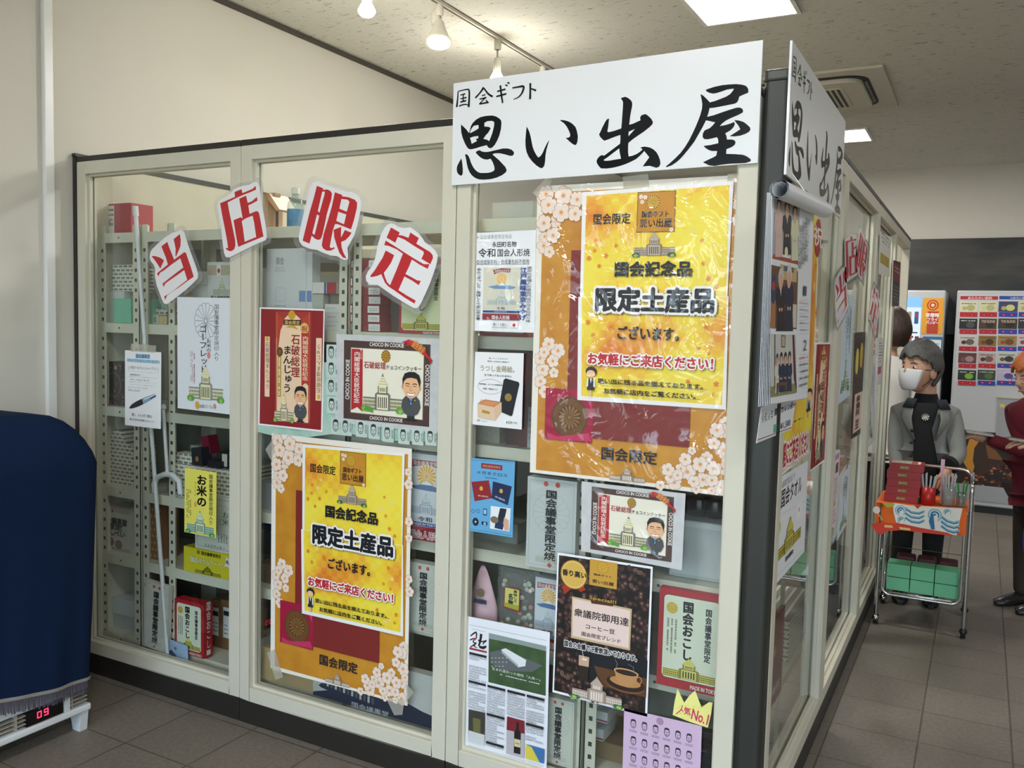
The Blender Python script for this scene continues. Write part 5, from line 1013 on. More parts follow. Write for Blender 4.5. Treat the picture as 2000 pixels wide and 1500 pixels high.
def baum(a, u0, v0, u1, v1):
    W, Hh = u1-u0, v1-v0; a.ell(u0+W*.31, v1-Hh*.13, .009, .009, '8f7f1e', 16); a.tuv('国会議事堂限定', u0+W*.37, v1-Hh*.22, u1-W*.22, v1-Hh*.06, '2a2812', .03)
    a.tuv('国会バウムクーヘン', u0+W*.15, v0+Hh*.42, u1-W*.12, v0+Hh*.66, 'f3efcf', .01, halo='6a6420', hw=.05); a.diet(u0+W*.24, v0+Hh*.03, u1-W*.22, v0+Hh*.38, ('8a8028', '4d481a', 'd8cc3a', '6d661f', '8a8028'), bush=False)
    a.tuv('国会バウムクーヘン', u0+W*.15, v0+Hh*.42, u1-W*.12, v0+Hh*.66, 'f3efcf', .01)
    a.puv([(u1-.035, v0+Hh*.55), (u1-.028, v0+Hh*.92), (u1-.001, v0+Hh*.8), (u1-.001, v0+Hh*.5)], 'efe3e8'); a.tuv('美味', u1-.031, v0+Hh*.6, u1-.003, v0+Hh*.78, '23202a', .02, rot=-.4)
gb('cake_box', 'bright yellow cake box on the fifth shelf of the first bay', 'box', (359, 1066), (453, 1146), .085, .13, 'd9cc2c', baum, ZS[4], bevel=.001)
def milk(a, u0, v0, u1, v1):
    W, Hh = u1-u0, v1-v0; a.frame(u0+W*.06, v0+Hh*.05, u1-W*.06, v1-Hh*.05, .003, 'a9aa9e'); a.crest_line(u0+W*.72, v0+Hh*.55, W*.36, Hh*.3, '8d8f86', .0013); a.tuv('お米', u0+W*.72, v0+Hh*.5, u0+W*.9, v0+Hh*.75, '5a5c58', .01, vert=True)
    a.scrawl(u0+W*.6, v0+Hh*.18, u1-W*.12, v0+Hh*.34, 4, '7a7c78', .9, vert=True); a.tuv('ミルククッキー', u0+W*.25, v0+Hh*.06, u1-W*.2, v0+Hh*.12, '4a4c48', .02)
o = gb('biscuit_box', 'white biscuit box with a large chrysanthemum emblem standing on the yellow cake box', 'box', (381, 940), (455, 1062), .088, .04, 'd3d3c6', milk); o.location.z = at(359, 1066, 'y', .085).z+.0012
# jumble of small dark boxes and cases on the third shelf (behind the gaufrette poster's foot)
z = ZS[3]; zj = at(342, 905, 'y', .12).z
gb('display_tray', 'patterned display tray carrying the jumble of dark cases, fourth shelf of the first bay', 'tray', (342, 905), (452, 955), .105, .3, PAT, None, z)
items = [(342, 880, 374, 906, .12, PAT, 'patterned packet'), (346, 862, 372, 880, .17, '1c1a1e', 'black box with a white label'), (376, 866, 396, 905, .12, '24252b', 'black phone case with a gold emblem'), (398, 846, 412, 884, .16, '7d1430', 'dark red case'), (405, 866, 430, 884, .12, '222226', 'flat black box'), (430, 862, 451, 898, .14, '1b1b1f', 'black box at the right'), (372, 826, 405, 852, .2, 'b9b9b4', 'pale printed card')]
for i, (x0, y0, x1, y1, y, c, nm) in enumerate(items):
    o = gb('case' if 'case' in nm else 'gift_box', nm+' in the jumble on the fourth shelf', 'case' if 'case' in nm else 'box', (x0, y0), (x1, y1), y, .05, c, (lambda a, u0, v0, u1, v1: a.ell((u0+u1)/2, v0+.03, .009, .011, 'a9713c', 14)) if i == 2 else ((lambda a, u0, v0, u1, v1: a.ruv(u0+.01, v0+.01, u1-.02, v1-.008, 'c9c6b8')) if i in (1, 5) else None))
    o.location.z = zj+.001 if i not in (3, 6) else zj+.02
    if i == 2: tilt(o, -.12)
    if i == 3: tilt(o, -.25)
    if i == 3: o.location.z = zj+.045
# small white boxes behind the first red cut-out
def gold_lab(a, u0, v0, u1, v1): a.ruv(u0+.02, v0+.012, u0+.05, v1-.012, 'b7a88a')
zz = ZS[1]
for i in range(4):
    gb('carton', ('lowest', 'second lowest', 'third', 'topmost')[i]+' white box of the stack behind the red cut-out in the first bay', 'box', (360, 560), (404, 590), .12, .14, 'd6d6d0', gold_lab, None, 'white boxes stacked on the second shelf')
    o = COL.objects[-1]; o.scale.z = .052/o.dimensions.z; o.location.z = zz+.0005+i*.0535
def kasumi(a, u0, v0, u1, v1):
    a.ruv(u0+.004, v1-.05, u1, v1-.012, 'c0b59c'); a.ruv(u0+.05, v1-.055, u0+.072, v1-.01, 'e6e6e2'); a.ell(u0+.061, v1-.033, .007, .009, 'b23434', 14); a.diet(u0+.03, v1-.13, u1-.01, v1-.06, ('c5c6bb', 'a8a99f', '94958c', 'd5d6b8', 'c5c6bb'), bush=False)
    a.tuv('国会議事堂限定', u0+.02, v1-.155, u1-.005, v1-.128, '3d3f44', .03); a.scrawl(u0+.025, v1-.21, u1-.01, v1-.16, 5, '8a8c90')
gb('gift_box', 'white printed box with a red sun mark, right end of the first bay', 'box', (405, 512), (456, 636), .11, .1, 'd9dad6', kasumi, ZS[1])

# ---- middle bay
t = thing('water_bottle', at(555, 441, 'y', .14), 'clear plastic water bottle with a blue mountain label on the top shelf', 'bottle')
c = Vector((at(555, 441, 'y', .14).x, .2, ZS[0]+.001)); PL = thin('clear_plastic', 'e3ece8', haze=.18, hazecol='dfe8e4')
MB().lathe(c, [(.026, 0), (.031, .006), (.031, .085), (.028, .1), (.02, .115), (.0125, .125), (.0125, .132)], PL, 20).build('body', t)
MB().lathe(c, [(.0316, .012), (.0316, .075)], mat('bottle_label_blue', '4f9ac0', .4, scale=40, h2='1d4a86', var=.3), 20).build('label_band', t)
MB().lathe(c, [(.0145, .132), (.015, .134), (.015, .152), (.0135, .155)], mat('white_cap', 'eceeec', .4), 16).build('cap', t)
WD = mat('pale_wood', 'c79f74', .5, scale=25, h2='a87c52'); t = thing('wooden_stand', at(530, 441, 'y', .16), 'small pale wooden house-like stand with a sloping roof on the top shelf', 'stand')
x0, x1 = at(512, 441, 'y', .16).x, at(531, 441, 'y', .16).x; zt = at(520, 378, 'y', .16).z
MB().box((x0, .16, ZS[0]+.001), (x1-.02, .24, zt), WD).build('body', t, bevel=.002)
q = [at(x, y, 'y', .15) for x, y in ((519, 376), (526, 378), (546, 409), (540, 412), (519, 384))]; MB().prism(q, (0, .1, 0), WD).build('roof', t)
MB().box((x1-.02, .17, at(0, 415, 'y', .17).z), (x1+.005, .2, at(0, 415, 'y', .17).z+.012), WD).build('ledge', t); MB().box((at(532, 400, 'y', .17).x-.003, .19, ZS[0]+.001), (at(532, 400, 'y', .17).x+.003, .2, zt-.01), BK).build('rod', t)
def inst(a, u0, v0, u1, v1): a.tuv('御会', u0+.045, v1-.06, u0+.085, v1-.03, '55575c', .0); a.scrawl(u0+.04, v1-.085, u0+.09, v1-.065, 3, '9a9ca0'); a.frame(u0+.045, v0+.1, u0+.09, v0+.15, .0012, '9b9da2'); a.scrawl(u0+.04, v0+.02, u0+.095, v0+.09, 6, '9fa1a5')
gb('gift_box', 'tall white printed box on the second shelf, upper left of the middle bay', 'box', (521, 486), (592, 640), .1, .05, 'd0d2d3', inst, ZS[1])
for i, (x0, x1) in enumerate(((584, 597), (599, 609))):
    gb('gift_box', ('first' if i == 0 else 'second')+' narrow white box with a blue band, upper middle bay', 'box', (x0, 488+i*4), (x1, 640), .097-.0, .12, 'd2d4d6', lambda a, u0, v0, u1, v1: a.ruv(u0+.002, v0+.1, u1-.002, v0+.14, '6f8cc0'), ZS[1])
for i in range(4): gb('carton', ('lowest', 'second', 'third', 'topmost')[i]+' small white box of the stack at the left edge of the middle bay', 'box', (500, 600), (519, 620), .12, .12, 'cfcfca', None, None, 'white boxes stacked at the left of the middle bay'); o = COL.objects[-1]; o.scale.z = .055/o.dimensions.z; o.location.z = ZS[1]+.0005+i*.056
gb('gift_box', 'grey-brown box with a dark ribbon print behind the third red cut-out', 'box', (606, 504), (668, 640), .14, .1, '8d867a', lambda a, u0, v0, u1, v1: (a.puv([(u0+.015, v1-.03), (u0+.03, v1-.018), (u1-.03, v1-.018), (u1-.012, v1-.03), (u1-.02, v1-.05), (u0+.025, v1-.05)], '55412f'), a.ruv(u0+.02, v1-.06, u1-.02, v1-.052, 'a08a5a')), ZS[1])
gb('gift_box', 'small white box with blue and red bands above the clear bag', 'box', (608, 530), (657, 552), .1, .035, 'd6d3cd', lambda a, u0, v0, u1, v1: (a.ruv(u0+(u1-u0)*.52, v0, u0+(u1-u0)*.6, v1, '23408a'), a.ruv(u0+(u1-u0)*.62, v0, u1, v1, '9c1f2c'))); o = COL.objects[-1]; o.location.z = ZS[1]+.13
gb('carton', 'plain grey carton under the box with blue and red bands', 'box', (608, 560), (631, 640), .105, .03, 'b3b1aa', None, ZS[1]); o = COL.objects[-1]; o.scale.z = .128/o.dimensions.z
def wl(a, u0, v0, u1, v1): a.scrawl(u0+.01, v0+.012, u0+.05, v1-.01, 2, '6d6f74')
for i in range(3):
    gb('carton', ('lowest', 'middle', 'top')[i]+' white carton of the stack left of the dark red boxes', 'box', (634, 640), (681, 652), .1, .035, 'd3d2cd', wl, None, 'white cartons stacked in the middle bay'); o = COL.objects[-1]; o.scale.z = .0305/o.dimensions.z; o.location.z = ZS[1]+.0005+i*.0312
def rl(a, u0, v0, u1, v1): W = u1-u0; a.ruv(u0+.003, v0+.003, u0+W*.24, v1-.003, 'e2e0dc'); a.ruv(u0+W*.07, v0+.006, u0+W*.18, v1-.006, '55575c'); a.ruv(u0+W*.6, v0+.003, u1-.003, v1-.003, 'dcdbd6'); a.scrawl(u0+W*.65, v0+.006, u1-.01, v1-.008, 2, '8a8a8a')
for i in range(8):
    o = gb('gift_box', ('lowest', 'second', 'third', 'fourth', 'fifth', 'sixth', 'seventh', 'topmost')[i]+' dark red box of the stack in the middle bay', 'box', (685-i % 3*1.2, 640), (743-i % 3, 656), .1, .12, '842a35', rl, None, 'dark red boxes stacked in the middle bay'); o.scale.z = .0305/o.dimensions.z; o.location.z = ZS[1]+.0005+i*.0312
gb('carton', 'dark grey carton seen behind the fourth red cut-out', 'box', (745, 560), (782, 652), .16, .1, '5a4f4a', None, ZS[1])
def tin(a, u0, v0, u1, v1):
    W, Hh = u1-u0, v1-v0; a.rrect(u0+W*.05, v0+Hh*.04, u1-W*.05, v1-Hh*.06, .014, '3a3a22'); a.rrect(u0+W*.055, v0+Hh*.044, u1-W*.055, v1-Hh*.064, .013, 'd7dcae')
    a.tuv('国会議事堂限定', u0+W*.76, v0+Hh*.45, u0+W*.86, v1-Hh*.12, '23231c', .03, vert=True); a.tuv('おこし', u0+W*.42, v0+Hh*.3, u0+W*.58, v1-Hh*.2, '23231c', .03, vert=True); a.diet(u0+W*.07, v0+Hh*.05, u1-W*.07, v0+Hh*.28, ('c9c04a', '77702a', '3e3b1c', 'd8cf62', 'c9c04a'), bush=False); a.tuv('MADE IN TOKYO', u0+W*.55, v0+.0005, u1-W*.05, v0+Hh*.03, 'ecd8d0', .03)
gb('snack_box', 'red-edged cream snack box behind the fourth red cut-out, upper right of the middle bay', 'box', (781, 508), (868, 648), .083, .05, 'ad2c33', tin, ZS[1]-.0)
def ningyo(a, u0, v0, u1, v1):
    W, Hh = u1-u0, v1-v0; a.puv([(u0+W*.08, v1-Hh*.07), (u1-W*.06, v1-Hh*.07), (u1-W*.06, v1-Hh*.15), (u0+W*.5, v1-Hh*.125), (u0+W*.08, v1-Hh*.15)], '9c2230'); a.tuv('国会議事堂限定', u0+W*.1, v1-Hh*.135, u1-W*.08, v1-Hh*.075, 'f0e6e2', .01)
    a.crest(u0+W*.5, v1-Hh*.25, W*.27, 'e8ac4c', edge='f5e6c0'); a.puv([(u0+W*.05, v1-Hh*.38), (u0+W*.35, v1-Hh*.35), (u0+W*.5, v1-Hh*.3), (u0+W*.65, v1-Hh*.35), (u1-W*.04, v1-Hh*.39), (u1-W*.2, v1-Hh*.42), (u0+W*.2, v1-Hh*.41)], '5b7aa8'); a.puv([(u0+W*.35, v1-Hh*.35), (u0+W*.5, v1-Hh*.3), (u0+W*.65, v1-Hh*.35)], 'eef2f6')
    a.diet(u0+W*.02, v0+Hh*.3, u1-W*.02, v0+Hh*.55, ('c3cbd6', 'a4afbe', '8592a6', 'd3dae2', 'c3cbd6'), bush=False); a.tuv('令和', u0+W*.28, v0+Hh*.225, u0+W*.7, v0+Hh*.285, '25262e', .02); a.ruv(u0, v0+Hh*.17, u1, v0+Hh*.215, '24418c'); a.tuv('MADE IN TOKYO', u0+W*.15, v0+Hh*.18, u1-W*.15, v0+Hh*.205, 'eef0f6', .02)
    a.ruv(u0, v0+.001, u1, v0+Hh*.165, '951f2c'); a.tuv('国会人形焼', u0+W*.03, v0+Hh*.02, u1-W*.03, v0+Hh*.12, '951f2c', .0, halo='f3e8e6', hw=.07); 
gb('cake_box', 'white box with orange chrysanthemum and red foot, right edge of the middle bay', 'box', (800, 884), (866, 1050), .07, .06, 'd9dde4', ningyo, ZS[3]-.0, bevel=.001)
gb('biscuit_box', 'white biscuit box with vertical lettering beside the low gold poster', 'box', (796, 1096), (858, 1240), .07, .04, 'd4d4cc', yaki, ZS[4]-.022)
gb('carton', 'pale grey woven-textured box at the left of the middle bay', 'box', (500, 940), (560, 1000), .13, .15, 'a3a6a6', None, ZS[3])
gb('gift_box', 'dark purple box below the third shelf edge, left of the gold poster', 'box', (500, 1018), (560, 1040), .16, .15, '2b2448', None); o = COL.objects[-1]; o.location.z = ZS[4]+.2
gb('carton', 'brown carton left of the low gold poster', 'box', (500, 1098), (560, 1160), .14, .2, '7f6a50', None, ZS[4])
gb('carton', 'tan board carton standing at the foot of the middle bay', 'box', (512, 1262), (612, 1372), .075, .04, 'b79d74', None, .145)
def bag(a, u0, v0, u1, v1):
    NV = '1c2742'; P = [(612, 1350), (640, 1348), (628, 1343), (622, 1338), (628, 1334), (650, 1335), (680, 1340), (720, 1352), (745, 1366), (770, 1368), (800, 1376), (825, 1390), (848, 1400)]
    a.puv([(u0, v0+.001)]+[a.uv(p) for p in P if u0 < a.uv(p)[0] < u1]+[(u1, a.uv((848, 1400))[1]), (u1, v0+.001)], NV)
    for i in range(13): a.ruv(*a.box2((630+i*8, 1331+i*2.6), (634+i*8, 1338+i*3.2)), 'c5c7c4' if i % 2 else '5a606c')
    a.T('国会議事堂', (686, 1369), (760, 1403), 'd5d6d8', .0)
gb('paper_bag', 'white paper bag printed with a navy landscape at the foot of the middle bay', 'bag', (612, 1262), (858, 1432), .068, .035, 'c9c9c4', bag, .143)
t_ = COL.objects[-1]
# ---- corner bay
gb('gift_box', 'red and white box edge showing under the laminated leaflet of the corner bay', 'box', (938, 600), (1030, 664), .12, .1, 'a32a34', lambda a, u0, v0, u1, v1: a.rrect(u0+.01, v0+.012, u1-.01, v1-.01, .01, 'dcdfe0'), ZS[1])
gb('gift_box', 'dark red box beside the white lacquer card', 'box', (1018, 690), (1052, 800), .13, .2, '5e1a22', lambda a, u0, v0, u1, v1: (a.ruv(u0+.03, v0+.0, u1-.006, v0+.13, 'c9cbce'), a.scrawl(u0+.035, v0+.02, u1-.01, v0+.12, 5, '8a8c90')), ZS[2])
gb('wrapped_box', 'pale woven-patterned box under the white lacquer card', 'box', (921, 800), (975, 870), .14, .12, mat('woven_wrap', 'b5b0a0', .6, scale=120, h2='8e8a7a', var=.2), None, ZS[2])
gb('gift_box', 'maroon box left of the glossy poster, third shelf', 'box', (990, 830), (1052, 880), .15, .15, '4e1420', None, ZS[2])
gb('biscuit_box', 'white biscuit box with vertical lettering, left of the laminated cookie poster', 'box', (1031, 930), (1122, 1108), .06, .04, 'd3d6d6', yaki, ZS[3]-.02)
gb('carton', 'grey carton behind the white biscuit box of the corner bay', 'box', (916, 1010), (1010, 1070), .2, .15, '8f928c', None, ZS[3])
DT = mat('dark_tin', '15161c', .25)
for i, x in enumerate((1362, 1396)):
    q = at(x, 998, 'y', .22); m = MB(); m.lathe((q.x, .24, ZS[2]-.19), [(.04, 0), (.042, .003), (.042, .05), (.04, .053)], DT, 24); tag(m.build('tin'), label=('left' if i == 0 else 'right')+' dark round tin on the white bin in the corner bay', cat='tin')
gb('storage_bin', 'translucent white storage bin on the fourth shelf right of the cookie poster', 'bin', (1310, 1012), (1425, 1120), .14, .25, mat('milky_plastic', 'c6c9c8', .35), lambda a, u0, v0, u1, v1: (a.ruv(u0, v1-.018, u1, v1-.004, 'd8dad8'), a.ruv(u0+.01, v0+.003, u1-.01, v0+.012, 'b2b5b4')), ZS[3], bevel=.004)
for o in COL.objects:
    if o.name.startswith('tin'): o.location.z = at(1310, 1012, 'y', .14).z+.0015
# bags on the fifth shelf
m = Art((0, .09, 0), (1, 0, 0), (0, 0, 1), True); q0, q1 = at(913, 1104, 'y', .09), at(966, 1188, 'y', .09)
def pk(u, v):
    w_ = .12+.88*min(1, (1-v)*1.7)**.8; x = q0.x+(q1.x-q0.x)*(.45+(u-.45)*w_)
    return (x, .11-.028*math.sin(PI*u)*math.sin(PI*min(1, v+.2)), ZS[4]+.002+(q0.z-ZS[4])*v)
m.grid(pk, 12, 14, mat('pink_paper', 'dfb6c0', .5)); m.k = 320; m.crest(*m.uv((941, 1156)), .013, '8a7a5a', edge='5d5335'); m.T('衆議院', (928, 1166), (953, 1180), '34405e', .04)
tag(m.build('gift_bag', solid=.002), label='pink gathered gift bag with a chrysanthemum emblem on the fifth shelf of the corner bay', cat='bag')
t = thing('candy_bag', (at(1005, 1180, 'y', .1).x, .11, ZS[4]), 'clear bag of wrapped sweets with a yellow label beside the pink gift bag', 'candy bag')
q0, q1 = at(966, 1108, 'y', .1), at(1046, 1215, 'y', .1); zt = q0.z
def cbag(s_):
    def f(u, v):
        b_ = .035*math.sin(PI*u)**.6*math.sin(PI*min(1, v*.9+.08))**.5; return (q0.x+(q1.x-q0.x)*u, .125-s_*b_+.003*math.sin(u*31+v*23), ZS[4]+.002+(zt-ZS[4])*v)
    return f
m = MB(); m.grid(cbag(1), 14, 14, thin('cellophane', 'f2f5f2', haze=.1, rough=.12, bump=.6, bscale=30)); m.grid(cbag(-1), 14, 14, thin('cellophane', 'f2f5f2')); m.build('wrapper', t)
rnd = random.Random(3)
for i in range(34):
    x = rnd.uniform(q0.x+.02, q1.x-.02); z_ = ZS[4]+.012+rnd.random()*(zt-ZS[4]-.05); m = MB(); c = rnd.choice(('e6d6d0', 'd88a86', 'dfe6d6', 'e9e4d0', 'c9d6c4'))
    m.ball((x, .122+rnd.uniform(-.012, .012), z_), (.009, .007, .008), c, 8, 6); m.build('sweet', t)
b = Art((0, .082, 0), (1, 0, 0), (0, 0, 1), True); b.poly([(986, 1145), (1016, 1151), (1015, 1196), (983, 1186)], '9a2a2a'); b.poly([(987, 1147), (1014, 1153), (1013, 1193), (985, 1184)], 'e0da7c'); b.T('美味しさ', (1003, 1152), (1010, 1178), '2a2a20', .03, vert=True); b.T('名物', (993, 1158), (1002, 1184), '2a2a20', .05, vert=True); b.poly([(985, 1176), (1013, 1183), (1013, 1193), (985, 1184)], 'b8b03a'); b.build('label', t)
gb('cake_box', 'white box with an orange chrysanthemum half hidden behind the coffee poster', 'box', (1046, 1126), (1096, 1262), .1, .06, 'd9dde4', ningyo, ZS[4])
gb('biscuit_box', 'white biscuit box with a chrysanthemum outline below the coffee poster', 'box', (1062, 1358), (1118, 1500), .068, .03, 'd3d3c6', yaki, .145)
for i, (x0, y0, x1) in enumerate(((1152, 1385, 1186), (1150, 1425, 1178))):
    gb('carton', ('upper', 'lower')[i]+' small white carton with a red stripe behind the perforated upright', 'box', (x0, y0), (x1, y0+30), .16, .1, 'd2d5d6', lambda a, u0, v0, u1, v1: a.ruv(u0, v0+.004, u1, v0+.009, 'a82a34')); COL.objects[-1].location.z = ZS[5]+.001+(.12 if i == 0 else .06)
gb('carton', 'brown carton at the foot of the corner bay', 'box', (1150, 1440), (1216, 1500), .17, .2, '8b7454', None, ZS[5]); o = COL.objects[-1]; o.scale.z = .055/o.dimensions.z
gb('snack_box', 'red snack box with a cream face and parliament drawing, right of the coffee poster', 'box', (1289, 1146), (1413, 1325), .062, .05, 'b5232c', okoshi, ZS[4]-.012, bevel=.001)
bs = mat('black_shrink_wrap', '101114', .12)
for i in range(5):
    m = MB(); zc = ZS[5]+.02+i*.036; x0 = at(1345, 1400, 'y', .16).x
    m.tube([(x0, .16+.01*(i % 2), zc), (x0+.09, .165, zc+.003), (-.045, .16, zc)], .017, bs, 10); tag(m.build('black_package'), label=('lowest', 'second', 'third', 'fourth', 'topmost')[i]+' shiny black wrapped roll stacked at the foot of the corner bay', cat='package', group='black wrapped rolls in the corner bay')
# plain cartons on the rear rows
rnd = random.Random(9); cols = ('c9c7bd', '8f7a5c', 'b9bab6', '6b3a36', 'a38f6e', 'd2d0c4', '77856f')
src = {}
for z in ZS[1:]:
    x = -2.27
    while x < -1.32:
        w_ = rnd.choice((.14, .18, .22)); 
        if x+w_ > -1.18: break
        m = MB(); h_ = rnd.uniform(.1, .22); m.box((x, 1.02, z+.001), (x+w_-.012, 1.25, z+h_), rnd.choice(cols)); tag(m.build('carton'), label='plain carton on the second row of shelving inside the booth', cat='box', group='cartons on the second row of shelving'); x += w_+rnd.uniform(.02, .08)
    for y in (1.3, 1.7, 2.1, 2.5, 2.9):
        m = MB(); h_ = rnd.uniform(.1, .24); m.box((-2.67, y, z+.001), (-2.40, y+rnd.uniform(.2, .34), z+h_), rnd.choice(cols)); tag(m.build('carton'), label='plain carton on the long shelving along the left partition', cat='box', group='cartons on the long shelving')
gb('carton', 'white carton on the top shelf of the corner bay', 'box', (962, 396), (1040, 440), .15, .12, 'd8d6cf', None, ZS[0])
# ------------------------------------------------------------------ side of the booth: calendar, posters, cut-outs
WH = mat('paper_white', 'eceef2', .4, var=.01)
def fig(a, x, y0, y1, w, suit, skirt=None, skin='d9ab8c', hair='1d1a1c', seated=False, tie=None):
    "small standing or seated figure in a printed photograph (pixel coordinates)"
    Hh = y1-y0; P = lambda pts, h: a.poly([(x+px_*w, y0+py_*Hh) for px_, py_ in pts], h)
    P([(-.42, .97), (-.34, .5), (-.5, .42), (-.42, .2), (-.15, .155), (.15, .155), (.42, .2), (.5, .42), (.34, .5), (.42, .97)], skirt or suit); P([(-.5, .46), (-.42, .2), (-.15, .155), (.15, .155), (.42, .2), (.5, .46), (.3, .55), (-.3, .55)], suit)
    if tie: P([(-.1, .155), (.1, .155), (0, .36)], 'ece8e4'); P([(-.03, .17), (.03, .17), (0, .36)], tie)
    c = a.uv((x, y0+Hh*.08)); a.ell(c[0], c[1]+a.r((x, y0), Hh*.012), a.r((x, y0), w*.26), a.r((x, y0), Hh*.085)*.42, hair, 14); c = a.uv((x, y0+Hh*.098)); a.ell(*c, a.r((x, y0), w*.2), a.r((x, y0), Hh*.07)*.42, skin, 14)
    for s_ in (-.12, .1): P([(s_-.08, .56), (s_+.08, .56), (s_+.05, .62), (s_-.05, .62)], skin)
t = thing('wall_calendar', (.09, .03, 1.27), 'large photo calendar with a rolled top, hung by a string over the corner post', 'calendar')
SX = .105
a = sart(SX); CPg = [(1508, 374), (1590, 412), (1577, 777), (1506, 789)]; a.paper(CPg, WH, .0006); a.k = 4
q = [(1512, 388), (1562, 405), (1559, 517), (1508, 505)]; a.poly(q, 'a9adb0'); a.poly([(1511, 496), (1559, 510), (1559, 517), (1508, 505)], 'a4482e')
for i in range(6): a.line([a.uv((1512, 396+i*11)), a.uv((1561, 410+i*12))], .001, '8f9396')
fig(a, 1521, 398, 505, 17, 'd9b8b0'); fig(a, 1537, 403, 500, 19, '1d1d22', tie='c9c6b8'); fig(a, 1552, 412, 512, 16, 'ddd9b4'); a.ell(*a.uv((1535, 492)), .02, .012, 'e9e2b0', 14); a.poly([(1528, 497), (1544, 501), (1542, 505), (1527, 502)], 'eceae4')
q = [(1506, 517), (1558, 530), (1555, 643), (1503, 641)]; a.poly(q, '6b4630'); a.poly([(1524, 516), (1556, 524), (1555, 552), (1526, 545)], 'c9a871'); a.poly([(1530, 519), (1550, 524), (1549, 533), (1530, 529)], '55636a'); a.poly([(1505, 585), (1514, 586), (1513, 641), (1503, 641)], 'a8744a'); a.poly([(1548, 594), (1555, 595), (1554, 640), (1546, 640)], 'd8cbb4')
a.ell(*a.uv((1510, 565)), .03, .034, '2c3a5e', 14); a.ell(*a.uv((1510, 558)), .018, .012, 'a83a2e', 10); fig(a, 1524, 540, 650, 20, '231c1e', hair='c9c6c2', tie='7a7f8a'); fig(a, 1540, 535, 650, 19, '22283e', hair='d2cfcc')
q = [(1502, 652), (1553, 654), (1555, 767), (1504, 776)]; a.poly(q, 'c9c9c4'); a.poly([(1503, 755), (1555, 748), (1555, 767), (1504, 776)], '8a8a5c'); a.poly([(1511, 653), (1513, 653), (1513, 760), (1511, 760)], '3a3a3c'); a.poly([(1546, 654), (1550, 654), (1555, 766), (1549, 740)], '5f2a34'); a.poly([(1524, 654), (1533, 655), (1532, 679), (1524, 679)], '7d5f42'); a.poly([(1525.5, 657), (1531.5, 657), (1531, 676), (1525.5, 676)], 'b7ab90')
fig(a, 1516, 700, 770, 9, 'd9d4c8'); fig(a, 1524, 698, 768, 11, '20304e'); fig(a, 1532, 698, 766, 11, '20304e'); fig(a, 1540, 697, 766, 11, '20304e'); a.poly([(1515, 748), (1536, 745), (1536, 750), (1534, 766), (1531, 766), (1531, 752), (1519, 754), (1518, 769), (1515, 769)], '6b4a30')
for i, (x, y) in enumerate(((1572, 424), (1566, 430), (1560, 438))): a.tuv('国民とともに歩まれた皇室', *[a.box2((x, y), (x+5, y+88))[j] for j in range(4)], '6a6c72', 0, vert=True)
for y0, n_ in ((562, '1'), (668, '2')):
    a.T(n_, (1568, y0-4), (1573, y0+16), '4c4e55'); 
    for r_ in range(6):
        y = y0+24+r_*13; a.line([a.uv((1559, y)), a.uv((1577, y-.5))], .0007, 'a9abb2')
        if r_ and r_ < 6: a.scrawl(*a.box2((1560, y-10), (1577, y-4)), 1, 'c0566a' if r_ == 1 else '777982', .8)
a.build('page', t)
m = MB()
for i in range(7):
    b = Art((SX-.004-.0035*i, 0, 0), (0, 1, 0), (0, 0, 1), True); f_ = .45*i/1.0
    b.paper([(1507-i*1.4, 376), (1585, 412), (1572, 780), (1503-i*3.6, 791+i*.6)], 'd6d8de' if i % 2 else 'eceef2', .0008); b.build('leaf', t)
b = Art((SX-.034, 0, 0), (0, 1, 0), (0, 0, 1), True); b.paper([(1487, 796), (1557, 770), (1546, 838), (1477, 866)], WH, .0006); b.k = 4
b.T('令和8年', (1487, 808), (1510, 819), '22262e', .0); b.T('皇室カレンダー', (1512, 798), (1554, 796), '14171d', .03); b.T('¥1,500', (1524, 827), (1543, 832), '2a2c32', .02); b.poly([(1511, 829), (1522, 828), (1521, 844), (1510, 845)], '5fae8c'); b.line([b.uv((1480, 859)), b.uv((1546, 835))], .002, '8c2a44'); b.build('title_sheet', t)
q0, q1 = at(1522, 369, 'x', SX+.02), at(1612, 411, 'x', SX+.02); m = MB(); R_ = .021
for k_ in range(3):
    r2 = R_-.0022*k_; n_ = 28; vs = []
    for e_ in (q0, q1):
        for j in range(n_): vs.append((e_.x+r2*math.cos(2*PI*j/n_), e_.y+.002*k_*(1 if e_ is q0 else -1), e_.z+r2*math.sin(2*PI*j/n_)))
    m.mesh(vs, [(j, (j+1) % n_, n_+(j+1) % n_, n_+j) for j in range(n_)], WH, True)
m.build('rolled_top', t)
MB().tube([q0.lerp(q1, .5)+Vector((0, -.0, R_)), Vector((.088, q0.lerp(q1, .5).y, sb[1]+.01))], .0012, WH, 6).build('string', t)
a = sart(.043); q = [(1543, 352), (1601, 425), (1585, 880), (1513, 940)]; a.paper(q, 'efe9dd'); a.k = 4; a.poly([(1545, 362), (1599, 430), (1583, 868), (1514, 925)], GOLD); a.poly([(1544, 358), (1560, 380), (1556, 500), (1543, 480)], 'dd7a26')
for i, (x, y) in enumerate(((1593, 520), (1590, 560), (1594, 610), (1588, 700), (1591, 760), (1586, 800))): a.star5(*a.uv((x, y)), .022, ('e07a1e', 'f6d98a')[i % 2], i)
a.T('ございます。', (1520, 836), (1573, 815), '14131a', .03); a.T('お気軽にご来店ください！！', (1515, 873), (1588, 875), 'c01d28', .045, halo='f7f3ee', hw=.12, shade='8a5a1e'); lady(a, (1574, 760), (1584, 812)); a.up(10)
a.ell(*a.uv((1597, 465)), .055, .062, 'b02a24', 28); a.T('祝', (1588, 435), (1606, 488), 'f2e6da', .02)
tag(a.build('poster'), label='gold poster on the booth side, half hidden behind the hanging calendar', cat='poster')
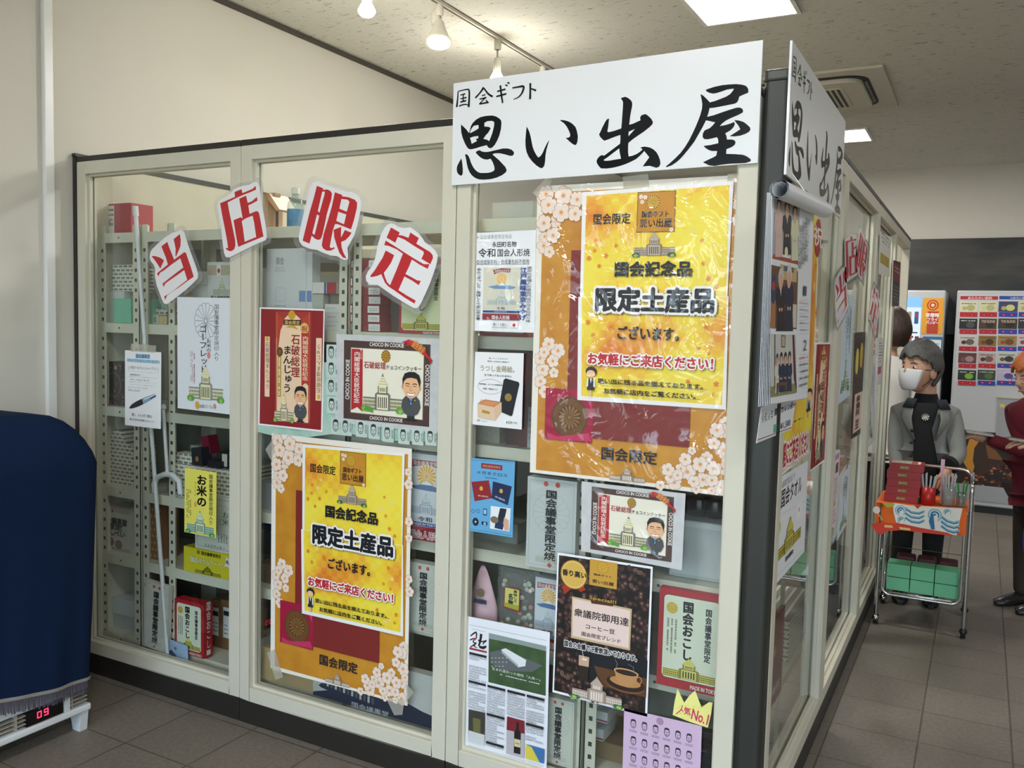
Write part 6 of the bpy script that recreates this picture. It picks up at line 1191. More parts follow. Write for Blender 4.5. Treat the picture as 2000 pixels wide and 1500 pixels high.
def likeposter(q, fn, src, paper, v=.044): a = sart(v); a.paper(q, paper); a.k = 4; a.like(src, a.bb(q)); fn(a); a.src = None; return a
a = likeposter([(1594, 671), (1622, 668), (1612, 900), (1582, 921)], manju_poster, (S3, S3B), 'f0eeee', .047)
tag(a.build('poster'), label='dark red poster with cartoon man on the booth side, right of the calendar', cat='poster')
a = sart(.047); a.paper([(1519, 935), (1578, 900), (1571, 1077), (1512, 1145)], WH); a.k = 4
a.T('国会議事堂限定品です', (1522, 944), (1553, 935), '6a6c72'); a.T('国会タオル', (1526, 957), (1565, 961), '15161c', .02); a.line([a.uv((1518, 1009)), a.uv((1575, 977))], .001, 'b9bcc6'); a.rect((1557, 986), (1564, 1008), 'f6f6f8'); a.ell(*a.uv((1560.5, 995)), .007, .008, 'c22a3e', 12)
a.ell(*a.uv((1523, 1030)), .012, .018, 'd9c23a', 14); a.diet(*a.box2((1517, 1032), (1563, 1051)), ('c9b83a', '8f822a', '5a5220', 'd9cc5e', 'c9b83a'), bush=False); a.T('国会議事堂', (1533, 1088), (1548, 1080), '26282e', .03); a.line([a.uv((1514, 1128)), a.uv((1571, 1068))], .001, 'b9bcc6')
tag(a.build('leaflet'), label='white leaflet with a yellow parliament building on the booth side, below the gold poster', cat='leaflet')
# side cut-outs
for ch, p0, p1, lb in (('当', (1632, 512), (1654, 640), 'lowest and nearest'), ('店', (1651, 442), (1673, 560), 'second'), ('限', (1673, 440), (1692, 556), 'third'), ('定', (1700, 552), (1715, 652), 'farthest')):
    out = zp(CUT[ch][0], CUT[ch][1], .1, CUT[ch][2]); f = fart(-.004); uv_ = [f.uv(p) for p in out]; sb_ = (min(u for u, v in uv_), min(v for u, v in uv_), max(u for u, v in uv_), max(v for u, v in uv_))
    a = sart(.078); bx_ = a.box2(p0, p1); a.like((f, sb_), bx_); cutout(ch, a); tag(a.build('letter_cutout'), label='laminated cut-out letter on the booth side, '+lb+' of the four', cat='cut-out letter', group='red cut-out letters on the booth side')
# further sheets on the side glass
def gauf(a):
    u0, v0, u1, v1 = a.dst; W, Hh = u1-u0, v1-v0; a.crest_line(u0+W*.5, v1-Hh*.25, W*.26, Hh*.16, '54565c', .003); a.tuv('ゴーフレット', u0+W*.36, v0+Hh*.35, u0+W*.5, v1-Hh*.3, '17181c', .0, vert=True); a.tuv('国会議事堂限定', u0+W*.66, v0+Hh*.45, u0+W*.76, v1-Hh*.12, '2c2e33', 0, vert=True); a.diet(u0+W*.15, v0+Hh*.08, u1-W*.15, v0+Hh*.4, ('b9ccb4', '7fa08c', '56685d', 'cfe0c2', '4f9a4a'))
Z_ = (S4, FRB)
a = likeposter([(1649, 580), (1669, 577), (1660, 772), (1637, 790)], gauf, Z_, 'c9dbe8'); tag(a.build('poster'), label='pale blue poster with a green parliament building, second bay of the booth side', cat='poster')
a = likeposter([(1645, 932), (1660, 908), (1655, 1020), (1634, 1058)], gauf, Z_, 'cfdde8'); tag(a.build('leaflet'), label='pale blue leaflet low in the second bay of the booth side', cat='leaflet')
def caps(a):
    u0, v0, u1, v1 = a.dst; W, Hh = u1-u0, v1-v0
    for x, y, h in ((.25, .75, 'd9cc5a'), (.6, .8, 'c9a84a')): a.rrect(u0+W*x-W*.12, v0+Hh*(y-.14), u0+W*x+W*.12, v0+Hh*(y+.1), W*.1, h)
    a.rrect(u0+W*.2, v0+Hh*.05, u1-W*.12, v0+Hh*.42, .005, 'dcc2b4'); a.tuv('衆議院', u0+W*.35, v0+Hh*.2, u1-W*.3, v0+Hh*.4, '1f1614', .03, vert=True); a.tuv('豆', u0+W*.35, v0+Hh*.07, u1-W*.3, v0+Hh*.17, '1f1614', .03)
a = likeposter([(1669, 650), (1692, 648), (1684, 845), (1662, 858)], caps, Z_, BEAN, .043); tag(a.build('poster'), label='coffee poster with yellow packs in the second bay of the booth side', cat='poster')
def price(a):
    u0, v0, u1, v1 = a.dst; W, Hh = u1-u0, v1-v0; a.ruv(u0+W*.15, v1-Hh*.12, u1-W*.1, v1-Hh*.05, 'b58fb0'); a.tuv('国会限定', u0+W*.3, v1-Hh*.3, u0+W*.85, v1-Hh*.16, '2c2a30', .04); a.scrawl(u0+W*.2, v0+Hh*.35, u1-W*.2, v1-Hh*.35, 9, '7d6a80'); a.ruv(u0+W*.3, v0+Hh*.28, u1-W*.4, v0+Hh*.34, 'a8a03c'); a.scrawl(u0+W*.2, v0+Hh*.05, u1-W*.2, v0+Hh*.25, 4, 'a07a90')
a = likeposter([(1630, 880), (1641, 878), (1632, 1030), (1624, 1030)], price, Z_, 'ead9e2'); tag(a.build('leaflet'), label='narrow-looking pink-tinted notice on the divider of the side bays', cat='leaflet')
a = likeposter([(1718, 458), (1741, 462), (1737, 541), (1716, 535)], lambda a: (a.ruv(a.dst[0]+.06, a.dst[1]+.05, a.dst[2]-.06, a.dst[1]+.1, 'b8a23a'), a.scrawl(a.dst[0]+.06, a.dst[1]+.2, a.dst[2]-.05, a.dst[3]-.05, 3, '7a7c82')), Z_, 'e6e4da', .075); tag(a.build('leaflet'), label='white leaflet with a gold block high on the divider before the doorway', cat='leaflet')
a = likeposter([(1745, 508), (1759, 512), (1756, 598), (1742, 598)], lambda a: (a.ruv(a.dst[0]+.02, a.dst[1]+.14, a.dst[2]-.02, a.dst[1]+.24, '7d1f24'), a.scrawl(a.dst[0]+.04, a.dst[1]+.02, a.dst[2]-.04, a.dst[1]+.12, 5, '8a8478'), a.scrawl(a.dst[0]+.08, a.dst[3]-.07, a.dst[2]-.08, a.dst[3]-.03, 2, 'c9c4ba')), Z_, '26242a', .078); tag(a.build('poster'), label='black poster with a dark red band hung beside the doorway', cat='poster')
a = likeposter([(1716, 660), (1724, 660), (1721, 752), (1713, 750)], lambda a: (a.ruv(a.dst[0]+.02, a.dst[1]+.06, a.dst[2]-.02, a.dst[1]+.1, 'b03a6a'), a.scrawl(a.dst[0]+.03, a.dst[1]+.12, a.dst[2]-.02, a.dst[3]-.02, 7, '6a6c74')), Z_, 'e2dfe4', .044); tag(a.build('leaflet'), label='small white notice with a pink band in the third side bay', cat='leaflet')
a = likeposter([(1697, 700), (1711, 690), (1707, 860), (1692, 880)], gauf, Z_, 'd9e0ea', .044); tag(a.build('leaflet'), label='tall white leaflet with pale drawing in the third side bay', cat='leaflet')
# goods standing behind the nearest side bay
def sbx(name, label, p0, p1, col, art=None, z0=None, x=.0, d=.12, cat='box'):
    q0, q1 = at(*p0, 'x', x), at(*p1, 'x', x); a = Art((x, 0, 0), (0, 1, 0), (0, 0, 1)); z0 = q1.z if z0 is None else z0
    a.box((x-d, q0.y, z0), (x, q1.y, q0.z), ink(col) if isinstance(col, str) else col); a.k = 4
    if art: art(a, q0.y, z0, q1.y, q0.z)
    return tag(a.build(name), label=label, cat=cat)
def emb(a, u0, v0, u1, v1): a.ell((u0+u1)/2, (v0+v1)/2+.03, .016, .016, 'c9a23a', 16); a.tuv('衆議院', u0+.03, v0+.03, u1-.03, v0+.06, 'b9bcd0', .02)
t = thing('shelf_unit', (-.07, .8, 0), 'low ivory shelving unit standing behind the nearest side bay', 'shelving')
for x, y in ((.012, .5), (.012, 1.02), (-.18, .5), (-.18, 1.02)): m = MB(); m.box((x, y, .002), (x+.012, y+.012, 1.2), SH); m.build('upright', t)
for z in (.35, .75, 1.15): m = MB(); m.box((-.175, .49, z-.03), (.010, 1.04, z), SH); m.build('shelf', t)
zS = {}
for i, (p0, p1, c, lb) in enumerate((((1502, 1100), (1532, 1200), '1d1f3a', 'navy cloth pack with a gold emblem behind the nearest side bay'), ((1497, 1262), (1524, 1380), '7a2028', 'dark red cloth pack with a gold emblem behind the nearest side bay'))):
    o = sbx('cloth_pack', lb, p0, p1, c, emb, None, .026, .01, 'cloth pack'); o.location.z = (.752, .352)[i]
o = sbx('wrapped_box', 'box in brick-patterned wrap behind the nearest side bay', (1545, 1160), (1582, 1180), PAT, None, None, .0, .14); o.location.z = .352
o = sbx('gift_box', 'white box with a blue front behind the nearest side bay', (1570, 965), (1596, 1020), 'cdd3d6', lambda a, u0, v0, u1, v1: a.ruv(u0+.02, v0+.02, u1-.05, v1-.02, '7a9ab8'), None, .0, .12); o.location.z = .752
o = sbx('gift_box', 'dark red box on the top of the low shelving behind the side bay', (1577, 905), (1596, 955), '7d2a30', None, None, .0, .12); o.location.z = 1.152
o = sbx('newspaper_bundle', 'leaning bundle of grey printed paper behind the second side bay', (1622, 1130), (1660, 1260), mat('newsprint', '9fa8b0', .7, scale=60, h2='6d747c', var=.2), None, .002, .01, .04, 'newspaper bundle'); o.rotation_euler.y = -.08; o.location.x -= .05
# ------------------------------------------------------------------ vending machines on the far side
VW = mat('vending_white', 'c0c1c4', .35, var=.02); VG = mat('vending_grey', 'a3a4a8', .4); VY = 6.0
def vm_box(x0, x1, z1, label):
    t = thing('vending_machine', ((x0+x1)/2, VY+.33, 0), label, 'vending machine')
    MB().box((x0, VY, .06), (x1, VY+.64, z1), VW).build('cabinet', t, bevel=.012); MB().box((x0+.03, VY+.02, 0), (x1-.03, VY+.62, .06), mat('black_plastic', '17171a', .5)).build('base', t); return t
def va(v=VY-.003): return fart(v)
t = vm_box(-.42, .235, 1.875, 'white drinks vending machine with a yellow-orange sticker, left of the two')
a = va(); u0, v0 = a.uv((1745, 690)); u1, v1 = a.uv((1801, 580)); a.ruv(u0, v0-.25, u1, v1, emis('lit_display_blue', '8fc4f2', 1.3)); a.ruv(u0, v0+.03, u1, v1-.09, emis('lit_display_white', 'dfeefa', 1.2))
for r_ in range(2):
    for i in range(3): x = 1762+i*14; c = a.uv((x, 620+r_*48)); a.rrect(c[0]-.016, c[1]-.055, c[0]+.016, c[1]+.05, .006, ('8c3a30', '9a9a96', '2f5f9a')[(i+r_) % 3]); a.ell(c[0], c[1]+.02, .012, .016, 'c93a3a' if i != 1 else 'b08a5a', 12)
a.ell(*a.uv((1779, 658)), .02, .012, '2a2022', 14); a.ell(*a.uv((1779, 658)), .008, .008, emis('red_lamp', 'ff3a2a', 3), 10); a.rect((1768, 648), (1792, 651), '2a2f55'); a.build('display_window', t)
a = va(); a.rect((1803, 582), (1840, 653), 'e8a52a'); c = a.uv((1822, 596))
for r_, h in ((.046, 'c2302a'), (.036, 'e8a52a'), (.026, 'c2302a'), (.014, 'e8dcc8')): a.ell(*c, r_, r_, h, 20)
a.rect((1812, 608), (1831, 652), 'c2302a'); a.T('非常時', (1808, 611), (1834, 620), 'f6efe6', .05); a.T('フライ', (1810, 620), (1832, 628), 'f6efe6', .04); a.T('ベンダー', (1809, 627), (1833, 634), 'f6efe6', .04); a.scrawl(*a.box2((1808, 636), (1834, 648)), 4, 'a86a1e'); a.build('sticker', t)
a = va(); a.rect((1803, 657), (1836, 742), '2f6f9e'); a.rect((1805, 663), (1834, 740), 'e3ebee'); a.scrawl(*a.box2((1807, 668), (1832, 700)), 5, '6f8ea0'); a.rect((1822, 712), (1835, 722), '1e2a40'); a.build('certificate', t)
t = vm_box(.32, 1.22, 1.875, 'wide white cup vending machine with rows of red and blue buttons')
a = va(); a.rect((1875, 575), (2050, 755), 'c9cacd'); a.rect((1876, 578), (1949, 585.5), 'b02434'); a.rect((1952, 578), (2040, 585.5), '2446a0'); a.T('あたたかい飲料', (1890, 579), (1938, 585), 'f0d8dc', .02); a.T('つめたい飲料', (1972, 579), (2010, 585), 'd8e0f2', .02); a.build('header_strip', t)
COLS = ((1875, 1909), (1913.5, 1947), (1951, 1987), (1990, 2024)); rnd = random.Random(5)
ART = [['d9d7b8', 'd8d3b0', '3c3f6a', 'd3d4a0'], ['1d1c1e', '4a3328', '3f2e26', '2a2a30'], ['c9c4c0', '8a6a30', 'a08448', 'd8b8b8'], ['6a3a3c', 'c4a8a4', 'b9c4b4', 'c8aab0'], ['1f2a20', '3a3f34', 'b9b4cc', '6a8a4a']]
SEC = [['b3b070', 'b8b27a', 'cfd080', 'a8b060'], ['4a4a4c', '2a1c16', '201612', '5a3a2a'], ['6a5a58', '4a2c1c', '6f4020', '8a4a4a'], ['a08a88', '7a5450', '3c3030', '7a4a50'], ['7fae3a', '4f6a3a', '5f3f8a', '3a5a2a']]
for r_ in range(5):
    for i, (x0, x1) in enumerate(COLS):
        x0 -= r_*.9; x1 -= r_*.9; y0 = 588.5+r_*33.4; y1 = y0+31
        if i == 2 and r_ == 4: pass
        col = 'b72230' if (i < 2 and not (r_ == 4 and i == 1)) else '2340a8'
        a = va(VY-.0045); a.rect((x0, y0), (x1, y0+21), ART[r_][i]); u0, v0, u1, v1 = a.box2((x0, y0), (x1, y0+21)); W, Hh = u1-u0, v1-v0
        k0 = a.k; a.ell(u0+W*.62, v0+Hh*.4, W*.24, Hh*.3, SEC[r_][i], 14)
        if r_ in (0, 2, 3): a.ell(u0+W*.28, v0+Hh*.35, W*.14, Hh*.2, SEC[r_][(i+1) % 4], 10)
        if r_ == 1 and i in (1, 2): a.tuv('THE BLEND', u0+W*.14, v0+Hh*.6, u1-W*.1, v0+Hh*.85, 'cbb6a0', .02)
        else: a.scrawl(u0+W*.1, v0+Hh*.68, u1-W*.1, v0+Hh*.9, 1, 'd8d4cc' if r_ in (1, 4) else '4a4038', .9)
        a.rect((x0, y0+21), (x1, y0+31), col)
        for f_ in ((.12, .88) if 0 else (.2, .62)): a.ruv(u0+W*f_, v0-Hh*.36, u0+W*(f_+.2), v0-Hh*.16, '7a1020' if col[0] == 'b' else '6a2060'); a.ruv(u0+W*(f_+.05), v0-Hh*.32, u0+W*(f_+.15), v0-Hh*.24, emis('button_led_red', 'ff4050', 1.5))
        a.build('selection_button', t)
m = MB(); x0, x1 = at(1948, 755, 'y', VY).x, 1.15; m.box((x0+.01, VY-.012, .66), (x1, VY, .99), VG); m.box((x0, VY-.016, .985), (x1, VY, 1.0), mat('vending_trim', 'c6c2ae', .4)); m.build('coin_panel', t)
a = Art((0, VY-.013, 0), (1, 0, 0), (0, 0, 1), True); a.rect((1953, 789), (1962, 796), 'd8cf5a'); a.build('notice', t)
a = va(); u0, v0 = a.uv((1888, 972)); u1, v1 = a.uv((2040, 852)); a.ruv(.36, v0+.02, 1.18, v1, mat('coffee_dark_print', '2a1810', .5, scale=30, h2='120a08', var=.3)); a.poly([(1894, 856), (1908, 853), (1922, 860), (1912, 880), (1905, 905), (1898, 930), (1880, 900)], 'c98a2e'); a.poly([(1912, 862), (1935, 865), (1968, 905), (1925, 925), (1910, 935), (1900, 900), (1903, 875)], '3a2416'); a.poly([(1925, 868), (1945, 880), (1960, 900), (1930, 895)], '7d4f24')
k0 = a.k
for i in range(230):
    x, y = rnd.uniform(1880, 2040), rnd.uniform(868, 966)
    if y < 905+(1960-x)*.35 and x < 1965: continue
    a.k = k0+i % 9; c = a.uv((x, y)); a.ell(*c, .012, .009, rnd.choice(('8a4426', 'a85a34', '5e2c18', 'c4764a', '40200f')), 8, rnd.random())
a.k = k0+12; a.build('coffee_picture', t)
MB().box((.36, VY-.006, .1), (1.18, VY, .235), VG).build('lower_door', t, bevel=.003)

# ------------------------------------------------------------------ chrome trolley
CHR = mat('chrome', 'c8c8c6', .16, metal=1, var=.01); X0, X1, Y0, Y1 = .125, .53, 2.49, 2.88; ZT = .635
t = thing('trolley', ((X0+X1)/2, (Y0+Y1)/2, 0), 'small chrome trolley on castors carrying red boxes and a bright cloth', 'trolley')
def arc(c, r, a0, a1, ax, n=6): return [Vector(c)+Vector(ax[0])*r*math.cos(math.radians(a0+(a1-a0)*i/n))+Vector(ax[1])*r*math.sin(math.radians(a0+(a1-a0)*i/n)) for i in range(n+1)]
for x, y, top in ((X0, Y0, ZT+.0), (X1, Y0, .74), (X0, Y1, .75), (X1, Y1, .74)):
    MB().tube([(x, y, .055), (x, y, top)], .0105, CHR, 12).build('leg', t)
    m = MB(); m.tube([(x, y, .058), (x, y, .045)], .006, CHR, 8); m.build('castor_stem', t)
    m = MB(); m.lathe((x-.012, y+.012, .023), [(.006, 0), (.0225, .001), (.0225, .009), (.017, .011), (.017, .013), (.0225, .015), (.0225, .023), (.006, .024)], mat('castor_black', '1a1a1b', .4), 18, axis=(1, 0, 0)); m.ball((x, y+.008, .035), (.019, .024, .018), CHR if x < .3 else mat('castor_black', '1a1a1b', .4), 12, 8); m.build('castor', t)
XX, ZZ, YY = (1, 0, 0), (0, 0, 1), (0, 1, 0); fy = Y0-.012
P = [(X0+.022, fy, ZT)]+arc((X0+.062, fy, .21), .04, 180, 270, (XX, ZZ))+arc((X1-.062, fy, .21), .04, 270, 360, (XX, ZZ))+[(X1-.022, fy, ZT)]
MB().tube(P, .0075, CHR, 10).build('front_loop', t)
P = [(p[0], Y1+.012, p[2]) for p in P]; MB().tube(P, .0075, CHR, 10).build('rear_loop', t)
P = [Vector((X0, Y1, .74))]+arc((X0+.05, Y1, .75), .05, 180, 90, (XX, ZZ))+arc((X1-.06, Y1, .735), .06, 90, 0, (XX, ZZ))+[Vector((X1, Y1, .73))]; MB().tube(P, .0095, CHR, 12).build('handle', t)
P = [Vector((X1, Y0, .73))]+arc((X1, Y0+.04, .74), .04, 180, 90, (YY, ZZ))+arc((X1, Y1-.04, .74), .04, 90, 0, (YY, ZZ)); MB().tube(P, .0095, CHR, 12).build('side_rail', t)
m = MB(); m.box((X0-.004, Y0, ZT-.012), (X1+.004, Y1, ZT), mat('tray_white', 'd8d6d0', .4)); m.build('upper_tray', t, bevel=.003)
m = MB(); m.tube([(X0, Y0, .18), (X1, Y0, .18), (X1, Y1, .18), (X0, Y1, .18)], .004, CHR, 8, closed=True)
for i in range(7): x = X0+.05+i*.052; m.tube([(x, Y0, .18), (x, Y1, .18)], .0022, CHR, 6)
for z in (.26, .33): m.tube([(X0, Y0+.01, z), (X0, Y1, z), (X1, Y1, z), (X1, Y0+.01, z)], .003, CHR, 6)
m.tube([(X0, Y0, .18), (X0, Y1, .58)], .003, CHR, 6); m.build('wire_basket', t)
# cloth over the tray
def cloth_mat():
    m, n, l, b = node_mat('orange_cloth', .8)
    tc = n.new('ShaderNodeTexCoord'); no = n.new('ShaderNodeTexNoise'); no.inputs['Scale'].default_value = 9; l.new(tc.outputs['Object'], no.inputs['Vector']); r = n.new('ShaderNodeValToRGB'); r.color_ramp.elements[0].color = lin('e0541f'); r.color_ramp.elements[1].color = lin('ee7a2a'); l.new(no.outputs['Fac'], r.inputs[0]); l.new(r.outputs[0], b.inputs['Base Color']); return m
OC = cloth_mat(); fy = Y0-.026
a = Art((0, fy, 0), (1, 0, 0), (0, 0, 1), True)
def drape(u, v):
    x = .098+(.515-.098)*u; y = fy-.0+.006*math.sin(u*17)*v+(.03*max(0, .12-u)/.12); z = ZT+.006-(.135+.012*math.sin(u*7+1)-.03*u)*v
    if v < .001: z = ZT+.006
    return (x, y, z)
a.grid(drape, 30, 8, OC)
def top(u, v): return (.098+(.515-.098)*u, fy+(Y1-.03-fy)*v, ZT+.006+.0008*math.sin(u*20+v*15))
a.grid(top, 20, 12, OC); a.O = Vector((0, fy-.008, 0)); a.k = 0
def Pq(pts): return [a.uv(p) for p in pts]
BL, LB, CW = '1f6a9e', '86b4c2', 'e8e4d8'
a.poly([(1744, 982), (1776, 987), (1880, 993), (1868, 1046), (1820, 1036), (1750, 1020), (1745, 1000)], CW)
for c_, w_ in ((BL, .014), (LB, .008)):
    pass
def wave(x, y, s):
    for r_, c_ in ((15, LB), (11.5, CW), (9.5, BL), (5.5, CW), (3.5, BL)): cc = a.uv((x, y)); a.ell(*cc, a.r((x, y), r_*s), a.r((x, y), r_*s), c_, 20)
    a.poly([(x-2, y+2), (x+6, y-2), (x+5, y+16*s), (x-3, y+16*s)], CW)
def band(pts, w_, c_): a.line(Pq(pts), w_, c_)
for k_, (dy) in enumerate((0, 9, 18)):
    band([(1768, 992+dy), (1780, 1000+dy), (1795, 1002+dy), (1806, 998+dy)], .010, LB); band([(1768, 994+dy), (1780, 1002+dy), (1795, 1004+dy), (1804, 1000+dy)], .0055, BL)
    band([(1838, 1008+dy), (1850, 1017+dy), (1863, 1021+dy), (1874, 1018+dy)], .011, LB); band([(1838, 1010+dy), (1850, 1019+dy), (1863, 1023+dy), (1872, 1021+dy)], .006, BL)
wave(1759, 997, .75); wave(1760, 1015, .5); wave(1826, 1006, .95); wave(1850, 1000, .5)
a.poly([(1818, 1004), (1823, 1004), (1826, 1034), (1819, 1034), (1814, 1018)], BL); a.poly([(1722, 982), (1748, 983), (1744, 990), (1732, 991)], 'a8a83c'); cc = a.uv((1712, 996)); a.ell(*cc, a.r((1712, 996), 7), a.r((1712, 996), 8), 'e3d3cc', 16); band([(1714, 1003), (1725, 1016)], .004, 'e2b13a'); a.poly([(1784, 985), (1800, 987), (1792, 994)], 'c8342a')
a.poly([(1702, 1024), (1720, 1020), (1760, 1024), (1850, 1040), (1866, 1047), (1800, 1040), (1740, 1033), (1720, 1045), (1712, 1040)], 'd23a22'); a.poly([(1727, 1025), (1743, 1026), (1744, 1031), (1728, 1030)], 'e8c07a'); a.poly([(1756, 1029), (1778, 1032), (1778, 1036), (1758, 1034)], 'e8c07a')
tag(a.build('tablecloth'), label='orange cloth with blue wave pattern draped over the trolley', cat='cloth')
# red boxes on the trolley
RB = mat('red_box_card', '9e2a30', .45); z = ZT+.008; x0 = at(1729, 960, 'y', 2.53).x; x1 = x0+.158
for i in range(5):
    dx = (-.004, .0, .002, -.003, .006)[i]; a = Art((0, 2.53, 0), (1, 0, 0), (0, 0, 1)); a.box((x0+dx+.004*i*.5, 2.53, z), (x1+dx+.002*i, 2.65, z+.0395), RB); a.k = 4
    u, v = (x0+x1)/2+dx, z+.02; a.rrect(u-.026, v-.009, u+.026, v+.009, .007, '2a1714'); a.rrect(u-.024, v-.0075, u+.024, v+.0075, .006, 'c9a24a'); a.rrect(u-.023, v-.0065, u+.023, v+.0065, .006, '2a1714'); a.tuv('国会限定', u-.02, v-.006, u+.02, v+.006, 'd8b86a', .02)
    if i == 4:
        b = Art((0, 2.53, z+.0398), (1, 0, 0), (0, 1, 0)); b.ruv(x0+.014+dx, .02, x1-.008+dx, .112, 'ddd6c4'); b.tuv('まんじゅう', x0+.02, .05, x0+.11, .095, '2a2220', .02); b.ruv(x1-.045, .03, x1-.015, .1, 'b02a2e'); n0 = len(a.v); a.v += b.v; a.f += [tuple(n0+j for j in f) for f in b.f]; a.m += [a.mi(b.mats[j]) for j in b.m]; a.sm += b.sm
    tag(a.build('cake_box', bevel=0), label=('lowest', 'second', 'third', 'fourth', 'topmost')[i]+' dark red cake box of the stack on the trolley', cat='box', group='red boxes stacked on the trolley'); z += .0402
zt = ZT+.008; MESH = mat('red_mesh_metal', 'b02622', .35, metal=.3)
def cup(x, y, label, m_, h_, r_, pens, pcol, name='pen_cup'):
    t = thing(name, (x, y, zt), label, 'pen cup' if name == 'pen_cup' else 'jar')
    MB().lathe((x, y, zt), [(0, .001), (r_*.92, .001), (r_, .004), (r_, h_), (r_-.002, h_), (r_-.003, .006), (0, .005)], m_, 20).build('cup', t)
    rnd = random.Random(int(x*999))
    for i in range(pens):
        q_ = 2*PI*i/pens; m = MB(); b_ = Vector((x+r_*.4*math.cos(q_), y+r_*.4*math.sin(q_), zt+.01)); tp = Vector((x+r_*1.0*math.cos(q_), y+r_*.9*math.sin(q_), zt+h_+rnd.uniform(.045, .07))); m.tube([b_, tp], .0038, pcol if isinstance(pcol, str) else pcol, 8); m.build('pen', t)
    return t
SIL = mat('clear_pen_plastic', 'c9cdd0', .15, metal=.2)
cup(.332, 2.56, 'red mesh pen cup full of clear pens on the trolley', MESH, .09, .037, 10, SIL)
m = Art((0, 2.52, 0), (1, 0, 0), (0, 0, 1)); 
cup(.425, 2.58, 'clear jar of silver wrapped pens on the trolley', PL, .1, .032, 12, SIL, 'pen_jar')
cup(.485, 2.60, 'clear cup of green pens at the right end of the trolley', PL, .07, .024, 5, mat('green_pen', '2f9a44', .3), 'pen_jar')
m = MB(); q0, q1 = at(1842, 897, 'y', 2.66), at(1848, 940, 'y', 2.66); m.tube([q0, (q0.x, 2.64, zt)], .004, mat('pink_pen', 'd9a8b8', .3), 8); m.box((q0.x-.009, 2.655, q0.z-.06), (q0.x+.009, 2.662, q0.z), mat('pink_pen', 'd9a8b8', .3)); tag(m.build('pen'), label='pink packaged pen standing upright on the trolley by the woman\'s hand', cat='pen')
m = MB(); m.box((.283, 2.56, zt), (.303, 2.6, zt+.05), mat('dark_green_card', '2c4a34', .5)); m.box((.283, 2.558, zt+.03), (.303, 2.56, zt+.05), 'd8c68a'); tag(m.build('gift_box'), label='small green and cream box between the red boxes and the pen cup', cat='box')
# mint boxes below
MT = mat('mint_card', '74c596', .6); xb = .165; zb = .185
for r_ in range(2):
    for i in range(3):
        m = MB(); m.box((xb+i*.112, 2.52, zb+r_*.07), (xb+i*.112+.108, 2.64, zb+r_*.07+.066), MT); tag(m.build('gift_box', bevel=.001), label=('lower', 'upper')[r_]+' row, '+('left', 'middle', 'right')[i]+' mint-green box on the trolley basket', cat='box', group='mint-green boxes on the trolley')
for i in range(3):
    m = MB(); m.box((xb+.03+i*.1, 2.66, zb), (xb+.03+i*.1+.092, 2.76, zb+.15), mat('maroon_pack', '4a1820', .6)); tag(m.build('packet', bevel=.012), label=('left', 'middle', 'right')[i]+' maroon packet behind the mint-green boxes', cat='packet', group='maroon packets on the trolley basket')
for i, (p, w_, h_) in enumerate((((1895, 958), .03, .16), ((1903, 962), .05, .12))):
    q_ = at(*p, 'y', Y0+.02+i*.05); a = Art((X1+.014+i*.012, 0, 0), (0.5*i, 1, 0), (0, 0, 1)); u = q_.y-(0 if i == 0 else 0); z0 = .72
    a.prism([a.w(u-.02, z0), a.w(u+w_, z0-.005), a.w(u+w_+.03, z0-h_), a.w(u-.0+.0, z0-h_-.05)], -a.N*.0008, WH); a.k = 3; a.puv([(u+.0, z0-.03), (u+w_*.8, z0-.035), (u+w_*.9, z0-h_*.75), (u+.005, z0-h_*.7)], ('b9c4d6', '9a5a58')[i])
    tag(a.build('price_tag'), label=('long pale', 'short pictured')[i]+' card tag hanging from the right rail of the trolley', cat='tag')
# ------------------------------------------------------------------ covered heater at the left
t = thing('fan_heater', (-2.45, -.75, 0), 'white floor heater with a red digital display under a navy cover', 'heater')
HW = mat('heater_white', 'e2e6e8', .35); HX0, HX1, HY0, HY1 = -2.70, -2.245, -1.15, -.33
m = MB(); m.box((HX0, HY0, .085), (HX1-.03, HY1, .98), HW); m.build('body', t, bevel=.015)
m = MB(); m.box((HX1-.03, HY0, .156), (HX1, HY1, .30), HW); m.box((HX1-.03, HY0, .075), (HX1+.006, HY1+.006, .10), HW); m.build('front_panel', t, bevel=.006)
m = MB(); m.box((HX1-.0275, HY0, .10), (HX1-.0265, HY1, .156), DK); m.build('grille_recess', t)
m = MB()
for i in range(3): z = .112+i*.0145; m.box((HX1-.022, HY0, z), (HX1-.004, HY1-.004, z+.004), mat('grille_bar', 'b9b3a4', .4))
for y in (-1.0, -.82, -.60, -.43, -.395): m.box((HX1-.024, y, .102), (HX1-.006, y+.006, .156), mat('grille_bar', 'b9b3a4', .4))
m.build('grille', t)
m = MB(); m.box((HX1-.02, -.565, .102), (HX1-.001, -.43, .156), mat('display_black', '0e0d10', .2)); d = m.build('display', t)
b = Art((HX1-.0005, 0, 0), (0, 1, 0), (0, 0, 1)); L = emis('led_red', 'ff2a4a', 6)
b.k = 3
for y, segs in ((-.525, 'abcdef'), (-.5, 'abcdfg')):
    w_, h_ = .013, .02; z0 = .120; S = {'a': (0, h_, w_, h_), 'd': (0, 0, w_, 0), 'g': (0, h_/2, w_, h_/2), 'f': (0, h_/2, 0, h_), 'e': (0, 0, 0, h_/2), 'b': (w_, h_/2, w_, h_), 'c': (w_, 0, w_, h_/2)}
    for c in segs: q_ = S[c]; b.ruv(y+min(q_[0], q_[2])-.0015, z0+min(q_[1], q_[3])-.0015, y+max(q_[0], q_[2])+.0015, z0+max(q_[1], q_[3])+.0015, L)
b.build('digits', d)
m = MB(); m.box((HX1-.018, -.425, .1), (HX1+.002, -.405, .156), HW); m.build('divider', t)
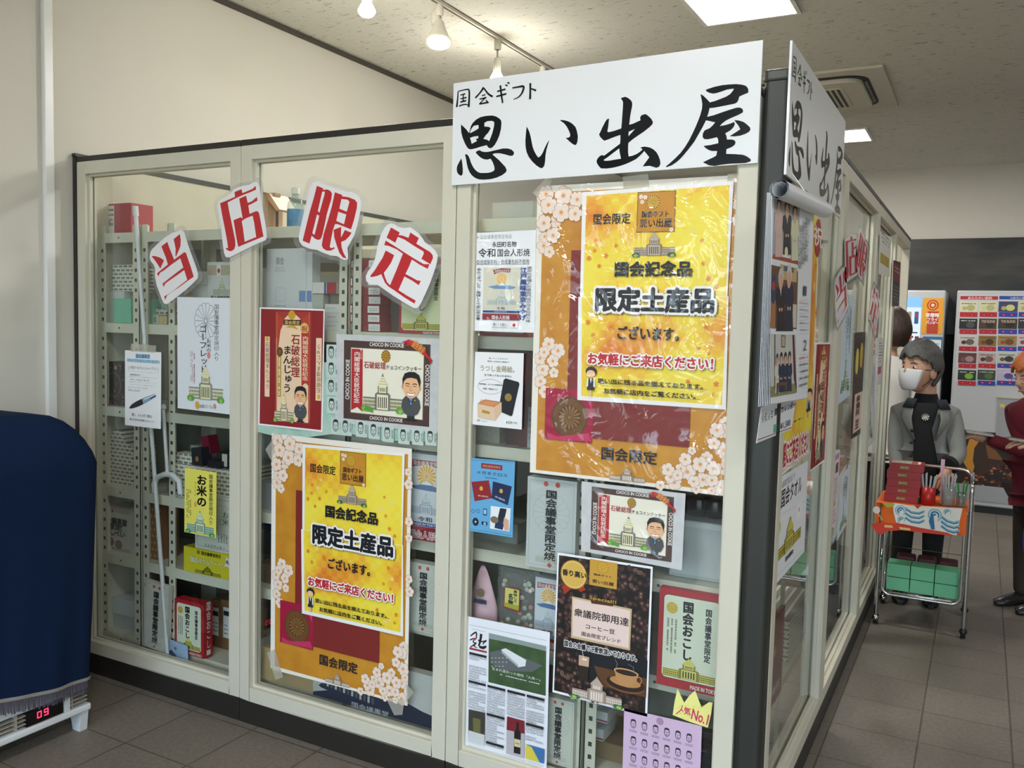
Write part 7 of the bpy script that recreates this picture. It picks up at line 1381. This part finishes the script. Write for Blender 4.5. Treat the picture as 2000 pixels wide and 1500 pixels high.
for y in (HY0+.05, HY1-.03):
    m = MB(); m.prism([(HX1-.07, y, .08), (HX1-.002, y, .08), (HX1-.012, y, .0), (HX1-.05, y, .0)], (0, .03, 0), HW); m.build('foot', t)
    m = MB(); m.prism([(HX0+.02, y, .08), (HX0+.09, y, .08), (HX0+.07, y, .0), (HX0+.03, y, .0)], (0, .03, 0), HW); m.build('foot', t)
# navy cover: rounded top, slightly flared sides, wavy hem with braid and fringe
NV = mat('navy_velvet', '0d2140', .9, var=.12, scale=6, bump=.1, bscale=500, spec=.15); BR = mat('silver_braid', 'a09c94', .6, bump=.6, bscale=600); FG = mat('grey_fringe', '4a4654', .9)
CX0, CX1, CY0, CY1 = -2.735, -2.215, -1.2, -.285
def ring_pt(s_, z):
    "outline of the cover (s 0..1: back right corner, round the front, to the back left), by height"
    fl = .012*(1-z); x0, x1, y0, y1 = CX0, CX1+fl, CY0, CY1-.055*max(0, (1.0-z))**1.0*.9; r_ = .05
    P = [(x0, y1), (x1-r_, y1)]+[(x1-r_+r_*math.sin(q_), y1-r_+r_*math.cos(q_)) for q_ in [PI/2*i/6 for i in range(1, 7)]]+[(x1, y0+r_)]+[(x1-r_+r_*math.cos(q_), y0+r_-r_*math.sin(q_)) for q_ in [PI/2*i/6 for i in range(1, 7)]]+[(x0, y0)]
    L_ = [0]
    for i in range(1, len(P)): L_.append(L_[-1]+math.dist(P[i-1], P[i]))
    d = s_*L_[-1]
    for i in range(1, len(P)):
        if d <= L_[i] or i == len(P)-1:
            f_ = (d-L_[i-1])/(L_[i]-L_[i-1]); x, y = P[i-1][0]+(P[i][0]-P[i-1][0])*f_, P[i-1][1]+(P[i][1]-P[i-1][1])*f_; break
    w_ = .010*math.sin(s_*38)*(1-z)**1.2+.004*math.sin(s_*90+z*4)*(1-z); cx, cy = (x0+x1)/2-.2, (y0+y1)/2; dn = math.hypot(x-cx, y-cy)
    if x > x0+.03: x += w_*(x-cx)/dn; y += w_*(y-cy)/dn
    return x, y
def hem(s_):
    x, y = ring_pt(s_, .2); return .199+.037*min(1, max(0, (-y-.35)/.33))+.003*math.sin(s_*30)
def zt_(x, y): return 1.145-.13*max(0, (y+.42)/.135)**1.6 if y > -.42 else 1.145+.03*math.sin((y+.42)*3.0)*-1
def cov(u, v):
    if v <= .7:
        z = hem(u)+(.98-hem(u))*(v/.7); x, y = ring_pt(u, min(z, 1.0))
        return (x, y, z)
    f_ = (v-.7)/.3; x, y = ring_pt(u, 1.0); cx, cy = -2.55, -.75; e = f_**1.5; d = math.hypot(cx-x, cy-y)*e
    xx, yy = x+(cx-x)*e, y+(cy-y)*e; return (xx, yy, .98+.165*(1-(1-min(1, d/.19))**2.2)**.8+.03*e)
m = MB(); m.grid(cov, 90, 40, NV); root = m.build('heater_cover', label='dark navy fringed cloth cover draped over the floor heater at the left', cat='cover')
def hemstrip(z0, z1, off, name, mt):
    m = MB(); m.grid(lambda u, v: (lambda q_: (q_[0]+off, q_[1]+off*.5, hem(u)+z0+(z1-z0)*v))(ring_pt(u, .22)), 160, 2, mt); m.build(name, root)
hemstrip(.0, .012, .004, 'braid', BR)
m = MB(); rnd = random.Random(2); n_ = 420
for i in range(n_):
    u = i/n_; x, y = ring_pt(u, .2); x2, y2 = ring_pt(min(1, u+1/n_*.8), .2); l_ = .045+rnd.uniform(-.006, .004); h0 = hem(u)+.002; j = rnd.uniform(-.002, .003)
    m.face([(x+.002, y, h0), (x2+.002, y2, h0), (x2+.003+j, y2, h0-l_), (x+.003+j, y, h0-l_)], FG)
m.build('fringe', root)

# ------------------------------------------------------------------ people
SKN = mat('skin', 'c99a80', .5, var=.05, scale=20)
def skinmesh(name, verts, edges, mt, parent, sub=2, root=0):
    o0 = wpos(parent); me = bpy.data.meshes.new(name); me.from_pydata([tuple(Vector(v[:3])-o0) for v in verts], edges, []); me.materials.append(mt)
    o = bpy.data.objects.new(name, me); COL.objects.link(o); o.parent = parent
    o.modifiers.new('skin', 'SKIN').use_smooth_shade = True
    lay = me.skin_vertices[0] if len(me.skin_vertices) else None
    if lay is None:
        b = bmesh.new(); b.from_mesh(me); b.verts.layers.skin.verify(); b.to_mesh(me); b.free(); lay = me.skin_vertices[0]
    for i, v in enumerate(verts):
        r_ = v[3]; lay.data[i].radius = r_ if isinstance(r_, tuple) else (r_, r_); lay.data[i].use_root = (i == root)
    q = o.modifiers.new('subdivision', 'SUBSURF'); q.levels = sub; q.render_levels = sub; return o
def limb(chain): return chain, [(i, i+1) for i in range(len(chain)-1)]
def hand(parent, wrist, dirv, palm_n, side=1, curl=.6, s_=1.0, name='hand'):
    "five separate bent fingers rooted in a palm"
    W = Vector(wrist); D = Vector(dirv).normalized(); N = Vector(palm_n).normalized(); N = (N-D*N.dot(D)).normalized(); S_ = D.cross(N)*side
    V = [(*W, .022*s_), (*(W+D*.035*s_), .026*s_), (*(W+D*.07*s_), .028*s_)]; E = [(0, 1), (1, 2)]
    for k, (off, ln) in enumerate(((-.027, .062), (-.009, .072), (.010, .066), (.027, .052))):
        b = W+D*.08*s_+S_*off*s_; V.append((*b, .0105*s_)); E.append((2, len(V)-1)); p = b; d = D.copy()
        for j in range(3):
            a_ = curl*(.5+.35*j); d = (D*math.cos(a_)-N*math.sin(a_)).normalized(); p = p+d*ln*s_/3; V.append((*p, (.0092-.0008*j)*s_)); E.append((len(V)-2, len(V)-1))
    b = W+D*.03*s_-S_*.026*s_; V.append((*b, .012*s_)); E.append((1, len(V)-1))
    for j, (c1, c2) in enumerate(((.02, -.022), (.042, -.03), (.062, -.024))): V.append((*(W+D*(.03+c1)*s_+S_*(-.026+c2)*s_-N*.012*j*s_), .0105*s_)); E.append((len(V)-2, len(V)-1))
    return skinmesh(name, V, E, SKN, parent, 2)
def head(parent, c, face, s_=1.0, skin=SKN, hair=None, style='bob', tilt=0):
    "head with nose, brows, eyes, mouth, ears and a shell of hair; face = horizontal facing direction"
    C_ = Vector(c); F_ = Vector(face).normalized(); Rr = F_.cross(Vector((0, 0, 1))).normalized(); U_ = Rr.cross(F_).normalized()
    T = Matrix((Rr, F_, U_)).transposed() @ Matrix.Rotation(-tilt, 3, 'X')
    def sh(x, y, z):     # unit sphere -> head
        w_ = .074*(1-.28*max(0, -z)**1.5); d_ = .094*(1-.12*max(0, -z)); h_ = .118
        X, Y, Z = x*w_, y*d_+(.008*max(0, -z) if y > 0 else .014*max(0, -z)), z*h_
        if y > 0:
            Y += .022*math.exp(-((x/.16)**2))*math.exp(-(((z+.12)/.17)**2)); Y -= .008*math.exp(-(((abs(x)-.42)/.2)**2))*math.exp(-(((z-.04)/.12)**2)); Y += .007*math.exp(-((x/.3)**2))*math.exp(-(((z+.52)/.1)**2)); Y += .010*math.exp(-((x/.3)**2))*math.exp(-(((z+.86)/.14)**2))
        return C_+T @ (Vector((X, Y, Z))*s_)
    def grid_(fn, n=40, k=30, keep=None):
        vs = [fn(math.sin(PI*j/k)*math.sin(2*PI*i/n), math.sin(PI*j/k)*math.cos(2*PI*i/n), math.cos(PI*j/k)) for j in range(k+1) for i in range(n)]
        fs = [(j*n+i, (j+1)*n+i, (j+1)*n+(i+1) % n, j*n+(i+1) % n) for j in range(k) for i in range(n)]
        if keep: fs = [f for f in fs if all(keep(*[(math.sin(PI*(q//n)/k)*math.sin(2*PI*(q % n)/n), math.sin(PI*(q//n)/k)*math.cos(2*PI*(q % n)/n), math.cos(PI*(q//n)/k))][0]) for q in f)]
        return vs, fs
    m = MB(); m.mesh(*grid_(sh), skin, True)
    for s2 in (-1, 1): m.ball(sh(s2*1.02, -.08, -.16), (.013*s_, .022*s_, .033*s_), skin, 12, 8, T)
    h = m.build('head', parent)
    for s2 in (-1, 1):
        e = MB(); p = sh(s2*.40, .88, .05); e.ball(p, (.014*s_, .007*s_, .0065*s_), mat('eye_white', 'e8e2dc', .3), 12, 8, T); e.ball(p+T @ Vector((0, .0045, 0))*s_, (.006*s_, .004*s_, .006*s_), mat('eye_dark', '1c1512', .2), 10, 6, T); e.build('eye', h)
        b = MB(); b.tube([sh(s2*.22, .93, .22)+T @ Vector((0, .002, 0)), sh(s2*.42, .87, .26)+T @ Vector((0, .003, 0)), sh(s2*.62, .75, .2)+T @ Vector((0, .002, 0))], [.002*s_, .0035*s_, .0015*s_], mat('brow', '3a302a', .7), 6); b.build('eyebrow', h)
    m = MB(); m.tube([sh(-.26, .9, -.46), sh(-.1, .97, -.45), sh(.1, .97, -.45), sh(.26, .9, -.46)], [.002*s_, .005*s_, .005*s_, .002*s_], mat('lips', 'a8665c', .5), 8); m.build('mouth', h)
    if hair:
        low = {'bob': -.62, 'short': -.35}[style]
        def hk(x, y, z): return (z > .40-.1*abs(x)+.08*math.sin(x*9)) if y > .35 else (z > (low if y < -.30 else -.14+.9*max(0, y+.05)))
        def hf(x, y, z):
            g = 1.13+.02*math.sin(x*19+z*7)+.018*math.sin(math.atan2(x, y)*30+z*5)+.012*math.sin(math.atan2(x, y)*67); p = sh(x*1, y, z); d_ = p-C_; ex = .14*max(0, -y)*(1 if z > -.4 else 1-(-.4-z)*1.6)+.07*max(0, z); return C_+d_*(g+ex)
        vs, fs = grid_(hf, 64, 40, hk); m = MB(); m.mesh(vs, fs, hair, True); m.build('hair', h, solid=.012*s_)
    return h, T, sh
def person(name, label, base): return thing('person', base, label, 'person')
def body(t, x, y, f, H_, jacket, trousers, under=None, arms=None, lean=(0, 0), legs=True, shoe='1d1a1c', sw=.165, sf=.80):
    "f facing; H_ standing height; arms = ((elbow, wrist) right, (elbow, wrist) left) as world points"
    F_ = Vector((f[0], f[1], 0)).normalized(); Rt = Vector((F_.y, -F_.x, 0)); B = Vector((x, y, 0)); U = Vector((0, 0, 1)); hz, cz, sz = .50*H_, (sf-.10)*H_, (sf-.02)*H_; L_ = Vector((lean[0], lean[1], 0))
    V = [(*(B+U*hz), (.15, .105)), (*(B+U*(.58*H_)+L_*.3), (.135, .095)), (*(B+U*cz+L_*.7), (.15, .105)), (*(B+U*((sf-.025)*H_)+L_), (.12, .075)), (*(B+U*((sf+.035)*H_)+L_*1.1), (.052, .052))]
    E = [(0, 1), (1, 2), (2, 3), (3, 4)]; W_ = []
    for k, s2 in enumerate((1, -1)):
        sh_ = B+U*sz*.985+L_+Rt*s2*sw; el, wr = (Vector(q) for q in arms[k]); n0 = len(V)
        V += [(*sh_, .058), (*(sh_.lerp(el, .5)), .052), (*el, .046), (*(el.lerp(wr, .55)), .041), (*wr, .035)]; E += [(3, n0), (n0, n0+1), (n0+1, n0+2), (n0+2, n0+3), (n0+3, n0+4)]; W_.append((el, wr))
    V.append((*(B+U*(.455*H_)), (.155, .115))); E.append((0, len(V)-1))
    j = skinmesh('jacket', V, E, jacket, t)
    LV = [(*(B+U*hz*.98), (.13, .1))]; LE = []
    for s2 in (1, -1):
        n0 = len(LV); hp = B+Rt*s2*.078; LV += [(*(hp+U*.44*H_), .082), (*(hp+U*.27*H_+F_*.008), .062), (*(hp+U*.12*H_), .052), (*(hp+U*.035*H_), .045)]; LE += [(0, n0), (n0, n0+1), (n0+1, n0+2), (n0+2, n0+3)]
        m = MB(); c = hp+F_*.05
        prof = [(-.085, .03, .034), (-.06, .04, .038), (0, .042, .034), (.06, .046, .027), (.105, .038, .02), (.125, .012, .012)]
        vs = []; n = 14
        for (d, w_, h_) in prof:
            for i in range(n): q = 2*PI*i/n; vs.append(c+F_*d+Rt*w_*math.cos(q)+U*(h_+h_*.98*math.sin(q)))
        m.mesh(vs, [(a_*n+i, a_*n+(i+1) % n, (a_+1)*n+(i+1) % n, (a_+1)*n+i) for a_ in range(len(prof)-1) for i in range(n)], mat('shoe_'+shoe, shoe, .25), True); m.face(vs[:n][::-1], mat('shoe_'+shoe, shoe, .25)); m.face(vs[-n:], mat('shoe_'+shoe, shoe, .25)); m.build('shoe', t)
    skinmesh('trousers', LV, LE, trousers, t)
    nk = MB(); nk.tube([B+U*((sf-.02)*H_)+L_, B+U*(.865*H_)+L_*1.15+F_*.01], [.056, .048], SKN, 16); nk.build('neck', t)
    return F_, Rt, B, W_
GJ = mat('grey_tweed', '8b8b88', .9, var=.12, scale=120, bump=.2, bscale=500); BKC = mat('black_knit', '0e0e10', .9); GH = mat('grey_hair', '6a6866', .55, var=.25, scale=60, h2='34322f', bump=.5, bscale=120)
# woman with the mask behind the trolley
wx, wy = .272, 3.08; HW_ = 1.46; ff = (.10, -1)
t = person('person', 'woman in a grey jacket, black top and white face mask standing behind the trolley', (wx, wy, 0))
la = (Vector((.455, 3.0, .845)), Vector((.405, 2.90, .80))); ra = (Vector((.135, 3.02, .86)), Vector((.16, 2.96, .70)))
F_, Rt, B, W_ = body(t, wx, wy, ff, HW_, GJ, BKC, arms=(ra, la), sw=.140, sf=.755)
hand(t, la[1], Vector((-.25, -.35, -.9)), Vector((.2, -1, .3)), 1, .5, .95); hand(t, ra[1], Vector((.2, -.3, -.9)), Vector((-.2, -1, .3)), -1, .4, .95)
# black top visible between the lapels, lapels, collar, buttons, brooch, cuffs
def torso(th, z, off=.0):
    z -= .03*max(0, (z-.9)/.25)
    "point on the front of her torso: th across (-1..1), z height"
    k = (z-.66)/(1.17-.66); rx = .152+.012*math.sin(k*PI)-.04*max(0, k-.8)/.2; ry = .118+.01*math.sin(k*PI)-.03*max(0, k-.75)/.25
    q = th*PI/2; return B+Rt*rx*math.sin(q)*1.0+F_*(ry*math.cos(q)+off)+Vector((0, 0, z))
def strip(pts0, pts1, zs, off, mt, name, par, sd=.004):
    m = MB(); n = len(zs); cols = 5
    vs = [torso(pts0[i]+(pts1[i]-pts0[i])*j/cols, zs[i], off) for i in range(n) for j in range(cols+1)]
    m.mesh(vs, [(i*(cols+1)+j, i*(cols+1)+j+1, (i+1)*(cols+1)+j+1, (i+1)*(cols+1)+j) for i in range(n-1) for j in range(cols)], mt, True); return m.build(name, par, solid=sd)
strip([-.30, -.22, -.12, -.20, -.34, -.40], [.34, .30, .26, .22, .2, .22], [1.16, 1.10, 1.0, .90, .76, .64], .0165, BKC, 'black_top', t)
m = MB(); m.lathe(B+Vector((0, 0, 1.105))+F_*.012, [(.085, 0), (.068, .03), (.060, .055), (.056, .07)], BKC, 24); m.build('high_neck', t)
LP = mat('grey_tweed_lapel', '7f7f7c', .9, var=.1, scale=120); NC = mat('navy_collar', '20242e', .8)
for s2, w_ in ((1, .34), (-1, -.34)):
    strip([s2*.30, s2*.30, s2*.2], [s2*.62, s2*.56, s2*.22], [1.145, 1.06, .93], .022, LP, 'lapel', t, .006); strip([s2*.26, s2*.3], [s2*.58, s2*.62], [1.185, 1.125], .028, NC, 'collar', t, .007)
for i in range(4):
    p = torso(-.0+.26+.02, 1.0-i*.078, .026) if 0 else torso(.0-(-.27), .985-i*.075, .027); m = MB(); m.lathe(p, [(0, .004), (.007, .003), (.009, 0), (.009, -.003)], mat('dark_button', '16171c', .3), 14, axis=F_); m.build('button', t)
m = MB(); p = torso(.02, 1.075, .024)
for i in range(11): q = 2*PI*i/11; d = Rt*math.cos(q)+Vector((0, 0, 1))*math.sin(q); m.tube([p, p+d*.02+F_*.003], [.002, .0028], mat('silver_brooch', 'dcdad0', .25, metal=.7), 6)
m.build('brooch', t)
m = MB(); m.lathe(la[1]+(la[1]-la[0]).normalized()*-.03, [(.05, 0), (.052, .015), (.048, .03)], BKC, 18, axis=(la[1]-la[0])); m.build('cuff', t)
fd = (-.60, -.80, 0); hc = Vector((.236, 3.03, 1.315)); h, T, sh = head(t, hc, fd, 1.12, SKN, GH, 'bob')
m = MB(); MK = mat('mask_white', 'd9dadc', .75)
def mk(u, v):
    x = (-1.0+2.0*u)*(.92-.34*v*v); z = .02-.06*abs(2*u-1)-.92*v+.12*v*abs(2*u-1)**2; q = x*.98; y = math.sqrt(max(.02, 1-min(.96, (x*.85)**2)-(z*.55)**2)); b_ = math.sin(PI*min(1, v*.92+.06)); return hc+T @ Vector((x*.076, y*.094+.004+.013*b_*(1-x*x), z*.118))*1.12
m.grid(mk, 18, 12, MK); mo = m.build('face_mask', h, solid=.002)
for s2 in (-1, 1):
    for z in (-.02, -.66):
        m = MB(); a_ = sh(s2*.84, .42, z); b_ = sh(s2*1.0, -.08, -.05 if z > -.3 else -.28); mid = (a_+b_)/2+T @ Vector((s2*.006, 0, 0)); m.tube([hc+(a_-hc)*1.1, hc+(mid-hc)*1.1, hc+(b_-hc)*1.08], .0022, BKC, 6); m.build('ear_loop', mo)
# brown-haired person in the doorway, white shirt
t = person('person', 'brown-haired person in a white shirt standing in the booth doorway behind the woman', (.03, 3.62, 0))
BH = mat('brown_hair', '3c2417', .55, var=.3, scale=50, h2='20120b', bump=.5, bscale=120); WS = mat('white_shirt', 'd9d6d0', .8)
body(t, .02, 3.62, (-.5, .85), 1.66, WS, mat('dark_trousers', '24242a', .85), arms=((Vector((.20, 3.62, 1.02)), Vector((.18, 3.75, .85))), (Vector((-.17, 3.55, 1.02)), Vector((-.2, 3.7, .86)))))
hand(t, (.18, 3.75, .85), (0, .3, -1), (0, 1, .2), 1); hand(t, (-.2, 3.7, .86), (0, .3, -1), (0, 1, .2), -1)
head(t, Vector((.035, 3.62, 1.515)), (-.6, .8, 0), 1.05, SKN, BH, 'bob')
# orange-haired shopper at the right edge
t = person('person', 'orange-haired person in a crimson sweater holding small silver packets, right edge', (.86, 3.25, 0))
CS = mat('crimson_knit', '6f1226', .85, var=.15, scale=80, bump=.2, bscale=400); OH = mat('orange_hair', 'b8641e', .5, var=.25, scale=60, h2='8a4412', bump=.5, bscale=120)
ra = (Vector((.78, 3.13, .88)), Vector((.585, 3.10, .945))); la = (Vector((.93, 2.98, .89)), Vector((.80, 2.97, .94)))
body(t, .86, 3.25, (-.75, -.66), 1.42, CS, mat('brown_trousers', '3a2e26', .85), arms=(la, ra) if 0 else (ra, la), lean=(-.05, -.05), shoe='2a2628')
hand(t, ra[1], (-1, -.12, .12), (0, 0, 1), -1, .7, .95); hand(t, la[1], (-1, -.25, .1), (0, 0, 1), 1, .7, .95)
h, T, sh = head(t, Vector((.79, 3.17, 1.29)), (-.8, -.6, 0), 1.03, SKN, OH, 'short', tilt=.25)
m = MB(); GLS = mat('glasses_wire', '3a3430', .3, metal=.5)
for s2 in (-1, 1):
    c = sh(s2*.42, .95, .02)+T @ Vector((0, .012, 0)); m.tube([c+T @ Vector((.02*math.cos(2*PI*i/14), 0, .015*math.sin(2*PI*i/14))) for i in range(14)], .0012, GLS, 6, closed=True); m.tube([c+T @ Vector((s2*.02, 0, .004)), sh(s2*1.02, -.02, .02)], .0012, GLS, 6)
m.build('glasses', h)
SP = mat('silver_packet', 'c4bfb6', .25, metal=.5, scale=60, h2='8a857c', var=.2)
for i, (p, lb) in enumerate((((.545, 3.075, .972), 'left'), ((.745, 2.93, .965), 'right'))):
    m = MB(); M_ = Matrix.Translation(p) @ Matrix.Rotation(.12, 4, 'Y') @ Matrix.Rotation(.2, 4, 'Z'); m.box((-.07, -.03, -.006), (.07, .03, .008), SP, M_); tag(m.build('packet', bevel=.004), label='silver wrapped packet in the orange-haired person\'s '+('outstretched hand' if i == 0 else 'nearer hand'), cat='packet')
m = MB()
def bg(u, v): return (.79+.16*u+.01*math.sin(v*6), 2.985+.01*math.sin(u*9+v*5), .78-.42*v-.02*math.sin(u*PI))
m.grid(bg, 10, 12, mat('blue_bag_cloth', '1f4f9a', .7)); m.grid(lambda u, v: (bg(u, v)[0], bg(u, v)[1]+.06*math.sin(PI*u)+.002, bg(u, v)[2]), 10, 12, mat('blue_bag_cloth', '1f4f9a', .7))
tag(m.build('cloth_bag', solid=.002), label='blue cloth bag hanging from the orange-haired person\'s arm', cat='bag')
# ------------------------------------------------------------------ daylight, world, exposure
w = bpy.data.worlds.new('daylight'); SC.world = w; w.use_nodes = True; n = w.node_tree.nodes; l = w.node_tree.links
tc = n.new('ShaderNodeTexCoord'); sep = n.new('ShaderNodeSeparateXYZ'); l.new(tc.outputs['Generated'], sep.inputs[0])
no = n.new('ShaderNodeTexNoise'); no.inputs['Scale'].default_value = 9; no.inputs['Detail'].default_value = 6; l.new(tc.outputs['Generated'], no.inputs['Vector'])
ad = n.new('ShaderNodeMath'); ad.operation = 'MULTIPLY_ADD'; ad.inputs[1].default_value = .25; l.new(no.outputs['Fac'], ad.inputs[0]); l.new(sep.outputs['Z'], ad.inputs[2])
r = n.new('ShaderNodeValToRGB'); e = r.color_ramp.elements; e[0].position = .06; e[0].color = (.12, .12, .12, 1); e[1].position = .30; e[1].color = (.62, .78, 1, 1)
q = e.new(.14); q.color = (.2, .23, .19, 1); q = e.new(.2); q.color = (.55, .68, .8, 1)
l.new(ad.outputs[0], r.inputs[0]); bg = n['Background']; l.new(r.outputs[0], bg.inputs[0]); bg.inputs[1].default_value = 9
for x, sx in ((-1.32, 1.7), (.92, 1.7), (3.45, 2.2)):
    area('window_daylight', x, BY-.25, 1.6, sx, 2.2, 34, (.86, .93, 1), (PI/2, 0, 0))
SC.view_settings.view_transform = 'Standard'; SC.view_settings.look = 'None'; SC.view_settings.gamma = 1; SC.view_settings.use_curve_mapping = False
SC.view_settings.exposure = -0.15
SC.cycles.use_denoising = True; SC.cycles.max_bounces = 6; SC.cycles.transparent_max_bounces = 20; SC.cycles.use_adaptive_sampling = True; SC.cycles.adaptive_threshold = .015; SC.cycles.caustics_reflective = False; SC.cycles.caustics_refractive = False
SC.cycles.sample_clamp_indirect = 6
